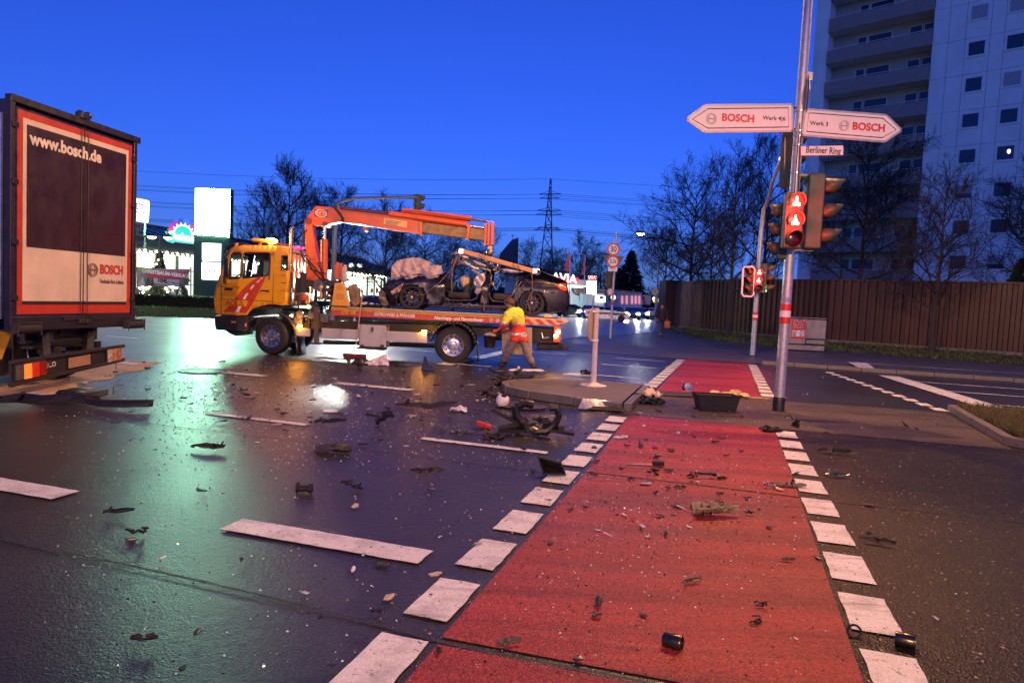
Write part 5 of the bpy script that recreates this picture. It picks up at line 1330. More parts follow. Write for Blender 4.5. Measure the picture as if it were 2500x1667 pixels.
# broom leaning on the truck
br = thing('broom', 'red-headed road broom leaning against the side of the tow truck', 'broom', G(867, 872))
p0, p1 = A(866, 868, 16.55), A(886, 708, 16.8)
m = MB(); m.tube([p0, p1], .014, 8); m.build('broom_handle', pm('broom_wood', (.42, .26, .18), .6, var=.2), br, smooth=True)
hb = G(866, 873)
m = MB(); m.box(hb + V(0, 0, .09), (.62, .06, .035)); m.build('broom_head', pm('broom_red', (.30, .035, .02), .5), br, bevel=.01)
m = MB(); m.box(hb + V(0, 0, .038), (.60, .05, .07)); m.build('bristles', pm('bristle_red', (.22, .03, .02), .9, bump=.8, bs=120), br)
# ------------------------------------------------------------------ people
SKIN = pm('skin', (.50, .27, .19), .5, var=.08)
def skinned(joints, edges, root, sub=2):
    me = bpy.data.meshes.new('skeleton')
    names = list(joints); idx = {n: i for i, n in enumerate(names)}
    me.from_pydata([joints[n][0] for n in names], [(idx[a], idx[b]) for a, b in edges], [])
    o = bpy.data.objects.new('skeleton', me); COL.objects.link(o)
    o.modifiers.new('s', 'SKIN')
    if not me.skin_vertices: me.skin_vertices.new()
    for n in names:
        sv = me.skin_vertices[0].data[idx[n]]; r = joints[n][1]
        sv.radius = (r, r) if not isinstance(r, tuple) else r
        sv.use_root = (n == root)
    md = o.modifiers.new('u', 'SUBSURF'); md.levels = md.render_levels = sub
    dg = bpy.context.evaluated_depsgraph_get(); dg.update()
    out = bpy.data.meshes.new_from_object(o.evaluated_get(dg))
    bpy.data.objects.remove(o); bpy.data.meshes.remove(me)
    return out
def garment(src, test, inflate, name, mat, parent, wr=.0, sc=18):
    """clothing: the faces of the body that pass the test, pushed out"""
    bm = bmesh.new(); bm.from_mesh(src); bm.normal_update()
    kill = [f for f in bm.faces if not test(f.calc_center_median())]
    bmesh.ops.delete(bm, geom=kill, context='FACES')
    for v in bm.verts:
        v.co += v.normal * (inflate + noise.noise(v.co * sc) * wr)
    me = bpy.data.meshes.new(name); bm.to_mesh(me); bm.free()
    mats = mat if isinstance(mat, list) else [mat]
    me.materials.clear()
    for mm in mats: me.materials.append(mm)
    me.polygons.foreach_set('material_index', [0] * len(me.polygons))
    me.polygons.foreach_set('use_smooth', [True] * len(me.polygons))
    o = bpy.data.objects.new(name, me); COL.objects.link(o); o.parent = parent
    md = o.modifiers.new('solid', 'SOLIDIFY'); md.thickness = .008; md.offset = 1
    return o
def face_parts(par, hc, f, up, r, hair):
    """nose, eyes, ears, mouth and hair on a head centred hc looking along f"""
    f = Vector(f).normalized(); s = f.cross(Vector(up)).normalized(); u = s.cross(f)
    m = MB(); m.ball(hc + f * r * .98 - u * r * .08, r * .16, 8, 6); m.build('nose', SKIN, par, smooth=True)
    for e in (-1, 1):
        m = MB(); m.ball(hc + f * r * .86 + s * e * r * .34 + u * r * .1, r * .11, 8, 6); m.build('eye', pm('eye_dark', (.05, .04, .04), .2), par, smooth=True)
        m = MB(); m.ball(hc + s * e * r * .93 - u * r * .05, (r * .16, r * .2, r * .28), 8, 6); m.build('ear', SKIN, par, smooth=True)
    m = MB(); m.bar(hc + f * r * .86 - u * r * .48 - s * r * .2, hc + f * r * .86 - u * r * .48 + s * r * .2, r * .1, r * .1); m.build('mouth', pm('lips', (.3, .1, .08), .5), par)
    m = MB(); m.ball(hc, r * 1.12, 18, 14)
    keep = []
    nf = []
    for fc in m.f:
        c = sum((m.v[i] for i in fc), Vector()) / len(fc) - hc
        if c.dot(f) < r * .45 and c.dot(u) > -r * (.75 if c.dot(f) < -.1 * r else .15) or c.dot(u) > r * .62: nf.append(fc)
    m.f = nf; m.m = [0] * len(nf); m.jitter(.012, 22); m.build('hair', hair, par, smooth=True, solid=.02)
def fingers(base, d, s, n, L_, joints, edges, root, tag_, curl):
    d = Vector(d).normalized(); s = Vector(s).normalized(); c = Vector(curl).normalized()
    lens = (.85, 1., .95, .75)
    for i in range(4):
        o = base + s * (i - 1.5) * .021 + d * .075
        k = lens[i] * L_
        nm = '%s%d' % (tag_, i)
        joints[nm + 'a'] = (o, .0095); joints[nm + 'b'] = (o + d * k * .5 + c * k * .12, .009); joints[nm + 'c'] = (o + d * k * .75 + c * k * .5, .0075)
        edges += [(root, nm + 'a'), (nm + 'a', nm + 'b'), (nm + 'b', nm + 'c')]
    o = base - s * .035 + d * .02
    joints[tag_ + 't'] = (o - s * .02 + d * .03 + c * .01, .0105); joints[tag_ + 'u'] = (o - s * .015 + d * .065 + c * .03, .009)
    edges += [(root, tag_ + 't'), (tag_ + 't', tag_ + 'u')]

# --- recovery worker, back half turned, stepping along the truck
wk = thing('person', 'worker in yellow and red high-visibility jacket and grey trousers bending beside the truck', 'person', (G(1218, 893) + G(1305, 902)) / 2)
YP = 16.55
def wp(x, y, Y=YP): return A(x, y, Y)
hip = wp(1266, 822, 16.6); 
J = {}
E_ = []
J['pelvis'] = (hip, (.145, .12)); J['waist'] = (wp(1268, 800, 16.58), (.14, .115)); J['chest'] = (wp(1264, 777, 16.53), (.155, .125)); J['upper'] = (wp(1256, 761, 16.5), (.125, .10))
J['neck'] = (wp(1249, 751, 16.47), .055); J['head'] = (wp(1245, 743.5, 16.45), .082); J['crown'] = (wp(1243, 736.5, 16.45), .078)
E_ += [('pelvis', 'waist'), ('waist', 'chest'), ('chest', 'upper'), ('upper', 'neck'), ('neck', 'head'), ('head', 'crown')]
fl, fr_ = G(1221, 893), G(1303, 901)
J['hipL'] = (wp(1257, 828, 16.5), .098); J['kneeL'] = (wp(1241, 858, 16.55), .082); J['calfL'] = (wp(1235, 872, 16.62), .075); J['ankL'] = (V(wp(1231, 888, 16.7).x, 16.72, .09), .055); J['toeL'] = (V(wp(1219, 893, 16.7).x, 16.62, .045), .045)
J['hipR'] = (wp(1277, 828, 16.6), .098); J['kneeR'] = (wp(1287, 861, 16.5), .082); J['calfR'] = (wp(1293, 876, 16.48), .072); J['ankR'] = (V(wp(1302, 893, 16.45).x, 16.45, .10), .055); J['toeR'] = (V(wp(1304, 901, 16.4).x - .02, 16.33, .045), .045)
for s in 'LR': E_ += [('pelvis', 'hip' + s), ('hip' + s, 'knee' + s), ('knee' + s, 'calf' + s), ('calf' + s, 'ank' + s), ('ank' + s, 'toe' + s)]
J['shL'] = (wp(1243, 768, 16.4), .082); J['elL'] = (wp(1233, 789, 16.35), .066); J['wrL'] = (wp(1223, 801, 16.42), .045); J['hdL'] = (wp(1218.5, 803.5, 16.45), .038)
J['shR'] = (wp(1270, 764, 16.68), .08); J['elR'] = (wp(1262, 790, 16.92), .06); J['wrR'] = (wp(1248, 800, 16.9), .042); J['hdR'] = (wp(1243, 802, 16.88), .036)
for s in 'LR': E_ += [('upper', 'sh' + s), ('sh' + s, 'el' + s), ('el' + s, 'wr' + s), ('wr' + s, 'hd' + s)]
for s in 'LR':
    fingers(J['hd' + s][0] - V(-.0, 0, 0), V(-1, 0, -.45), V(0, 1, 0), 4, .075, J, E_, 'hd' + s, 'f' + s, V(-.2, 0, -1))
src = skinned(J, E_, 'pelvis')
for v in src.vertices: v.co -= ORG[wk.name]
src.materials.clear(); src.materials.append(SKIN); src.polygons.foreach_set('use_smooth', [True] * len(src.polygons))
body = bpy.data.objects.new('body', src); COL.objects.link(body); body.parent = wk
O = ORG[wk.name]
zw = wp(1266, 820).z - O.z; zy = wp(1266, 790).z - O.z; zn = wp(1250, 752, 16.47).z - O.z
HVY = pm('hi_vis_yellow', (.78, .72, .05), .7, var=.08, bump=.2, bs=30, emit=(.8, .7, .05), es=.04); HVR = pm('hi_vis_red', (.72, .05, .02), .7, var=.1, bump=.2, bs=30)
xh = wp(1232, 800).x - O.x
def arm(c): return (c + O - J['wrL'][0]).length < .11 or (c + O - J['wrR'][0]).length < .1
def hand(c): return (c + O - J['hdL'][0]).length < .09 and c.x < J['wrL'][0].x - O.x - .0 or (c + O - J['hdR'][0]).length < .09 and c.x < J['wrR'][0].x - O.x
jk = garment(src, lambda c: zw - .14 < c.z < zn and not hand(c), .022, 'jacket', [HVY, HVR, pm('reflective_silver', (.62, .58, .52), .3, .3)], wk, .02)
mi = []
for p in jk.data.polygons:
    c = p.center
    e1 = (c + O - J['elL'][0]).length; w1 = (c + O - J['wrL'][0]).length
    low = c.z < zy
    i = 1 if low else 0
    if zy - .03 < c.z < zy + .02 or zw + .015 < c.z < zw + .075: i = 2
    if w1 < e1 * .9 and c.x < xh: i = 1
    mi.append(i)
jk.data.polygons.foreach_set('material_index', mi)
garment(src, lambda c: .12 < c.z < zw + .02 and not hand(c) and not (arm(c)), .014, 'trousers', pm('work_trousers', (.20, .165, .145), .85, var=.2, vs=14, bump=.2, bs=40), wk, .022, 12)
xm_ = (J['ankL'][0].x + J['ankR'][0].x) / 2 - O.x
for sd_ in (-1, 1): garment(src, lambda c: c.z < .15 and (c.x - xm_) * sd_ > 0, .012, 'shoe', pm('work_shoes', (.035, .025, .02), .6), wk)
hc = (J['head'][0] + J['crown'][0]) / 2
face_parts(wk, hc, V(-.85, -.15, -.45), V(-.35, 0, 1), .098, pm('hair_brown', (.10, .045, .02), .7, var=.3, bump=.6, bs=90))
scribble(wk, wp(1276, 772, 16.33), V(1, .12, -.1), V(0, .15, 1), .22, .035, pm('print_dark', (.10, .10, .06), .6), 5)
scribble(wk, wp(1277, 777.5, 16.33), V(1, .12, -.1), V(0, .15, 1), .16, .03, pm('print_dark', (.10, .10, .06), .6), 6)

# --- pedestrian on the far footway
PB2 = V(8.3, 38.3, .09)
pd = thing('person', 'person in dark coat carrying an orange bag along the far footway', 'person', PB2)
J = {}; E_ = []
def pp(x, y, z): return PB2 + V(x, y, z)
J['pelvis'] = (pp(0, 0, .95), (.16, .13)); J['chest'] = (pp(0, 0, 1.3), (.19, .14)); J['upper'] = (pp(0, 0, 1.43), (.15, .11)); J['neck'] = (pp(0, -.02, 1.52), .06); J['head'] = (pp(0, -.04, 1.62), .092); J['crown'] = (pp(0, -.03, 1.70), .082)
E_ += [('pelvis', 'chest'), ('chest', 'upper'), ('upper', 'neck'), ('neck', 'head'), ('head', 'crown')]
for s, e in (('L', -1), ('R', 1)):
    fwd = -.22 if s == 'L' else .2
    J['hip' + s] = (pp(.1 * e, 0, .85), .1); J['knee' + s] = (pp(.09 * e, fwd * .7 - .05, .5), .075); J['ank' + s] = (pp(.08 * e, fwd, .09), .05); J['toe' + s] = (pp(.09 * e, fwd - .16, .04), .042)
    J['sh' + s] = (pp(.22 * e, 0, 1.4), .08); J['el' + s] = (pp(.3 * e, .02, 1.12), .062); J['wr' + s] = (pp(.27 * e, -.14, .93), .042); J['hd' + s] = (pp(.26 * e, -.17, .88), .036)
    E_ += [('pelvis', 'hip' + s), ('hip' + s, 'knee' + s), ('knee' + s, 'ank' + s), ('ank' + s, 'toe' + s), ('upper', 'sh' + s), ('sh' + s, 'el' + s), ('el' + s, 'wr' + s), ('wr' + s, 'hd' + s)]
    fingers(J['hd' + s][0], V(0, -.3, -1), V(0, 1, -.3), 4, .075, J, E_, 'hd' + s, 'f' + s, V(-e, 0, -.3))
src = skinned(J, E_, 'pelvis')
for v in src.vertices: v.co -= PB2
src.materials.clear(); src.materials.append(SKIN); src.polygons.foreach_set('use_smooth', [True] * len(src.polygons))
body = bpy.data.objects.new('body', src); COL.objects.link(body); body.parent = pd
garment(src, lambda c: .72 < c.z < 1.5 and not (c.z < .92 and abs(c.x) > .2), .035, 'coat', pm('dark_coat', (.025, .02, .022), .8, var=.2), pd, .03, 9)
garment(src, lambda c: .1 < c.z < .8 and abs(c.x) < .2, .015, 'trousers', pm('dark_jeans', (.05, .05, .08), .8, var=.2), pd, .015, 12)
for sd_ in (-1, 1): garment(src, lambda c: c.z < .12 and c.x * sd_ > 0, .012, 'shoe', pm('pale_shoes', (.2, .16, .15), .6), pd)
face_parts(pd, PB2 + V(0, -.035, 1.66), V(-.2, -1, 0), V(0, 0, 1), .1, pm('hair_dark', (.02, .015, .012), .7, bump=.5, bs=90))
bg_ = thing('carrier_bag', 'orange shopping bag in the hand of the pedestrian', 'bag', PB2 + V(.3, -.18, .45))
c = PB2 + V(.3, -.2, .62)
m = MB(); m.prism([(-.15, -.2), (.15, -.2), (.17, .16), (.05, .2), (-.06, .2), (-.17, .16)], c + V(0, -.06, 0), V(1, 0, 0), V(0, 0, 1), V(0, .12, 0)); m.jitter(.02, 8); m.build('bag_body', pm('bag_orange', (.5, .14, .05), .6, var=.3), bg_, bevel=.02)
m = MB(); m.tube([c + V(-.07, 0, .18), c + V(-.05, 0, .28), c + V(.02, 0, .28), c + V(.05, 0, .18)], .008, 6); m.build('bag_handle', pm('bag_orange', (.5, .14, .05), .6), bg_)
# ------------------------------------------------------------------ left background: garden centre
SHOPW = glow('lit_shop_window', (1.0, .97, .85), 2.6)
FASC = pm('fascia_dark_green', (.02, .05, .05), .5, var=.2)
F0, FD = V(-28.9, 49.0, 0), V(.22, .9755, 0)
FN = V(.9755, -.22, 0)
def FQ(t, z, o=0.): return F0 + FD * t + FN * o + V(0, 0, z)
shop = thing('garden_centre', 'long low garden centre with glowing windows and a ribbed sloping roof', 'shop building', FQ(24, 0))
m = MB()
m.quad(FQ(-20, 0, -.3), FQ(50, 0, -.3), FQ(50, 4, -.3), FQ(-20, 4, -.3)); m.quad(FQ(-20, 0, -12), FQ(50, 0, -12), FQ(50, 6, -12), FQ(-20, 6, -12)); m.quad(FQ(50, 0, -.3), FQ(50, 0, -12), FQ(50, 5.2, -12), FQ(50, 4, -.3))
m.build('wall', pm('shop_wall', (.3, .3, .28), .7), shop)
m = MB(); b = [FQ(-20, 4.05, .5), FQ(50, 4.05, .5), FQ(50, 5.1, .5), FQ(-20, 5.1, .5)]; m.add(b + [p - FN * .8 for p in b], [(0, 1, 2, 3), (7, 6, 5, 4), (0, 4, 5, 1), (1, 5, 6, 2), (2, 6, 7, 3), (3, 7, 4, 0)]); m.build('fascia', FASC, shop)
m = MB(); m.quad(FQ(-20, 5.1, .3), FQ(50, 5.1, .3), FQ(50, 6.3, -4), FQ(-20, 6.3, -4)); rf = m.build('roof', pm('roof_pale_metal', (.5, .52, .5), .45, .2), shop)
for i in range(40):
    m = MB(); t = -18 + 1.7 * i; m.bar(FQ(t, 5.15, .3), FQ(t, 6.35, -4), .1, .1); m.build('roof_rib', FASC, rf)
m = MB(); m.bar(FQ(-20, 6.35, -4), FQ(50, 6.35, -4), .3, .3); m.build('ridge', FASC, rf)
random.seed(21)
WV = [SHOPW, glow('lit_shop_window_b', (.9, 1.0, .75), 2.0), glow('lit_shop_window_c', (1.0, .9, .7), 2.2), glow('lit_shop_window_d', (.85, 1.0, .85), 1.2)]
for i in range(30):
    t = -18 + 2.25 * i
    m = MB(); m.quad(FQ(t + .08, .5, -.1), FQ(t + 2.1, .5, -.1), FQ(t + 2.1, 3.9, -.1), FQ(t + .08, 3.9, -.1)); w = m.build('shop_window', WV[i % 4 if i % 5 else 0], shop)
    for zz in (1.6, 2.7):
        m = MB(); m.bar(FQ(t, zz, -.04), FQ(t + 2.2, zz, -.04), .08, .05); m.build('window_bar', FASC, w)
    for k in range(3):     # goods seen through the glass
        m = MB(); tt = t + random.uniform(.3, 1.7); h = random.uniform(.4, 1.1); m.lathe([(.05, 0), (.28, .2), (.2, h * .7), (.03, h)], FQ(tt, .55 + (k % 2) * 1.1, -.06), V(0, 0, 1), 7); m.jitter(.12, 5); m.build('shelf_goods', random.choice([pm('goods_green', (.05, .12, .03), .7), pm('goods_red', (.4, .08, .05), .6), pm('goods_brown', (.2, .12, .06), .7)]), w)
    m = MB(); m.box(FQ(t, 2.1, 0), (.14, .14, 4.1)); m.build('window_post', FASC, shop)
BULB = glow('warm_bulb', (1, .82, .5), 60.)
for i in range(110):
    t = -16 + .58 * i
    m = MB(); m.ball(FQ(t, 4.0 - .07 * (i % 2), .58), .085 + .00 * i, 6, 4); m.build('light_bulb', BULB, shop)
# fan-shaped roof sign
sg = thing('fan_sign', 'turquoise shop sign with a coloured petal fan on the garden centre roof', 'shop sign', A(447, 590, 52.5))
Y = 52.5
m = MB(); slab(m, [(402, 564), (412, 566), (425, 565), (490, 571), (490, 598), (420, 590), (417, 592.5), (405, 589), (408, 577)], Y, .4); m.build('sign_box', glow('turquoise_lit', (.03, .75, .62), 1.0), sg)
c = A(447, 573, Y - .03); pet = [(.75, .1, .12), (.45, .04, .35), (.25, .05, .5), (.03, .07, .55), (.03, .2, .7), (.12, .1, .6), (.6, .1, .25), (.8, .2, .15)]
for i, col in enumerate(pet):
    a0, a1 = pi - pi * i / 8, pi - pi * (i + 1) / 8; am = (a0 + a1) / 2
    P2 = [(.62 * cos(a0), .62 * sin(a0)), (1.0 * cos(a0), 1.0 * sin(a0)), (1.13 * cos(am), 1.13 * sin(am)), (1.0 * cos(a1), 1.0 * sin(a1)), (.62 * cos(a1), .62 * sin(a1))]
    m = MB(); m.prism([(x * 1.12, y * 1.12) for x, y in P2], c, V(1, 0, -.06), V(0, 0, 1), V(0, .2, 0)); m.build('fan_petal', glow('petal_%d' % i, col, 1.3), sg)
    m = MB(); m.prism([(.64 * cos(am) - .16 * sin(am), .64 * sin(am) + .16 * cos(am)), (.64 * cos(am) + .16 * sin(am), .64 * sin(am) - .16 * cos(am)), (.95 * cos(am), .95 * sin(am))], c + V(0, -.03, 0), V(1, 0, -.06), V(0, 0, 1), V(0, .02, 0)); m.build('petal_tip', glow('petal_white', (.9, .9, 1), 1.6), sg)
m = MB(); m.prism([(.66 * cos(pi * i / 12), .66 * sin(pi * i / 12)) for i in range(13)], c + V(0, -.02, 0), V(1, 0, -.06), V(0, 0, 1), V(0, .2, 0)); m.build('fan_centre', glow('turquoise_lit', (.03, .75, .62), 1.0), sg)
text('Dehner', .82, glow('letter_white', (1, 1, 1), 2.2), sg, A(446, 579.5, Y - .35), V(1, 0, -.075), UPZ, bold=.025, ex=.02, shear=.25, sx=.95)
# big lit pylon
PG = pm('pylon_green', (.012, .045, .03), .4, var=.15)
PYW = glow('pylon_lit', (.42, 1.0, .60), 95.)
py = thing('pylon_sign', 'tall dark green pylon with a big glowing white panel beside the tow truck cab', 'pylon sign', V(A(517, 722, 48).x, 48.2, .03))
m = MB(); slab(m, [(473, 573), (561, 580), (557, 730), (471, 726)], 48.0, .5); m.build('pylon_body', PG, py, bevel=.03)
m = MB(); slab(m, [(475, 457.5), (563, 461.5), (561, 580), (473, 573)], 47.95, .6); m.build('panel_frame', PG, py, bevel=.05)
m = MB(); slab(m, [(477, 459.5), (561.5, 463.5), (559.5, 578.5), (475, 572)], 47.9, .05); m.build('lit_panel', PYW, py, bevel=.04)
for (a, b, c_, d) in (((493, 593), (539, 595), (538, 638), (493, 636)), ((492, 640), (538, 641), (536, 684), (492, 682))):
    m = MB(); slab(m, [a, b, c_, d], 47.9, .08); m.build('lit_panel', glow('pylon_lit_small', (.80, 1.0, .90), 4.), py, bevel=.03)
for x in (501, 512.5, 524):
    m = MB(); slab(m, [(x - 3, 658), (x + 3.2, 662), (x - 3, 666)], 47.88, .02); m.build('arrow_mark', glow('arrow_pink', (.9, .1, .2), 1.), py)
# car wash sign behind the lorry
ws = thing('wash_sign', 'white lit car wash sign half hidden behind the lorry', 'pylon sign', V(A(330, 720, 44).x, 44.2, .03))
m = MB(); slab(m, [(296, 477), (357, 488), (359, 492), (356, 541), (353, 544), (296, 533)], 44, .35); m.build('lit_panel', glow('wash_lit', (.95, .97, 1.0), 1.8), ws, bevel=.05)
NB = glow('wash_blue', (.05, .1, .5), .6)
for i in range(9):
    a = 2 * pi * i / 9; p = A(340, 504, 43.97); e = p + V(.33 * cos(a), 0, .24 * sin(a)); q = p + V(.16 * cos(a + .2), 0, .12 * sin(a + .2))
    m = MB(); m.bar(q, e, .02, .06); m.build('splash_mark', NB, ws)
text('wash', .42, glow('wash_letter', (.35, .33, .4), .5), ws, A(340, 518.5, 43.97), V(1, 0, -.13), UPZ, ex=.01)
m = MB(); m.bar(A(327, 529, 43.97), A(352, 534, 43.97), .01, .03); m.build('arrow_line', SIGNK, ws)
for (y0, y1, col, s) in ((545, 575, (.16, .17, .17), 'TANKEN'), (580, 590, (.06, .03, .03), ''), (592, 606, (.12, .10, .12), 'SHOP')):
    m = MB(); slab(m, [(296, y0 - 8), (352, y0), (350, y1), (296, y1 - 7)], 44.05, .25); m.build('sub_panel', pm('panel_%d' % y0, col, .5), ws, bevel=.02)
    if s: scribble(ws, A(333, y0 + 5, 44.0), V(1, 0, -.12), UPZ, .8, .18, SIGNK, y0)
for x in (341, 345.5, 350):
    m = MB(); slab(m, [(x - 1.5, 564), (x + 2, 568), (x - 1.5, 572)], 44.0, .02); m.build('arrow_mark', SIGNK, ws)
m = MB(); slab(m, [(300, 600), (316, 602), (316, 735), (300, 733)], 44.1, .3); m.build('pylon_post', PG, ws)
# double lantern posts
def lantern(label, px_, ybase, ytop, Y, globe=False):
    b = V(A(px_, ybase, Y).x, Y, .03); t = thing('lantern', label, 'lantern', b, 'double lanterns')
    h = A(px_, ytop, Y).z
    m = MB(); m.tube([b, b + V(0, 0, h)], [.08, .05], 10); m.build('post', FASC, t, smooth=True)
    for e in (-1, 1):
        p = b + V(0, 0, h - .3)
        if globe:
            m = MB(); m.tube([p, p + V(.3 * e, 0, .3)], .03, 6); m.build('arm', FASC, t); m = MB(); m.ball(p + V(.38 * e, 0, .42), (.26, .26, .2), 12, 8); m.build('globe', glow('lantern_cool', (.8, .95, 1), 3.), t, smooth=True)
        else:
            m = MB(); m.tube([p, p + V(.1 * e, 0, .9), p + V(.3 * e, 0, 1.25), p + V(.55 * e, 0, 1.1), p + V(.58 * e, 0, .7)], .03, 6); m.build('arm', FASC, t, smooth=True)
            q = p + V(.58 * e, 0, .55); m = MB(); m.lathe([(.03, .3), (.08, .22), (.33, .05), (.34, 0)], q, n=14, cap=False); m.build('shade', FASC, t, smooth=True)
            m = MB(); m.ball(q + V(0, 0, -.02), (.3, .3, .17), 12, 8); m.build('lantern_glass', glow('lantern_warm', (1, .95, .85), 4.), t, smooth=True)
lantern('double swan-neck lantern before the garden centre windows', 388, 725, 588, 48.5)
lantern('double globe lantern beyond the truck bed', 865, 730, 652, 62, True)
# banner, shrubs, small fir, fairy lights
bn = thing('banner', 'sagging banner advertising Christmas trees at 10 euro per metre behind the hedge', 'banner', V(A(400, 720, 46.8).x, 46.8, .03))
YB_ = 46.8
q = [(A(x, y, YB_).x, A(x, y, YB_).z) for x, y in ((335, 651), (366, 655), (400, 656), (466, 657), (455, 690), (440, 700), (400, 698), (336, 700))]
m = MB(); m.plate(q, lambda x, z: V(x, YB_ + .08 * sin(x * 4), z), .3); m.build('banner_cloth', pm('banner_beige', (.34, .27, .22), .7, var=.25, vs=2), bn, smooth=True)
def bdecal(nm, pts, mt, o=.1):
    m = MB(); m.poly([A(x, y, YB_ - o) for x, y in pts]); return m.build(nm, mt, bn)
bdecal('red_band', [(355, 665), (372, 661), (446, 664), (462, 661), (448, 682), (420, 681), (365, 678)], pm('banner_red', (.6, .06, .07), .6))
bdecal('price_field', [(374, 679), (438, 683), (437, 698), (376, 691)], pm('banner_white', (.6, .58, .56), .6), .11)
bdecal('green_flash', [(336, 651), (368, 656), (362, 662), (340, 660)], pm('banner_lime', (.35, .5, .05), .6), .11)
for cx_, col in ((348, (.6, .6, .6)), (362, (.05, .14, .07)), (454, (.05, .14, .07))):
    for k in range(4): bdecal('fir_print', [(cx_ - 4 - 2.0 * k, 683 + 4.5 * k), (cx_ + 4 + 2.0 * k, 683.6 + 4.5 * k), (cx_, 675 + 4 * k)], pm('fir_print_%d' % cx_, col, .7), .115 + .003 * k)
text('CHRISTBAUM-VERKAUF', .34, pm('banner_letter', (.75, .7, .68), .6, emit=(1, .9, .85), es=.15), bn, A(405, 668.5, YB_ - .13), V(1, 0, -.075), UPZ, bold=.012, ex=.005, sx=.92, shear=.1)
text('10€', .42, SIGNK, bn, A(396, 685.5, YB_ - .14), V(1, 0, -.085), UPZ, bold=.008, ex=.005); text('pro Meter', .22, SIGNK, bn, A(421, 690.5, YB_ - .14), V(1, 0, -.085), UPZ, ex=.005)
for x in (335, 372, 466):
    m = MB(); m.tube([A(x, 652, YB_ + .05), V(A(x, 700, YB_).x, YB_ + .05, .03)], .04, 6); m.build('banner_post', pm('post_wood', (.2, .15, .11), .8), bn)
m = MB(); m.bar(A(464, 659, YB_ - .15), A(437, 700, YB_ - .15), .05, .03); m.build('banner_strut', pm('post_wood', (.2, .15, .11), .8), bn)
FIR = pm('fir_needles', (.018, .045, .018), .8, var=.4)
def fir(label, b, h, r, seed, n=900, group='fir trees', lights=0):
    random.seed(seed); b = Vector(b); t = thing('fir_tree', label, 'fir tree', b, group)
    m = MB(); m.tube([b, b + V(0, 0, h)], [.03 + h * .012, .01], 7); m.build('trunk', pm('bark', (.04, .03, .024), .9, bump=.5), t)
    m = MB()
    for i in range(n):
        z = h * (.08 + .92 * random.random() ** 1.25); rr = r * (1 - z / h) ** .85 * random.uniform(.15, 1.05) + .03; a = random.uniform(0, 2 * pi)
        p = b + V(cos(a) * rr, sin(a) * rr, z); d = V(cos(a), sin(a), random.uniform(-.55, .1)).normalized() * h * random.uniform(.03, .07); s = V(-sin(a), cos(a), random.uniform(-.3, .3)) * h * .014
        m.add([p - s, p + s, p + d], [(0, 1, 2)]); m.add([p - d * .5 + V(0, 0, h * .012), p + d * .9, p + V(0, 0, -h * .015)], [(0, 1, 2)])
    m.build('crown', FIR, t)
    for i in range(lights):
        z = h * random.uniform(.15, .85); a = random.uniform(pi, 2 * pi); rr = r * (1 - z / h) ** .85
        m = MB(); m.ball(b + V(cos(a) * rr, sin(a) * rr, z), .07, 6, 4); m.build('fairy_light', BULB, t)
fir('dark fir tree before the lit garden centre windows', V(A(390, 690, 49.5).x, 49.5, .03), A(390, 615, 49.5).z, .95, 3, 1400, lights=8)
for i, x in enumerate((352, 372, 402, 425)):
    fir(['small fir tree at the left under the banner', 'small fir tree left of centre under the banner', 'small fir tree right of centre under the banner', 'small fir tree at the right under the banner'][i], V(A(x, 720, 47.6).x, 47.6, .03), 1.5 + .2 * (i % 2), .6, 30 + i, 500, lights=4)
fir('bushy green fir beside the banner foot', V(A(446, 722, 46.5).x, 46.3, .03), 1.55, .7, 44, 900)
m = MB(); m.box(A(422, 717, 45.9), (.3, .02, .22)); tag(m.build('price_card', pm('card_pinkish', (.6, .52, .55), .6)), 'small pale card standing on top of the hedge', 'card')
# hedge
hd = thing('hedge', 'long low clipped dark hedge behind the grass strip', 'hedge', V(-20, 46, .03))
HA, HB = V(-30, 42.6, 0), V(-11.5, 51.2, 0); hdv = (HB - HA).normalized(); hs = V(-hdv.y, hdv.x, 0); HL = (HB - HA).length
m = MB(); m.bar(HA + V(0, 0, .42), HB + V(0, 0, .42), .8, .76, up=(0, 0, 1)); m.build('core', pm('hedge_core', (.012, .016, .008), .9), hd)
random.seed(9); m = MB()
for i in range(9000):
    t = random.random() * HL; f = random.random()
    if f < .6: o, z = -.42 - random.random() * .08, random.uniform(.05, .85)
    else: o, z = random.uniform(-.45, .45), .80 + random.random() * .1
    p = HA + hdv * t + hs * o + V(0, 0, z); a = random.uniform(0, 2 * pi); d = V(cos(a), sin(a) * .6, random.uniform(-.6, .8)).normalized() * .075; e = V(-sin(a), cos(a), random.uniform(-.5, .5)).normalized() * .035
    m.add([p - d, p + e, p + d, p - e], [(0, 1, 2, 3)])
tag(m.build('leaves', pm('hedge_leaf', (.03, .05, .015), .6, var=.5, vs=3), hd), kind='stuff')
# pink lettering on the garden centre's far fascia
pk = thing('pink_letters', 'glowing pink letter sign on the building behind the tow truck', 'shop sign', A(735, 618, 66))
for i, (x, y, r) in enumerate(((718, 612, .35), (728, 617, .55), (733, 623, .3), (739, 620, .55), (740, 627, .42))):
    m = MB(); c = A(x, y, 66); m.tube([c + V(r * .75 * cos(a), 0, r * sin(a)) for a in [2 * pi * k / 16 for k in range(16)]], .13, 6, closed=True); m.build('letter', glow('pink_neon', (1, .08, .3), 2.2), pk, smooth=True)
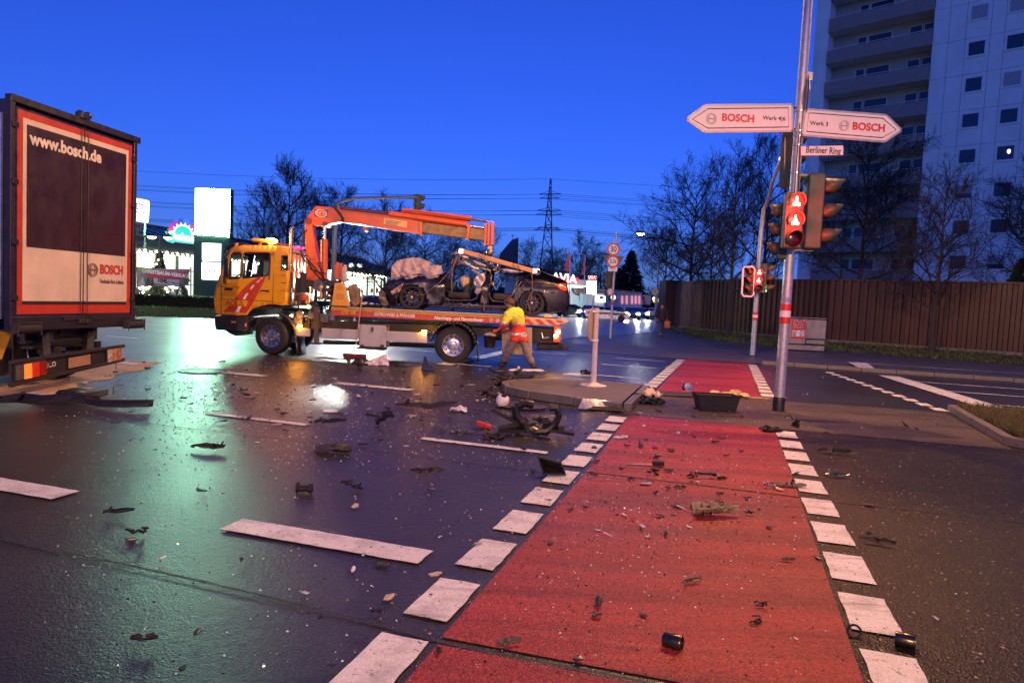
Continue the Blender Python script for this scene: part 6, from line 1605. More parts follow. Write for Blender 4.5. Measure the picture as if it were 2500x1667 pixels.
# work floodlight behind the truck
fl = thing('floodlight', 'blinding work floodlight on a tripod behind the truck bed', 'floodlight', V(A(868, 730, 25).x, 25, 0))
c = A(869, 689, 25); b = V(c.x, 25, 0)
m = MB(); m.tube([b + V(0, 0, .3), c - V(0, 0, .15)], .025, 8); m.build('mast', STEEL, fl)
for k in range(3):
    m = MB(); a = 2 * pi * k / 3 + .4; m.tube([b + V(.45 * cos(a), .45 * sin(a), .02), b + V(0, 0, .7)], .015, 6); m.build('leg', STEEL, fl)
m = MB(); m.box(c + V(0, .1, 0), (.46, .14, .38)); m.build('lamp_case', BLACK, fl, bevel=.02)
m = MB(); m.box(c + V(0, .02, 0), (.4, .02, .32)); m.build('lamp_face', glow('flood_white', (1, .97, .9), 3600.), fl)
# parked cars -------------------------------------------------------
CARGL = pm('car_window', (.015, .018, .022), .06)
def make_car(name, label, loc, rz, paint, L_=4.5, Wd=1.78, H_=1.45, kind='saloon', lights=None, tail=None, group='cars beyond the junction', stripe=None, roofbar=None):
    """front points along local +x"""
    t = thing(name, label, 'car', loc, group, rz)
    if kind == 'saloon': prof = [(-.5, .3), (-.5, .62), (-.485, .72), (-.40, .76), (-.33, .77), (.20, .72), (.34, .68), (.46, .60), (.495, .48), (.5, .3), (.36, .2), (-.36, .2)]; roof = [(-.36, .76), (-.22, .97), (-.12, 1.0), (.06, .99), (.22, .73)]
    elif kind == 'van': prof = [(-.5, .25), (-.5, .6), (-.5, .7), (.25, .7), (.38, .62), (.48, .52), (.5, .4), (.5, .25), (.36, .15), (-.36, .15)]; roof = [(-.497, .69), (-.49, 1.0), (.1, 1.0), (.18, .96), (.36, .68)]
    else: prof = [(-.5, .3), (-.5, .64), (-.48, .73), (.16, .72), (.32, .66), (.46, .58), (.495, .46), (.5, .3), (.36, .2), (-.36, .2)]; roof = [(-.48, .73), (-.42, .95), (-.3, 1.0), (.02, .99), (.2, .73)]
    def sec(P_, nm, mt, w0, w1, zmid):
        m = MB(); n = 10; k = len(P_); vs = []; fs = []
        for j in range(n + 1):
            tt = -1 + 2 * j / n
            for (x, z) in P_:
                sx = 1 - .05 * abs(tt) ** 4; w = (w0 if z < zmid else w1)
                vs.append(V(x * L_ * sx, tt * w / 2, z * H_ - .02 * abs(tt) ** 3 * H_))
        for j in range(n):
            for i in range(k): fs.append((j * k + i, (j + 1) * k + i, (j + 1) * k + (i + 1) % k, j * k + (i + 1) % k))
        fs += [tuple(reversed(range(k))), tuple(range(n * k, n * k + k))]
        m.add(vs, fs); return m.build(nm, mt, t, smooth=True, local=True, bevel=.03)
    sec(prof, 'body', paint, Wd, Wd * .97, .6); g_ = sec(roof, 'cabin', paint, Wd * .88, Wd * .74, .85)
    x0, x1 = roof[1][0] * L_, roof[-2][0] * L_; xa, xb = roof[0][0] * L_ + .2, roof[-1][0] * L_ - .1
    zl, zh = .77 * H_, .955 * H_
    for e in (-1, 1):
        for (u0, u1) in ((.04, .47), (.53, .96)):
            m = MB(); q = [V(xa + (xb - xa) * u0, e * (Wd * .44 + .006), zl), V(xa + (xb - xa) * u1, e * (Wd * .44 + .006), zl), V(x0 + (x1 - x0) * u1, e * (Wd * .375 + .012), zh), V(x0 + (x1 - x0) * u0, e * (Wd * .375 + .012), zh)]
            m.poly(q); m.build('side_window', CARGL, t, local=True, solid=.01)
    for (pa, pb, nm) in ((roof[-1], roof[-2], 'windscreen'), (roof[0], roof[1], 'rear_window')):
        d = .012 if nm == 'windscreen' else -.012
        m = MB(); m.poly([V(pa[0] * L_ + d * 1.5, -Wd * .40, pa[1] * H_ + .03), V(pa[0] * L_ + d * 1.5, Wd * .40, pa[1] * H_ + .03), V(pb[0] * L_ + d * 3, Wd * .35, pb[1] * H_ - .05), V(pb[0] * L_ + d * 3, -Wd * .35, pb[1] * H_ - .05)]); m.build(nm, CARGL, t, local=True, solid=.02)
    r = .31 if kind != 'van' else .34
    for sx in (-.31, .31):
        for e in (-1, 1):
            c = V(sx * L_, e * (Wd / 2 - .09), r)
            m = MB(); m.lathe([(r * .62, -.1), (r * .95, -.1), (r, -.06), (r, .06), (r * .95, .1), (r * .62, .1)], c, V(0, e, 0), 22, cap=False); w = m.build('wheel', RUBBER, t, smooth=True, local=True)
            m = MB(); m.lathe([(r * .64, .08), (r * .55, .09), (r * .3, .07), (0, .08)], c, V(0, e, 0), 18, cap=False); m.build('rim', STEEL, w, smooth=True, local=True)
            m = MB(); m.lathe([(r * 1.15, -.05), (r * 1.15, .096)], c, V(0, e, 0), 22); m.build('wheel_arch', BLACK, t, local=True)
    for e in (-1, 1):
        m = MB(); m.ball(V(L_ * .482, e * Wd * .36, .52 * H_), (.05, .16, .085), 10, 6); m.build('headlight', lights or pm('headlight_off', (.6, .6, .62), .1), t, smooth=True, local=True)
        m = MB(); m.box(V(-L_ * .492, e * Wd * .38, .60 * H_), (.06, .3, .14)); m.build('tail_light', tail or pm('tail_off', (.25, .01, .01), .2), t, bevel=.02, local=True)
    if stripe:
        for e in (-1, 1):
            m = MB(); m.box(V(0, e * (Wd / 2 - .002), .52 * H_), (L_ * .86, .012, .2)); m.build('side_stripe', stripe, t, local=True)
    if roofbar:
        m = MB(); m.box(V(-.1, 0, H_ + .06), (.25, 1.1, .12)); m.build('roof_light_bar', roofbar, t, bevel=.03, local=True)
    return t
def gpos(x, y): p = G(x, y); return V(p.x, p.y, 0)
PDARK = pm('car_paint_dark', (.03, .035, .045), .2, .3, coat=.6); PSIL = pm('car_paint_silver', (.35, .36, .38), .25, .6, coat=.5); PWH = pm('car_paint_white', (.6, .6, .6), .25, coat=.5); PGRN = pm('car_paint_green', (.02, .08, .06), .25, coat=.5); PBLU = pm('car_paint_blue', (.04, .06, .15), .25, .3, coat=.5)
HL = glow('headlight_on', (.92, .96, 1.0), 1800.); TLR = glow('tail_light_on', (1, .04, .03), 18.)
SS = [V(5.2, 62), ]
make_car('parked_car', 'dark parked car behind the truck bed beside the floodlight', V(A(898, 760, 34).x, 34, 0), radians(200), PDARK, 4.3, 1.8, 1.55, 'hatch')
make_car('parked_car', 'dark car parked beyond the hedge behind the lorry', V(A(330, 730, 47.9).x - .7, 47.9, .03), radians(30), PDARK, 4.3, 1.8, 1.5, 'hatch')
make_car('police_car', 'silver and green police car turning at the side street', V(A(1483, 760, 70).x, 70, 0), radians(-8), PSIL, 4.6, 1.8, 1.45, 'saloon', stripe=PGRN, lights=glow('side_light', (1, .95, .85), 12.), tail=TLR, roofbar=pm('blue_bar', (.02, .05, .4), .2))
make_car('waiting_car', 'car with dazzling headlights waiting left of the police car', V(A(1440, 760, 78).x, 78, 0), radians(-110), PBLU, 4.4, 1.8, 1.5, 'hatch', lights=HL)
make_car('waiting_car', 'first car with dazzling headlights right of the police car', V(A(1542, 760, 80).x, 80, 0), radians(-97), PDARK, 4.4, 1.8, 1.5, 'hatch', lights=HL)
make_car('waiting_car', 'second car with dazzling headlights farther right of the police car', V(A(1566, 757, 88).x, 88, 0), radians(-98), PBLU, 4.4, 1.8, 1.5, 'hatch', lights=HL)
make_car('queueing_car', 'pale car with red tail lights in the side street queue', V(A(1594, 757, 100).x, 100, 0), radians(82), PWH, 4.4, 1.8, 1.5, 'hatch', tail=TLR)
make_car('queueing_car', 'dark car seen between the police car and the headlights', V(A(1505, 752, 92).x, 92, 0), radians(60), PBLU, 4.4, 1.8, 1.5, 'hatch', tail=TLR)
make_car('ambulance', 'white ambulance van with red light near the fence end', V(A(1638, 760, 78).x, 78, 0), radians(84), PWH, 5.2, 1.95, 2.3, 'van', tail=TLR, roofbar=glow('red_beacon', (1, .05, .04), 25.))
make_car('parked_car', 'dark car at the filling station forecourt behind the wreck', V(A(1398, 752, 84).x, 84, 0), radians(20), PDARK, 4.3, 1.8, 1.5, 'hatch')
# filling station ----------------------------------------------------
st = thing('filling_station', 'white filling station with a red lit canopy reading AVIA', 'filling station', V(A(1400, 760, 92).x, 94, 0))
Y = 90
STW = pm('station_wall', (.55, .54, .55), .6, var=.06); CANO = glow('canopy_white', (1, .75, .78), .30); CRED = glow('canopy_red', (1, .05, .09), 1.1)
m = MB(); slab(m, [(1330, 679), (1436, 684), (1436, 698), (1330, 694)], Y, 9); cn = m.build('canopy', CANO, st, bevel=.05)
m = MB(); slab(m, [(1328, 673), (1396, 676), (1414, 679), (1414, 688), (1330, 684)], Y - .1, .06); m.build('canopy_red_band', CRED, cn)
m = MB(); slab(m, [(1332, 694.5), (1434, 698.5), (1434, 699.5), (1332, 695.5)], Y + .2, 8); m.build('canopy_lamp', glow('canopy_lamp', (1, .98, .95), 7.), cn)
text('AVIA', 1.5, glow('avia_letters', (1, .8, .85), 2.2), cn, A(1378, 679.5, Y - .3), V(1, 0, -.07), UPZ, bold=.04, ex=.03)
for x in (1391, 1352):
    m = MB(); m.tube([V(A(x, 700, Y + 1).x, Y + 1, 0), A(x, 697, Y + 1)], .22, 10); m.build('canopy_column', STW, st, smooth=True)
m = MB(); slab(m, [(1330, 699), (1475, 706), (1475, 760), (1330, 755)], 100, 10); m.build('wall', STW, st)
m = MB(); slab(m, [(1407, 706), (1477, 709.5), (1477, 717), (1407, 714)], 99.8, .1); m.build('shop_board', pm('board_brown', (.16, .10, .06), .5, emit=(1, .6, .3), es=.06), st)
for x0, x1 in ((1398, 1414), (1416, 1432)):
    m = MB(); slab(m, [(x0, 721), (x1, 722), (x1, 748), (x0, 747)], 99.8, .06); m.build('shop_window', glow('station_window', (.5, .8, .9), .35), st)
m = MB(); slab(m, [(1455, 721), (1478, 723), (1478, 738), (1455, 737)], 99.7, .06); m.build('lit_door', glow('station_door', (.9, 1, .95), 3.2), st)
m = MB(); slab(m, [(1464, 723), (1473, 723.5), (1473, 730), (1464, 729.5)], 99.6, .05); m.build('door_poster', BLACK, st)
bl = thing('long_hall', 'long pale hall with pink lit windows beyond the filling station', 'building', V(A(1520, 760, 104).x, 110, 0))
m = MB(); slab(m, [(1474, 705), (1567, 714), (1567, 752), (1474, 756)], 104, 14); m.build('wall', STW, bl)
m = MB(); slab(m, [(1473, 703.5), (1568, 712.5), (1568, 714.5), (1473, 706)], 103.7, 15); m.build('roof_edge', pm('roof_red', (.3, .07, .06), .6), bl)
m = MB(); slab(m, [(1516, 708), (1530, 710), (1529, 719), (1516, 718)], 103.8, .1); m.build('wall_board', pm('board_brown', (.16, .10, .06), .5), bl)
for x in (1517, 1528, 1541, 1550, 1559):
    m = MB(); slab(m, [(x, 722), (x + 4.5, 722.5), (x + 4.5, 742), (x, 742)], 103.8, .08); m.build('window', glow('pink_window', (1, .35, .45), .8), bl)
pr = thing('price_pylon', 'glowing white price pylon with red AVIA head by the filling station', 'pylon sign', V(A(1445, 760, 72).x, 72, 0))
m = MB(); slab(m, [(1434, 685), (1456.5, 686), (1455.5, 719), (1433.5, 717)], 72, .4); m.build('lit_panel', glow('price_white', (1, .98, .96), 5.), pr, bevel=.05)
m = MB(); slab(m, [(1437, 673), (1456, 674), (1456, 681), (1437, 680)], 72, .4); m.build('head_panel', glow('price_head', (1, .8, .82), 2.), pr)
m = MB(); slab(m, [(1438.5, 681.5), (1455.5, 682.5), (1455.5, 686), (1438.5, 685)], 71.9, .4); m.build('red_field', CRED, pr)
text('AVIA', .42, CRED, pr, A(1446.5, 677.5, 71.9), V(1, 0, -.06), UPZ, bold=.02, ex=.01)
m = MB(); m.tube([V(A(1449, 730, 72).x, 72.2, 0), A(1449, 718, 72.2)], .09, 8); m.build('pylon_post', STW, pr)
for i, (x, yt, yb, w) in enumerate(((1391, 611, 672, 14), (1427, 622, 680, 6))):
    fg = thing('beach_flag', ['tall red banner flag standing behind the filling station canopy', 'slim red banner flag right of the taller flag'][i], 'flag', V(A(x, 760, 86).x, 86, 0))
    m = MB(); m.tube([V(A(x, 740, 86).x, 86, 0), A(x + 1, yt, 86)], .05, 6); m.build('flag_pole', STW, fg)
    q = [(A(a, b, 86).x, A(a, b, 86).z) for a, b in ((x + .5, yt), (x - w * .3, yt + 14), (x - w * .75, yt + 36), (x - w, yt + 50), (x, yt + 49))]
    m = MB(); m.plate(q, lambda a, b: V(a, 85.95 + .1 * sin(b * 2 + a * 3), b), .4); m.build('flag_cloth', pm('flag_red', (.5, .04, .05), .6, emit=(1, .05, .06), es=.12), fg, smooth=True)
# low house behind the wreck, church wedge tower, pylon and wires ----------
hs_ = thing('low_house', 'low pale house with chimney behind the wrecked car', 'house', V(A(1300, 760, 110).x, 115, 0))
m = MB(); slab(m, [(1255, 648), (1300, 655), (1352, 668), (1352, 760), (1230, 755), (1235, 650)], 110, 10); m.build('wall', pm('house_pale', (.4, .42, .45), .7), hs_)
m = MB(); slab(m, [(1250, 641), (1300, 650), (1356, 664), (1354, 670), (1300, 658), (1246, 650)], 109.5, 11); rf = m.build('roof', pm('roof_red', (.3, .07, .06), .6), hs_)
m = MB(); slab(m, [(1333, 641), (1349, 643), (1349, 662), (1333, 658)], 112, 1.2); m.build('chimney', pm('house_pale', (.4, .42, .45), .7), rf)
ch = thing('church_tower', 'dark wedge-shaped church tower with a small cross', 'church', V(A(1240, 740, 150).x, 152, 0))
m = MB(); slab(m, [(1216, 640), (1222, 618), (1250, 585), (1266, 580), (1264, 660), (1216, 660)], 150, 6); m.build('tower', pm('church_brick', (.11, .08, .09), .8, var=.2), ch)
m = MB(); q = A(1251.5, 583, 152); m.bar(q, q + V(0, 0, 1.0), .1, .1); m.bar(q + V(-.4, 0, .7), q + V(.4, 0, .7), .1, .1); m.build('cross', DARK, ch)
PYB = 260.
py_ = thing('power_pylon', 'tall lattice electricity pylon against the blue sky', 'pylon', V(A(1331, 700, PYB).x, PYB, 0))
LAT = pm('lattice_steel', (.06, .065, .08), .6, .3)
cxp = A(1331, 700, PYB).x; ztop = A(1342, 437, PYB).z
def half(z): return .2 + 3.3 * max(0, (1 - z / ztop)) ** 1.15
m = MB(); zs = [0, 8, 15, 21, 26, 30.5, 34.5, 38, 41.2, 44, ztop - 3, ztop]
zs = [z for z in zs if z <= ztop]
for a, b in zip(zs, zs[1:]):
    ha, hb = half(a), half(b)
    cs = lambda h, z: [V(cxp + sx * h, PYB + sy * h, z) for sx, sy in ((-1, -1), (1, -1), (1, 1), (-1, 1))]
    A4, B4 = cs(ha, a), cs(hb, b)
    for i in range(4):
        m.bar(A4[i], B4[i], .28, .28); j = (i + 1) % 4
        m.bar(A4[i], B4[j], .16, .16); m.bar(A4[j], B4[i], .16, .16); m.bar(B4[i], B4[j], .14, .14)
m.build('lattice_mast', LAT, py_)
CA = V(.93, -.36, 0); arms = []
for y, L_ in ((474, 4.6), (484, 4.2), (514, 5.0), (524, 5.6), (557, 4.6), (562, 6.0)):
    z = A(1338, y, PYB).z; c = V(cxp, PYB, z)
    m = MB(); m.bar(c - CA * L_ * .95, c + CA * L_ * .95, .3, .3); m.bar(c + V(0, 0, 1.2), c + CA * L_ * .95, .14, .14); m.bar(c + V(0, 0, 1.2), c - CA * L_ * .95, .14, .14); m.build('cross_arm', LAT, py_)
    arms += [c - CA * L_ * .9, c + CA * L_ * .9]
arms.append(V(cxp, PYB, ztop))
pw = thing('power_lines', 'thin power lines running across the sky from the pylon', 'power line', V(cxp, PYB, 0))
LD = V(-.8, .6, 0)
WIRE = pm('wire', (.02, .022, .03), .6)
for i, p in enumerate(arms):
    for sgn, (ex, ey) in ((-1, (-330., 20.)), (1, (300., -60.))):
        e = p + V(ex, ey, 6)
        pts = []
        for k in range(17):
            t = k / 16; q = p.lerp(e, t); q.z -= 4 * 6.0 * t * (1 - t); pts.append(q)
        m = MB(); m.tube(pts, .05, 4, cap=False); m.build('wire', WIRE, pw)
# traffic arm behind the crane
ta = thing('signal_gantry', 'grey overhead signal gantry behind the crane with a dark signal at its end', 'signal mast', V(A(800, 730, 26).x, 26, 0))
m = MB(); m.tube([V(A(812, 740, 26).x, 26, 0), V(A(812, 740, 26).x, 26, A(815, 520, 26).z), A(826, 497, 26), A(840, 490, 26), A(868, 485, 26), A(930, 483, 26), A(1020, 481, 26)], [.1, .08, .07, .07, .065, .06, .05], 10); m.build('pole', pm('arm_grey', (.12, .13, .16), .5, .3), ta, smooth=True)
signal_head(ta, A(1024, 505, 26.2), V(.8, .6, 0), .3, .9, .2, vis=.2); m = MB(); m.tube([A(1015, 484, 26), A(1016, 512, 26)], .03, 6); m.build('hanger', DARK, ta)
# far street lamp
fs_ = thing('street_lamp', 'lit curved street lamp above the side street', 'street lamp', V(A(1605, 790, 62).x, 62, .1), 'street lamps')
b = V(A(1603, 780, 62).x, 62, .1); m = MB(); m.tube([b, A(1607, 640, 62), A(1608, 600, 62), A(1604, 585, 62), A(1594, 575, 62), A(1578, 570, 62), A(1569, 569.5, 62)], [.1, .08, .06, .05, .05, .05, .05], 8); m.build('post', GALV, fs_, smooth=True)
c = A(1564, 569.5, 62); m = MB(); m.ball(c + V(0, 0, .06), (.42, .25, .16), 12, 8); m.build('lamp_head', GREYP, fs_, smooth=True)
m = MB(); m.ball(c - V(0, 0, .04), (.34, .2, .15), 12, 8); m.build('lamp_bowl', glow('far_lamp', (1, .9, .65), 30.), fs_, smooth=True)
# street furniture at the side street
dm_ = thing('diamond_sign', 'small diamond road sign on a post near the pedestrian', 'road sign', V(A(1601, 785, 50).x, 50, .1))
b = V(A(1601, 785, 50).x, 50, .1); m = MB(); m.tube([b, A(1600, 712, 50)], .045, 8); m.build('pole', GALV, dm_)
c = A(1599.5, 712, 49.9); m = MB(); m.prism([(-.28, 0), (0, -.3), (.28, 0), (0, .3)], c, V(1, 0, 0), V(0, 0, 1), V(0, .02, 0)); m.build('sign_plate', SIGNW, dm_); m = MB(); m.prism([(-.16, 0), (0, -.17), (.16, 0), (0, .17)], c - V(0, .004, 0), V(1, 0, 0), V(0, 0, 1), V(0, .002, 0)); m.build('sign_field', pm('sign_yellow', (.6, .38, .03), .4), dm_)
for i, (x, y, Y, col, w, h) in enumerate(((1605, 733, 120, (1, .85, .1), 1.4, .7), (1635, 737, 112, (.7, .75, .9), 1.8, .7), (1574, 732, 130, (.5, .35, .6), 2.2, 1.8))):
    t = thing('far_sign', ['yellow lit sign far down the side street', 'pale lit sign above the ambulance', 'dim violet board far down the side street'][i], 'shop sign', V(A(x, 750, Y).x, Y, 0))
    c = A(x, y, Y); m = MB(); m.box(c, (w, .2, h)); m.build('lit_panel', glow('far_sign_%d' % i, col, 1.6 if i < 2 else .15), t)
    m = MB(); m.tube([V(c.x, Y + .1, 0), c], .07, 6); m.build('pole', DARK, t)
for i, (x, y, Y) in enumerate(((1596, 729, 140), (1622, 731, 150), (1567, 733, 160))):
    t = thing('far_lamp', ['distant lamp point left of the pedestrian sign', 'distant lamp point above the ambulance roof', 'distant lamp point at the end of the long hall'][i], 'street lamp', V(A(x, 750, Y).x, Y, 0))
    c = A(x, y, Y); m = MB(); m.ball(c, .25, 8, 6); m.build('lamp_bowl', glow('far_lamp_point', (.9, 1, .9), 12.), t); m = MB(); m.tube([V(c.x, Y, 0), c], .07, 6); m.build('post', DARK, t)
tl2 = thing('traffic_light_box', 'white-faced signal box on a post behind the limit signs', 'signal', V(A(1495, 780, 55).x, 55, .0))
c = A(1495, 726, 55); m = MB(); m.box(c, (.6, .15, .55)); m.build('box', DARK, tl2); m = MB(); m.lathe([(.2, 0), (.2, .02)], c - V(-.06, .1, 0), V(0, -1, 0), 20); m.build('lit_disc', glow('lit_disc', (1, .98, .8), 2.), tl2); m = MB(); m.tube([V(c.x, 55.1, 0), c], .05, 6); m.build('pole', DARK, tl2)

# ------------------------------------------------------------------ corrugated fence along the verge
FBR = pm('fence_brown', (.040, .012, .009), .5, .1, var=.35, vs=2.5, dirt=.3)
fence = thing('corrugated_fence', 'tall brown corrugated metal fence along the far grass bank', 'fence', AB(4.9, 36.9, .37))
FBRS = [FBR, FBR, pm('fence_brown_b', (.032, .009, .007), .55, .1, var=.4, vs=3.5, dirt=.4), pm('fence_brown_c', (.050, .016, .011), .45, .1, var=.3, vs=2, dirt=.25)]
FCAP = pm('fence_cap', (.05, .02, .018), .5, .2)
for i in range(1, len(FENCE) - 1):
    a, b = AB(*FENCE[i], .37), AB(*FENCE[i + 1], .37); L_ = (b - a).length; d = (b - a) / L_; nrm = V(d.y, -d.x, 0)
    if nrm.y > 0: nrm = -nrm
    npan = max(1, round(L_ / 1.05)); w = L_ / npan
    for k in range(npan):
        m = MB(); s0 = a + d * (w * k); nr_ = 3; pts = []
        for q in range(nr_):
            o = w * q / nr_
            for f, dp in ((0, 0), (.42, 0), (.5, .09), (.92, .09)): pts.append((o + f * w / nr_, dp))
        pts.append((w, 0)); h = 3.0 + random.uniform(-.01, .01)
        for (x0, d0), (x1, d1) in zip(pts, pts[1:]):
            m.quad(s0 + d * x0 + nrm * d0, s0 + d * x1 + nrm * d1, s0 + d * x1 + nrm * d1 + V(0, 0, h), s0 + d * x0 + nrm * d0 + V(0, 0, h))
        m.build('panel', random.choice(FBRS), fence, solid=.004)
    m = MB(); m.bar(a + V(0, 0, 3.03) + nrm * .04, b + V(0, 0, 3.03) + nrm * .04, .16, .07); m.build('cap_rail', FCAP, fence)
    m = MB(); m.bar(a + V(0, 0, .03) + nrm * .12, b + V(0, 0, .03) + nrm * .12, .12, .16); m.build('base_kerb', KERB, fence)
# dark gate block at the fence end
m = MB(); m.box(AB(-3.7, 52.5, .4) + V(0, 0, 1.6), (1.9, 2.4, 3.3)); tag(m.build('dark_shed', pm('shed_dark', (.03, .014, .014), .7, var=.2), bevel=.04), 'dark tall shed closing the far end of the fence', 'shed')
# utility cabinets with poster
cb = G(1966, 856, .12)
cab_ = thing('utility_cabinet', 'weathered grey utility cabinet before the fence with a red poster', 'cabinet', cb)
YCB = cb.y
CABM = pm('cabinet_grey', (.27, .245, .225), .6, var=.25, vs=3, dirt=.45)
def cabbox(nm, x0, x1, y0, y1, dep, mt=CABM, o=0.):
    m = MB(); p = A(x0, y0, YCB - o); q = A(x1, y1, YCB - o); m.box(V((p.x + q.x) / 2, YCB - o + dep / 2, (p.z + q.z) / 2), (q.x - p.x, dep, p.z - q.z)); return m.build(nm, mt, cab_, bevel=.015)
cabbox('cabinet_left', 1925, 1965.5, 777, 840, .5); cabbox('cabinet_right', 1968.5, 2015, 780, 828, .5); cabbox('cabinet_base', 1925, 2012, 841, 857, .48); cabbox('cabinet_lower', 1968.5, 2013, 829.5, 840.5, .49)
cabbox('cabinet_top', 1923, 2018, 775, 777.5, .56)
cabbox('poster', 1934, 1965, 779.5, 828, .008, pm('poster_red', (.5, .05, .03), .5, var=.2), .012)
for i, (x, c3) in enumerate(((1938, (.55, .4, .35)), (1948.5, (.6, .58, .62)), (1959, (.5, .42, .4)))): cabbox('poster_photo', x - 4, x + 4.5, 806, 822, .006, pm('poster_photo_%d' % i, c3, .5, var=.8, vs=9), .022)
for k in range(4): scribble(cab_, A(1950, 783 + 5.5 * k, YCB - .03), V(1, 0, 0), UPZ, .42, .085, pm('poster_white', (.7, .65, .65), .5), 70 + k)
m = MB(); p = A(1994, 805, YCB); m.lathe([(.03, 0), (.03, .02)], V(p.x, YCB, p.z), V(0, -1, 0), 10); m.build('cabinet_lock', STEEL, cab_)
m = MB(); q = G(1715, 806, .3); m.box(q + V(0, 0, .12), (.9, .4, .3)); tag(m.build('concrete_block', pm('concrete_pale', (.35, .32, .30), .7, var=.2), bevel=.03), 'pale concrete block at the foot of the fence', 'concrete block')

# ------------------------------------------------------------------ tower block
TB0 = V(26.32, 61.21, 0); TW = V(.735, -.678, 0); TN = V(-.678, -.735, 0)
def TQ(s, z, o=0.): return TB0 + TW * s + TN * o + V(0, 0, z)
tower = thing('tower_block', 'pale high-rise apartment block with recessed balconies behind the fence', 'apartment block', TQ(9, 0))
CONC = pm('tower_panel_white', (.70, .72, .72), .7, var=.09, vs=.6, dirt=.14); BALC = pm('balcony_brown', (.25, .20, .185), .75, var=.15, vs=2, bump=.2)
def tbox(nm, s0, s1, z0, z1, o0, o1, mt, par, **k):
    m = MB(); b = [TQ(s0, z0, o1), TQ(s1, z0, o1), TQ(s1, z1, o1), TQ(s0, z1, o1)]
    m.add(b + [p + TN * (o0 - o1) for p in b], [(0, 1, 2, 3), (7, 6, 5, 4), (0, 4, 5, 1), (1, 5, 6, 2), (2, 6, 7, 3), (3, 7, 4, 0)]); return m.build(nm, mt, par, **k)
FLH = 2.72; NFL = 13; SBAL = 8.05; SEND = 26.
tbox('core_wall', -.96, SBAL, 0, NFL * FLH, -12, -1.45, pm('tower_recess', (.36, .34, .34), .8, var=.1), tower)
tbox('end_wall', -1.2, -.98, 0, NFL * FLH + .5, -12, .05, CONC, tower)
tbox('end_pier', -.97, .0, 0, NFL * FLH + .5, -1.4, .03, CONC, tower)
WGL = pm('tower_window_glass', (.02, .028, .05), .08, spec=.6); WFR = pm('window_frame_white', (.62, .62, .62), .5); BLIND = pm('roller_blind', (.33, .31, .33), .6, var=.1); RAILM = pm('rail_pale', (.55, .55, .55), .45, .2)
z0off = A(2282, 665, 54).z % FLH
zs0 = -.84
for fl_ in range(NFL):
    zb_ = zs0 + fl_ * FLH
    tbox('balcony_slab', .01, SBAL - .02, zb_ - .12, zb_ + .04, -1.4, .1, CONC, tower)
    tbox('balcony_parapet', .01, SBAL - .02, zb_ - .15, zb_ + .95, .06, .16, BALC, tower)
    m = MB(); m.tube([TQ(.0, zb_ + 1.06, .12), TQ(SBAL - .03, zb_ + 1.06, .12)], .035, 6); m.build('balcony_rail', RAILM, tower)
    for (s0, s1) in ((2.0, 2.75), (2.85, 4.7), (6.0, 6.95), (7.05, 7.9)):
        f = tbox('balcony_window', s0, s1, zb_ + .1 if s0 in (2.0, 6.0) else zb_ + .85, zb_ + 2.15, -1.45, -1.40, WFR, tower)
        tbox('pane', s0 + .06, s1 - .06, (zb_ + .16) if s0 in (2.0, 6.0) else zb_ + .92, zb_ + 2.09, -1.41, -1.39, WGL, f)
    # window wall: storey panels with joints and two windows
    cuts = [SBAL, 9.15, 10.3, 11.9, 12.8, 14.3, 15.6, 17.6, 19.4, 21.2, 23., SEND]
    for c0, c1 in zip(cuts, cuts[1:]):
        tbox('wall_panel', c0 + .012, c1 - .012, zb_ - .2 + .012, zb_ + FLH - .2 - .012, -.3, .0, CONC, tower)
    random.seed(fl_ * 3 + 1)
    for s0 in (10.5, 12.93, 16.2, 19.6, 23.2):
        w_ = 1.17
        f = tbox('window', s0, s0 + w_, zb_ + 1.12, zb_ + 2.25, -.05, .015, WFR, tower)
        bl_ = random.random()
        if bl_ < .3: tbox('blind', s0 + .07, s0 + w_ - .07, zb_ + (1.19 if bl_ < .15 else 1.55), zb_ + 2.18, .016, .022, BLIND, f)
        if not bl_ < .15: tbox('pane', s0 + .07, s0 + w_ - .07, zb_ + 1.19, zb_ + (2.18 if bl_ >= .3 else 1.54), .016, .02, WGL, f)
        tbox('sill', s0 - .08, s0 + w_ + .08, zb_ + 1.04, zb_ + 1.12, -.02, .08, CONC, f)
        if fl_ == 5 and s0 == 12.93:
            m = MB(); m.ball(TQ(s0 + .8, zb_ + 1.75, .05), (.14, .05, .16), 8, 6); m.build('lit_lamp', glow('room_lamp', (1, 1, .95), 4.), f)
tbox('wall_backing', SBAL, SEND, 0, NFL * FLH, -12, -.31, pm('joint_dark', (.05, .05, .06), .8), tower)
tbox('roof_slab', -1.4, SEND + .2, NFL * FLH + .05, NFL * FLH + .6, -12.2, .3, CONC, tower)
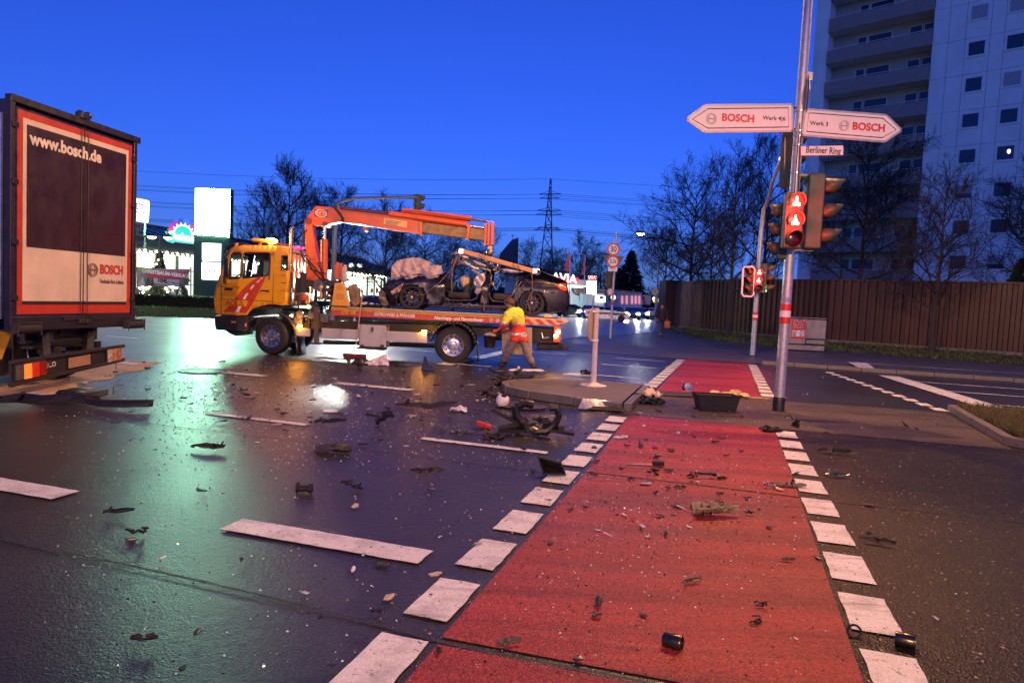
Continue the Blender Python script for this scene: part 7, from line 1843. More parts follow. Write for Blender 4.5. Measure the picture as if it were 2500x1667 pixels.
# ------------------------------------------------------------------ bare trees
BARK = pm('tree_bark', (.035, .026, .022), .85, var=.3, bump=.5, bs=30)
TWIG = pm('tree_twig', (.028, .020, .018), .8, var=.25)
def grow(seed, H_, spread, trunk_h, dens=1.0, up=.55, leaves=0):
    """returns (trunk MB, crown MB) of a bare broadleaf tree, base at the origin"""
    rnd = random.Random(seed); T, Cn = MB(), MB()
    def rv(s): return V(rnd.uniform(-s, s), rnd.uniform(-s, s), rnd.uniform(-s, s))
    pts = [V(0, 0, 0)]; n = 9
    for i in range(1, n + 1): pts.append(V(pts[-1].x + rnd.uniform(-.06, .06), pts[-1].y + rnd.uniform(-.06, .06), H_ * .92 * i / n))
    r0 = H_ * .0155
    T.tube([V(0, 0, -.1)] + pts[1:], [r0 * 1.35] + [r0 * (1 - .93 * (i / n) ** .9) for i in range(1, n + 1)], 8)
    def at(z):
        t = z / (H_ * .92) * n; k = min(int(t), n - 1); return pts[k].lerp(pts[k + 1], t - k)
    def branch(p, d, L_, r, lev):
        k = 4 if lev < 2 else 3; P_ = [p]; dd = d.copy()
        for i in range(k):
            dd = (dd + rv(.22 if lev < 2 else .32) + V(0, 0, .10 * up)).normalized(); P_.append(P_[-1] + dd * L_ / k)
        Cn.tube(P_, [r * (1 - .82 * i / k) for i in range(k + 1)], 5 if lev == 0 else (4 if lev == 1 else 3), cap=False)
        if lev >= 3:
            return
        cnt = int((7, 6, 5)[lev] * dens + rnd.random())
        for c in range(cnt):
            t = .22 + .78 * (c + rnd.random()) / cnt; q = min(int(t * k), k - 1); o = P_[q].lerp(P_[q + 1], t * k - q)
            ax = (P_[q + 1] - P_[q]).normalized(); s = ax.cross(rv(1)).normalized()
            nd = (ax * .75 + s * rnd.uniform(.55, .95) + V(0, 0, .22 * up)).normalized()
            branch(o, nd, L_ * rnd.uniform(.38, .6), max(r * .45, .012 if lev < 1 else .0095), lev + 1)
    nb = int(15 * dens)
    for i in range(nb):
        z = trunk_h + (H_ * .88 - trunk_h) * (i + rnd.random() * .6) / nb; f = (z - trunk_h) / (H_ - trunk_h)
        a = i * 2.4 + rnd.uniform(-.5, .5); el = up * .75 + f * .55 + rnd.uniform(-.12, .12)
        d = V(cos(a) * cos(el), sin(a) * cos(el), sin(el)); L_ = spread * (1.0 - .62 * f) * rnd.uniform(.8, 1.15) * (.65 + .35 * min(1, f * 6 + .4))
        branch(at(z), d, L_, r0 * (.52 - .34 * f), 0)
    if leaves:
        for i in range(leaves):
            v = Cn.v[rnd.randrange(len(Cn.v))]; s = rv(.05); e = rv(.05)
            Cn.add([v, v + s, v + s + e], [(0, 1, 2)])
    return T, Cn
PROTO = {}
def tree(label, x, y, H_, key, rot, sc=1.0, group='bare trees', z=0.):
    if key not in PROTO:
        seed, sp, th, dens, up, lv = key
        T, Cn = grow(seed, 10., sp, th, dens, up, lv); PROTO[key] = None
        t = thing('bare_tree', label, 'tree', (0, 0, 0), group)
        T.build('trunk', BARK, t, smooth=True, local=True); Cn.build('crown', TWIG, t, local=True); PROTO[key] = t
    else:
        t = copy_tree(PROTO[key]); t['label'] = label; t['group'] = group
    t.location = (x, y, z); t.rotation_euler = (0, 0, rot); s = H_ / 10.; t.scale = (s * sc, s * sc, s)
    return t
def tpx(label, px_, ytop, Y, key, rot, sc=1., z=.03):
    top = A(px_, ytop, Y); return tree(label, A(px_, 740, Y).x, Y, top.z - z, key, rot, sc, z=z)
K1 = (1, 3.6, 2.2, 1.22, .62, 0); K2 = (2, 3.9, 2.0, 1.25, .5, 0); K3 = (3, 3.4, 2.4, 1.22, .72, 900); K4 = (4, 4.2, 2.6, 1.2, .42, 0); K5 = (6, 3.6, 2.2, 1.15, .75, 0)
tpx('tallest bare tree behind the tow truck cab', 700, 405, 56, K3, .3, 1.0)
tpx('bare tree behind the crane column', 828, 462, 58, K1, 1.2, .95)
tpx('bare tree with thick trunk behind the sheet-covered bonnet', 938, 500, 47, K2, 2.0, 1.05)
tpx('bare tree behind the middle of the crane boom', 1030, 535, 62, K4, .9, 1.1)
tpx('bare tree below the crane boom end', 1105, 560, 66, K1, 3.3, 1.0)
tpx('dim bare tree left of the church tower', 1180, 575, 85, K2, 4.1, 1.1)
tpx('dim bare tree between church tower and pylon', 1290, 598, 105, K4, 5.0, 1.1)
tpx('dim bare tree right of the pylon', 1352, 610, 118, K1, .2, 1.2)
tpx('spreading bare tree behind the banner flags', 1412, 583, 100, K2, 1.8, 1.25)
tpx('bare tree beyond the filling station price pylon', 1462, 612, 130, K4, 2.6, 1.2)
tpx('bare tree left of the tallest, beside the white pylon', 640, 470, 70, K5, 2.9, 1.)
tpx('bare tree between crane column and lift cylinder', 770, 478, 74, K5, 4.4, 1.)
tpx('bare tree with low limbs at the fence end above the pedestrian', 1678, 425, 46, K4, 2.2, 1.05, .2)
tpx('slim bare tree before the fence, left of the far signal mast', 1783, 385, 36, K5, .5, .8, .3)
tpx('tall bare tree close behind the far signal mast', 1860, 340, 46, K1, 1.5, .8, .3)
tpx('wide bare tree behind the fence before the balconies', 2095, 335, 38, K2, .8, 1.05, .3)
tpx('bare tree standing before the fence at the right', 2285, 425, 29.3, K5, 2.5, 1.0, .25)
tpx('bare tree at the right picture edge behind the fence', 2530, 380, 36, K1, 3.9, 1.0, .3)
tpx('dim bare tree behind the pedestrian', 1620, 560, 75, K1, 2.2, 1.1, .1)
tpx('dim bare tree over the fence end', 1730, 520, 60, K2, 5.2, 1.0, .2)
fir('tall dark conifer beyond the long hall', V(A(1535, 740, 132).x, 132, 0), A(1535, 612, 132).z, 4.4, 51, 3000)
fir('second dark conifer left of the tall one', V(A(1508, 740, 138).x, 138, 0), A(1508, 655, 138).z, 3.6, 52, 1500)
fir('dark evergreen at the right picture edge', V(A(2510, 740, 33).x, 33.5, .3), 4.6, 1.9, 53, 2600)
# far wood line closing the view
random.seed(77); m = MB()
for i in range(9000):
    x = random.uniform(-230, 190); y = 175 + random.uniform(0, 25) + abs(x) * .1; h = 9 + 3.5 * noise.noise(Vector((x * .04, 0, 0))) + 2 * noise.noise(Vector((x * .15, 3, 0)))
    z = random.random() ** .8 * h; p = V(x, y, z); d = V(random.uniform(-.5, .5), 0, random.uniform(.4, 1.4)) * 1.2; s = V(.1 + .25 * (1 - z / h), 0, 0)
    m.add([p - s, p + s, p + d], [(0, 1, 2)])
for i in range(90):
    x = -230 + 420 * i / 90; h = 5.0 + 2.5 * noise.noise(Vector((x * .04, 0, 0))); y = 200 + abs(x) * .1
    m.add([V(x - 4, y, 0), V(x + 4, y, 0), V(x + 3.5, y + 4, h), V(x - 3.5, y + 4, h + .6)], [(0, 1, 2, 3)])
tag(m.build('far_wood', pm('far_wood', (.012, .012, .016), .9)), 'dark line of far woodland on the horizon', 'wood', kind='stuff')
# ------------------------------------------------------------------ crash debris on the road
DBK = pm('debris_black', (.012, .012, .012), .6, spec=.25, bump=.3)
DB = [DBK, pm('debris_gloss_black', (.010, .010, .011), .35, spec=.4), pm('debris_dark_grey', (.028, .027, .027), .6, var=.3, spec=.3)]
BLACK = DBK
DW_ = [pm('debris_white', (.62, .60, .58), .4, var=.15), pm('debris_clear', (.45, .46, .5), .12), pm('debris_tan', (.42, .33, .22), .6, var=.3)]
def one(m, name, label, cat, mat, p, rz=0., group=None, **k):
    o = m.build(name, mat, None, local=True, **k); o.location = p; o.rotation_euler = (0, 0, rz)
    return tag(o, label, cat, group)
def shard_mesh(seed, thick=.12, bend=.35):
    r = random.Random(seed); n = r.randint(5, 8); m = MB()
    asp = r.uniform(.3, .85); ang = sorted(r.uniform(0, 2 * pi) for _ in range(n))
    rim = [V(cos(a) * r.uniform(.55, 1.), sin(a) * r.uniform(.55, 1.) * asp, 0) for a in ang]
    def lift(p): return V(p.x, p.y, .03 + abs(p.x) ** 2 * bend * r.uniform(.6, 1.2) + r.uniform(0, .06))
    top = [lift(p) for p in rim]; c = V(0, 0, .05 + r.uniform(0, .12))
    m.add(top + [c] + [p + V(0, 0, thick) for p in top] + [c + V(0, 0, thick * 1.2)], [(i, n, (i + 1) % n) for i in range(n)] + [(n + 1 + i, n + 1 + (i + 1) % n, 2 * n + 1) for i in range(n)] + [(i, (i + 1) % n, n + 1 + (i + 1) % n, n + 1 + i) for i in range(n)])
    return m
SH = []
for i in range(9):
    o = shard_mesh(100 + i).build('plastic_shard', DB[i % 3], None, local=True); SH.append((o, 0))
for i in range(5):
    o = shard_mesh(200 + i, .06, .15).build('pale_shard', DW_[i % 3], None, local=True); SH.append((o, 1))
for i in range(2):
    o = shard_mesh(300 + i, .08, .2).build('red_shard', [RLG, pm('amber_shard', (.6, .2, .03), .2)][i], None, local=True); SH.append((o, 2))
LBL = (('small torn piece of black car trim', 'debris', 'scattered black plastic shards'), ('small pale fragment of lamp or trim', 'debris', 'scattered pale fragments'), ('tiny red or amber lamp glass fragment', 'debris', 'scattered coloured lamp fragments'))
random.seed(42); used = set(); cnt = [0, 0, 0]
def place_shard(x, y, s, k=None):
    k = random.choices(range(len(SH)), [3] * 9 + [2] * 5 + [1] * 2)[0] if k is None else k
    src_, kind = SH[k]
    if k in used: o = src_.copy(); COL.objects.link(o)
    else: o = src_; used.add(k)
    p = G(x, y); o.location = (p.x, p.y, .014); o.rotation_euler = (random.uniform(-.15, .15), random.uniform(-.15, .15), random.uniform(0, 6.28)); o.scale = (s, s, s * random.uniform(.6, 1.4))
    a_, b_ = RU.dot(p), RV.dot(p)
    reg = 'on the red cycle path' if -1.22 < a_ < .76 and (b_ < 10.4 or b_ > 13.7) else ('on the median by the mast' if 10.4 < b_ < 14 and a_ > -1.3 else ('on the right-hand asphalt' if a_ > .76 else ('on the left lanes beside the lorry' if p.x < -3.2 and p.y > 7 else ('on the lanes between truck and traffic island' if p.y > 8.5 else 'on the lanes left of the block markings'))))
    l_, c_, g_ = LBL[kind]
    tag(o, l_ + ' ' + reg, c_, g_ + ' ' + reg); cnt[kind] += 1
n = 0
while n < 285:
    u = random.random()
    if u < .42: x, y = random.gauss(880, 260), random.gauss(980, 65)
    elif u < .60: x, y = random.gauss(480, 130), random.gauss(950, 45)
    elif u < .86: x, y = random.gauss(1600, 190), random.gauss(1150, 110)
    else: x, y = random.uniform(200, 2350), random.uniform(1000, 1640)
    if not (150 < x < 2400 and 882 < y < 1640) or (1225 < x < 1580 and 925 < y < 1010): continue
    d = G(x, y).y; place_shard(x, y, min(random.uniform(.018, .072) * (.6 + d * .075), .125)); n += 1
for k in range(len(SH)):
    if k not in used: place_shard(900 + 20 * k, 1000, .04, k)
# crumbs: broken glass and grit nobody could count
m = MB(); random.seed(8)
CRM = [pm('crumb_dark', (.02, .02, .022), .4), pm('crumb_glass', (.5, .55, .6), .08), pm('crumb_tan', (.35, .28, .2), .6)]
for i in range(6500):
    u = random.random()
    if u < .45: x, y = random.gauss(850, 300), random.gauss(1000, 80)
    elif u < .6: x, y = random.gauss(480, 150), random.gauss(950, 50)
    elif u < .85: x, y = random.gauss(1620, 230), random.gauss(1180, 140)
    else: x, y = random.uniform(100, 2400), random.uniform(960, 1650)
    if not (0 < x < 2490 and 878 < y < 1700): continue
    p = G(x, y, .010); s = random.uniform(.004, .013) * (.5 + p.y * .07); a = random.uniform(0, 6.28)
    m.cm = random.choices((0, 1, 2), (6, 3, 2))[0]
    q = [p + V(cos(a + t) * s * random.uniform(.5, 1.3), sin(a + t) * s * random.uniform(.5, 1.3), 0) for t in (0, 2.1, 4.2)] + [p + V(0, 0, s * .9)]
    m.add(q, [(0, 1, 3), (1, 2, 3), (2, 0, 3)])
tag(m.build('glass_crumbs', CRM), 'crumbs of broken glass and grit sprinkled over the road', 'crumbs', kind='stuff')

# --- larger recognisable pieces
def crumple(seed, w, d, h, n=10, amp=.5):
    m = MB(); vs = []; fs = []
    for j in range(n + 1):
        for i in range(n + 1):
            x, y = -1 + 2 * i / n, -1 + 2 * j / n; q = Vector((x * 1.7 + seed, y * 1.7, seed * .3))
            z = .35 + .65 * noise.noise(q) + .4 * noise.noise(q * 2.7)
            vs.append(V(x * w + noise.noise(q * 2) * w * .4 * amp, y * d + noise.noise(q * 2.3 + V(5, 0, 0)) * d * .4 * amp, max(.004, h * z * (1.15 - .6 * max(abs(x), abs(y))))))
    for j in range(n):
        for i in range(n): fs.append((j * (n + 1) + i, j * (n + 1) + i + 1, (j + 1) * (n + 1) + i + 1, (j + 1) * (n + 1) + i))
    return m.add(vs, fs)
def strip_piece(L_, w, curve, h=.05, n=14, twist=.3):
    m = MB(); vs = []; fs = []
    for i in range(n + 1):
        t = i / n - .5; c = V(t * L_, curve * (t * t * 4 - .5), h * .3 + h * abs(t) * 1.2); ww = w * (1 - .5 * abs(t) ** 2)
        tw = twist * t * 3; s = V(0, cos(tw + .9), sin(tw + .9)) * ww / 2
        vs += [c - s + V(0, 0, w * .4), c + V(0, 0, w * .15), c + s + V(0, 0, w * .4)]
    for i in range(n):
        for k in range(2): fs.append((i * 3 + k, (i + 1) * 3 + k, (i + 1) * 3 + k + 1, i * 3 + k + 1))
    return m.add(vs, fs)
def torn(seed, L_, w):
    """ragged folded strip of torn trim"""
    r = random.Random(seed * 17 + 3); n = 7; vs = []; fs = []; m = MB()
    fold = r.uniform(.3, 1.3); kink = r.uniform(-.5, .5); kx = r.uniform(-.25, .25); lift = r.uniform(.0, .35); off = r.uniform(-.4, .4)
    for i in range(n + 1):
        t = i / n - .5; e = max(0, t - kx); cy = kink * e * L_ + .06 * L_ * noise.noise(Vector((t * 4, seed, 0))); cz = .006 + lift * abs(e) * L_ * .5
        ja, jb = .8 + .35 * noise.noise(Vector((i * .8, seed, 3))) + (.5 if r.random() < .15 else 0), .75 + .4 * noise.noise(Vector((i * .9, seed, 8))); tp = 1 - .55 * abs(2 * t) ** 3
        vs += [V(t * L_, cy - w * .5 * ja * tp, cz + w * .15 * r.random()), V(t * L_, cy + off * w * .2, cz + w * .10 + .1 * w * r.random()), V(t * L_ + r.uniform(-.02, .02) * L_, cy + w * .5 * jb * tp * cos(fold), cz + w * .55 * jb * tp * sin(fold) + w * .1)]
    for i in range(n):
        for k in range(2):
            if r.random() > .04: fs.append((i * 3 + k, (i + 1) * 3 + k, (i + 1) * 3 + k + 1, i * 3 + k + 1))
    m.add(vs, fs)
    for q in range(2):
        i = r.randrange(1, n); c = vs[i * 3 + 1]; m.bar(c, c + V(r.uniform(-.1, .1), r.uniform(-.1, .1), r.uniform(.02, .12)) * L_ * 1.2, w * .12, w * .1)
    return m
def chunk(seed, parts, s):
    """mangled bracket: boxes and tubes stuck together"""
    r = random.Random(seed); m = MB()
    for i in range(parts):
        c = V(r.uniform(-.6, .6), r.uniform(-.35, .35), r.uniform(.08, .5)) * s; R_ = Matrix.Rotation(r.uniform(-.8, .8), 3, r.choice('XYZ')) @ Matrix.Rotation(r.uniform(0, 3), 3, 'Z')
        if i % 2: m.box(c, (s * r.uniform(.2, .7), s * r.uniform(.06, .25), s * r.uniform(.05, .3)), R_)
        else: m.tube([c, c + V(r.uniform(-.4, .4), r.uniform(-.3, .3), r.uniform(-.1, .3)) * s, c + V(r.uniform(-.7, .7), r.uniform(-.3, .3), r.uniform(-.1, .2)) * s], s * r.uniform(.04, .1), 7)
    return m
GB = DB[1]
BM = pm('bumper_black', (.012, .012, .013), .5, var=.3, spec=.3)
one(strip_piece(1.25, .10, .16, .05), 'bumper_strip', 'long curved black bumper strip lying in front of the lorry tail', 'car part', BM, G(262, 992, .01), -.22, smooth=True, solid=.012)
one(torn(95, 1.3, .26), 'torn_bumper', 'torn dark bumper skin lying half in the sand under the lorry', 'car part', BM, G(110, 985, .01), .35, solid=.012)
one(strip_piece(.5, .09, .1, .06), 'trim_piece', 'short bent trim piece touching the curved bumper strip', 'car part', DB[2], G(212, 975, .01), .5, smooth=True, solid=.01)
m = MB(); m.plate([(-.36, 0), (.05, 0), (.2, .02), (.3, .0), (.22, .28), (.1, .22), (-.1, .14)], lambda x, y: V(x, noise.noise(Vector((x * 8, y * 8, 3))) * .09 + y * .5, .01 + y), .05)
one(m, 'plastic_sheet', 'crumpled clear plastic sheet standing on the road below the truck tool box', 'sheet', pm('clear_sheet', (.55, .48, .5), .2, var=.4, vs=20), G(918, 893), 0, smooth=True, solid=.006)
one(torn(91, .62, .16), 'trim_piece', 'glossy black curved trim beside the plastic sheet', 'car part', GB, G(962, 891, .01), .1, smooth=True, solid=.012)
one(chunk(3, 9, .35), 'engine_fragment', 'tangled dark debris left of the plastic sheet', 'car part', DB[2], G(872, 898, .01), 0)
m = MB(); m.prism([(-.13, 0), (.16, 0), (.1, .1), (.02, .12), (-.03, .3), (-.08, .32)], V(0, -.06, 0), V(1, 0, 0), V(0, 0, 1), V(0, .14, 0)); one(m, 'lamp_fragment', 'blue-black upright plastic piece standing near the rear truck wheel', 'car part', pm('blue_black', (.02, .025, .06), .2), G(1043, 905), .1, bevel=.015)
ball = thing('white_ball', 'white round washer tank with black cap beside the traffic island', 'car part', G(1227, 978))
p = G(1227, 978, .105); m = MB(); m.ball(p, (.105, .10, .105), 20, 14); m.jitter(.008, 6); m.build('tank', pm('tank_white', (.72, .68, .62), .4, dirt=.2), ball, smooth=True)
m = MB(); m.ball(p + V(.02, -.05, .085), (.045, .04, .028), 10, 6); m.build('tank_cap', BLACK, ball, smooth=True)
one(chunk(5, 6, .3), 'trim_piece', 'black crumpled trim left of the white round tank', 'car part', BLACK, G(1192, 972, .01), 0)
eb = thing('engine_bundle', 'mangled brown-black engine part bundle behind the traffic island', 'car part', G(1250, 942))
m = crumple(2.2, .32, .22, .32, 12); m.move(Matrix.Translation(G(1250, 940))); m.build('crushed_shell', pm('engine_brown', (.06, .04, .03), .45, .3, var=.5, vs=14), eb, solid=.01)
m = chunk(8, 12, .5); m.move(Matrix.Translation(G(1258, 938))); m.build('pipe_tangle', DARK, eb)
one(torn(92, .8, .12), 'trim_piece', 'long white trim strip lying before the worker', 'car part', DW_[0], G(1285, 908, .01), -.05, solid=.012)
one(torn(93, .75, .1), 'trim_piece', 'white bent rail lying beyond the traffic island post', 'car part', DW_[0], G(1415, 917, .02), -.1, solid=.012)
one(chunk(31, 7, .28), 'trim_piece', 'dark bracket lying on the white bent rail beyond the island', 'car part', BLACK, G(1432, 917, .02), .3)
# headlamp frame: big U-shaped loop
hf = thing('headlamp_frame', 'big black broken headlamp frame with upright horns on the road', 'car part', G(1315, 1062))
c = G(1318, 1060, .02)
for sx, pts in ((0, [(-.33, .0, .34), (-.30, .0, .22), (-.2, 0, .1), (-.05, 0, .03), (.08, 0, .04), (.17, 0, .12), (.22, 0, .24), (.19, 0, .34), (.1, 0, .33)]), (1, [(-.3, .05, .32), (-.2, .1, .36), (-.1, .12, .34)])):
    m = MB(); m.tube([c + V(*q) for q in pts], [.05] * len(pts), 8); m.build('frame_loop', GB, hf, smooth=True)
m = chunk(12, 9, .42); m.move(Matrix.Translation(c + V(0, .05, 0))); m.build('lamp_core', DB[2], hf)
for q0, q1 in (((-.6, 0, .28), (-.25, .02, .12)), ((-.5, 0, .02), (-.05, 0, .03)), ((.12, 0, .06), (.42, .0, .03))):
    m = MB(); m.bar(c + V(*q0), c + V(*q1), .09, .04); m.jitter(.03, 7); m.build('frame_arm', BLACK, hf)
hc_ = thing('lamp_housing', 'black funnel-shaped lamp housing lying on the left block markings', 'car part', G(1348, 1162))
c = G(1345, 1160, .01); m = MB(); vs = [V(-.13, 0, .17), V(.09, .02, .12), (.14, 0, .015), V(-.07, -.02, .015), V(-.04, .09, .07), V(.03, .09, .045)]
m.add([c + Vector(v) for v in vs], [(0, 1, 5, 4), (1, 2, 5), (2, 3, 4, 5), (3, 0, 4)]); m.build('housing', DB[1], hc_, solid=.014)
m = MB(); m.tube([c + Vector(v) for v in (vs[0], vs[1], vs[2], vs[3])], .012, 6, closed=True); m.build('rim', DB[2], hc_)
m = MB(); m.box(V(0, 0, .05), (.2, .14, .05), Matrix.Rotation(.25, 3, 'Y')); one(m, 'red_reflector', 'flat red reflector housing on the dark asphalt', 'car part', pm('reflector_red', (.4, .02, .02), .2), G(1180, 1046), .2, bevel=.01)
rp = thing('registration_panel', 'silver and black bent panel leaning on the island kerb', 'car part', G(1460, 1000))
c = G(1455, 1000, .02); m = MB(); m.plate([(-.28, 0), (.3, 0), (.26, .16), (-.2, .2)], lambda x, y: c + V(x, y * .8 + .04 * sin(x * 9), y * .7 + .01), .06); m.build('silver_sheet', pm('silver_sheet', (.55, .56, .58), .25, .6), rp, solid=.008)
m = MB(); m.plate([(-.2, 0), (.4, -.02), (.36, .1), (-.1, .1)], lambda x, y: c + V(x + .05, y * .6 - .12, .02 + y * .4), .06); m.build('black_sheet', BLACK, rp, solid=.01)
rb = thing('rag_bundle', 'bundle of cream and dark blue rags against the island end', 'rags', G(1585, 990))
for k, (mt, dx, dz_, s) in enumerate(((pm('rag_cream', (.6, .48, .33), .85, var=.3), .05, .12, .16), (pm('rag_blue', (.03, .04, .09), .7), -.06, .02, .2), (BLACK, .02, .0, .22))):
    m = crumple(4.4 + k, s, s * .8, s * 1.3, 9); m.move(Matrix.Translation(G(1584, 985) + V(dx, 0, dz_))); m.build('rag', mt, rb, smooth=True, solid=.008)
# storage tray
ty = thing('storage_tray', 'black open storage tray lying on the median near the mast', 'tray', G(1745, 1000))
c = G(1745, 1000); m = MB(); w, d, h = .34, .2, .25
lo = [V(-w * .8, -d * .8, .01), V(w * .85, -d * .8, .01), V(w * .85, d * .8, .01), V(-w * .8, d * .8, .01)]; hi_ = [V(-w, -d, h), V(w, -d, h * 1.02), V(w, d, h), V(-w, d, h)]
m.add([c + p for p in lo + hi_], [(3, 2, 1, 0), (0, 1, 5, 4), (1, 2, 6, 5), (2, 3, 7, 6), (3, 0, 4, 7)]); m.build('tray_body', pm('tray_black', (.012, .011, .013), .5, bump=.2), ty, solid=.012)
m = MB(); m.tube([c + p for p in hi_], .012, 6, closed=True); m.build('tray_rim', BLACK, ty)
m = MB(); m.plate([(-.75, -.2), (.35, -.28), (.5, .05), (.3, .25), (-.5, .22), (-.8, .05)], lambda x, y: V(x, y, .03 + .05 * noise.noise(Vector((x * 3, y * 3, 0)))), .1); one(m, 'floor_panel', 'flat dark panel lying behind the storage tray', 'car part', pm('panel_dark', (.03, .024, .024), .6, var=.3), G(1665, 966), .0, smooth=True, solid=.02)
one(crumple(7.7, .34, .16, .2, 10), 'packing_paper', 'crumpled tan packing paper behind the storage tray', 'paper', pm('paper_tan', (.5, .36, .18), .85, var=.3), G(1782, 968), .1, solid=.004)
one(crumple(9.1, .45, .05, .05, 10), 'paper_scraps', 'row of torn brown scraps along the red path edge', 'paper', pm('paper_brown', (.3, .2, .1), .85, var=.4), G(1840, 972), -.15, solid=.004)
mr = thing('mirror_glass', 'small shiny round mirror lying on the far red path', 'car part', G(1681, 947)); c = G(1681, 946, .06); m = MB(); m.lathe([(.1, -.03), (.11, 0), (.1, .02), (0, .03)], c, V(.3, -.8, .5), 18); m.build('mirror_shell', STEEL, mr, smooth=True); m = MB(); m.lathe([(.12, -.05), (.09, -.06)], c, V(.3, -.8, .5), 14); m.build('mirror_back', BLACK, mr)
# suspension link
lk = thing('suspension_link', 'black suspension link with two ends on the red path', 'car part', G(1720, 1162)); c = G(1720, 1160, .035)
m = MB(); m.bar(c + V(-.1, 0, .02), c + V(.12, .0, .01), .026, .024); m.jitter(.01, 12); m.build('link_bar', BLACK, lk, bevel=.006)
for dx in (-.13, .14):
    m = chunk(int(60 + dx * 10), 6, .095); m.move(Matrix.Translation(c + V(dx, 0, -.03))); m.build('link_end', BLACK, lk)
uc = thing('torn_undertray', 'boat-shaped torn undertray with dirty beige inside on the red path', 'car part', G(1750, 1262)); c = G(1748, 1262, .0)
m = MB(); n = 14; vs = []; fs = []
for i in range(n + 1):
    t = i / n; x = -.18 + .37 * t; w = .075 * (1 - t ** 2.2) + .006; z = .02 + .06 * t * .5
    for j in range(7):
        a = -1 + j / 3; vs.append(c + V(x + noise.noise(Vector((i, j, 3))) * .02, a * w + .04 * t, z + .07 * abs(a) ** 2 * (1 - .4 * t) + noise.noise(Vector((i * .6, j * .9, 1))) * .022))
for i in range(n):
    for j in range(6): fs.append((i * 7 + j, (i + 1) * 7 + j, (i + 1) * 7 + j + 1, i * 7 + j + 1))
m.add(vs, fs); m.build('tray_skin', pm('undertray_beige', (.22, .17, .11), .7, var=.7, vs=14, dirt=.7), uc, solid=.012)
for x in (-.12, -.06): m = MB(); m.bar(c + V(x, -.06, .04), c + V(x + .02, .06, .07), .008, .05); m.build('tray_rib', BLACK, uc)
m = MB(); m.tube([c + V(.055 + .014 * cos(a), .05, .10 + .014 * sin(a)) for a in [2 * pi * i / 12 for i in range(12)]], .004, 5, closed=True); m.build('tray_eyelet', BLACK, uc)
yb = thing('dipstick', 'brass-coloured strip with black plug on the red path', 'car part', G(1560, 1135)); c = G(1560, 1133, .02); m = MB(); m.bar(c + V(-.13, 0, 0), c + V(.13, -.01, .01), .03, .008); m.build('strip', pm('brass', (.6, .42, .12), .3, .8), yb); m = MB(); m.box(c + V(.2, 0, .02), (.12, .05, .045)); m.build('plug', BLACK, yb, bevel=.01)
for i, (x, y, ax, rz_) in enumerate(((1643, 1565, V(.8, -.5, .1), 0), (2210, 1562, V(.85, -.5, .05), .5))):
    t = thing('metal_sleeve', ['black metal sleeve lying on the red path near the bottom', 'black metal sleeve lying beside the right block markings'][i], 'car part', G(x, y)); c = G(x, y, .036)
    m = MB(); m.lathe([(.034, -.045), (.036, -.04), (.036, .04), (.034, .045), (.029, .045), (.029, -.045)], c, ax, 24, cap=False); m.build('sleeve', pm('sleeve_metal', (.08, .07, .05), .25, .9, var=.3), t, smooth=True)
    m = MB(); m.lathe([(.028, -.03), (.0, -.03)], c, ax, 16, cap=False); m.build('sleeve_core', BLACK, t)
wt = thing('rubber_washer', 'thin black rubber washer standing at a white block', 'car part', G(2085, 1545)); c = G(2086, 1540, .03); m = MB(); m.tube([c + (V(.9, -.2, .1).normalized() * cos(a) + V(.1, .5, .6).normalized() * sin(a)) * .032 for a in [2 * pi * i / 20 for i in range(20)]], .006, 6, closed=True); m.build('ring', BLACK, wt, smooth=True)
sp_ = thing('plastic_spool', 'black spool-shaped mount lying on the dark asphalt', 'car part', G(743, 1195)); c = G(743, 1192, .04); m = MB(); m.lathe([(.04, -.065), (.04, -.052), (.026, -.045), (.026, .025), (.038, .035), (.038, .065)], c, V(1, .1, 0), 14); m.build('spool', BLACK, sp_, bevel=.005); m = MB(); m.box(c + V(-.055, 0, .02), (.012, .055, .055)); m.build('flange', BLACK, sp_)
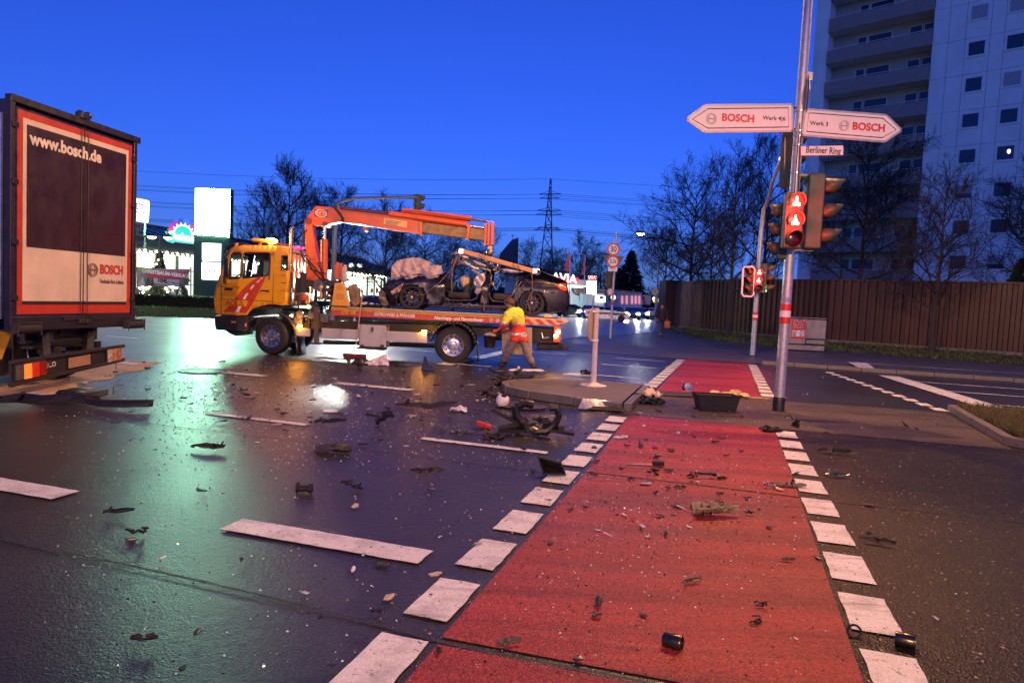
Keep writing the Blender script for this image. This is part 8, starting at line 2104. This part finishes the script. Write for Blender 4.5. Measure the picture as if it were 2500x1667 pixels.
LIST = [  # (x, y, kind, seed, size, rot, name, label, material)
 (858, 1195, 'c', 70, .13, .4, 'bracket', 'black bent bracket standing right of the spool', BLACK), (340, 1300, 'c', 71, .09, 0, 'plug_housing', 'small dark plug housing on the lower left asphalt', BLACK),
 (290, 1252, 's', 0, .20, .2, 'hook_trim', 'hook-shaped dark trim on the lower left asphalt', BLACK), (507, 1096, 's', 1, .34, -.05, 'trim_piece', 'straight dark trim with a white end in the green reflection', BLACK),
 (2140, 1325, 's', 2, .24, -.3, 'trim_piece', 'black leaf-shaped trim on the right asphalt', BLACK), (2040, 1107, 's', 3, .42, -.12, 'trim_piece', 'long black trim strip on the asphalt right of the blocks', BLACK),
 (1882, 1052, 'k', 4, .22, 0, 'trim_piece', 'crumpled black trim at the upper corner of the red path', BLACK), (1950, 1040, 'c', 72, .2, .3, 'bracket', 'black bracket on the median right of the mast', BLACK),
 (1690, 1422, 's', 5, .14, .5, 'trim_piece', 'brown curved trim lying on the lower red path', pm('trim_brown', (.05, .035, .025), .5)), (1242, 1572, 's', 6, .13, .5, 'trim_piece', 'dark curved trim near the bottom tar seam', pm('trim_brown', (.05, .035, .025), .5)),
 (812, 1102, 'k', 8, .3, .2, 'mirror_shell', 'broken mirror shell with pale pieces in the middle of the lane', DB[2]), (940, 1036, 'c', 73, .26, 0, 'engine_fragment', 'black knobbly engine fragment right of the white glare', BLACK),
 (805, 1035, 's', 7, .42, -.2, 'trim_piece', 'dark flat trim left of the white glare', BLACK), (1040, 996, 's', 8, .9, -.02, 'trim_rail', 'long thin black rail left of the traffic island', BLACK),
 (1120, 1003, 'k', 9, .2, 0, 'cloth_scrap', 'crumpled white cloth scrap left of the island', DW_[0]), (1040, 1155, 's', 9, .3, -.1, 'trim_piece', 'dark wedge-shaped trim below the long lane dash', BLACK),
 (2045, 1163, 's', 10, .26, 0, 'trim_piece', 'green-black curved trim lying on a right block', pm('green_black', (.02, .04, .035), .25)), (1925, 1187, 's', 11, .34, -.1, 'rod_piece', 'dark rod lying across a right block', DB[2]),
 (1880, 1190, 'c', 74, .09, 0, 'bracket', 'small bright bolt cluster at the right edge of the red path', STEEL), (1595, 1120, 'c', 75, .08, 0, 'bracket', 'small black round mount on the red path', BLACK),
 (1595, 1157, 'c', 76, .09, 0, 'bracket', 'small black cube-like mount on the red path', BLACK), (1660, 1192, 's', 12, .13, .1, 'hook_trim', 'small black hook lying on the tar seam of the red path', BLACK),
 (1450, 1160, 's', 13, .09, -.3, 'trim_piece', 'small dark trim by the left end of the red path seam', BLACK), (1515, 1070, 's', 14, .18, -.05, 'lamp_glass', 'white lamp glass strip on the upper red path', DW_[1]),
 (935, 1378, 'k', 15, .06, 0, 'cone_fragment', 'grey cone fragment at the lower edge of the big lane dash', DB[2]), (915, 1495, 'c', 77, .05, 0, 'clip', 'black clip with white tip on the lower asphalt', BLACK),
 (350, 1563, 's', 16, .12, -.1, 'trim_piece', 'dark strip on the bottom left asphalt', BLACK), (1062, 1407, 's', 17, .08, .1, 'trim_piece', 'small wooden-looking trim below the lane dash', DW_[2]),
 (1855, 1480, 'c', 78, .05, 0, 'clip', 'upper of two black clips in the red glow of the path', BLACK), (1845, 1518, 'c', 79, .055, 0, 'clip', 'lower of two black clips in the red glow of the path', BLACK),
 (1922, 1367, 's', 18, .08, .3, 'trim_piece', 'small dark shell on the red path beside the right blocks', BLACK), (1830, 1255, 'c', 80, .06, 0, 'clip', 'dark red cube clip below the undertray', BLACK),
 (1128, 1062, 's', 19, .3, 0, 'trim_piece', 'thin dark strip above the long lane dash', BLACK), (1205, 1068, 'k', 20, .2, 0, 'trim_piece', 'curled black trim left of the headlamp frame', BLACK)]
for (x, y, kd, sd, s, rz_, nm, lb_, mt) in LIST:
    p = G(x, y, .012)
    if kd == 'c': one(chunk(sd, 6, s), nm, lb_, 'car part', mt, p, rz_)
    elif kd == 's': one(torn(sd, s, s * .24 + .015), nm, lb_, 'car part', mt, p, rz_, solid=.005)
    else: one(crumple(sd * 1.3, s * .6, s * .45, s * .5, 8), nm, lb_, 'car part', mt, p, rz_, solid=.006)
m = MB(); m.lathe([(.10, 0), (.105, .008), (.09, .014), (0, .015)], V(0, 0, 0), V(0, 0, 1), 20); one(m, 'hub_disc', 'flat pale disc on the asphalt left of the white glare', 'car part', DW_[0], G(807, 1004, .01), 0)
m = MB(); m.lathe([(.38, 0), (.4, .02), (.3, .03), (0, .03)], V(0, 0, 0), V(0, 0, 1), 24); m.v = [V(p.x, p.y * .75, p.z) for p in m.v]; one(m, 'cover_plate', 'dark oval cover plate at the island kerb', 'car part', pm('plate_dark', (.05, .04, .035), .5), G(1275, 993, .012), 0)
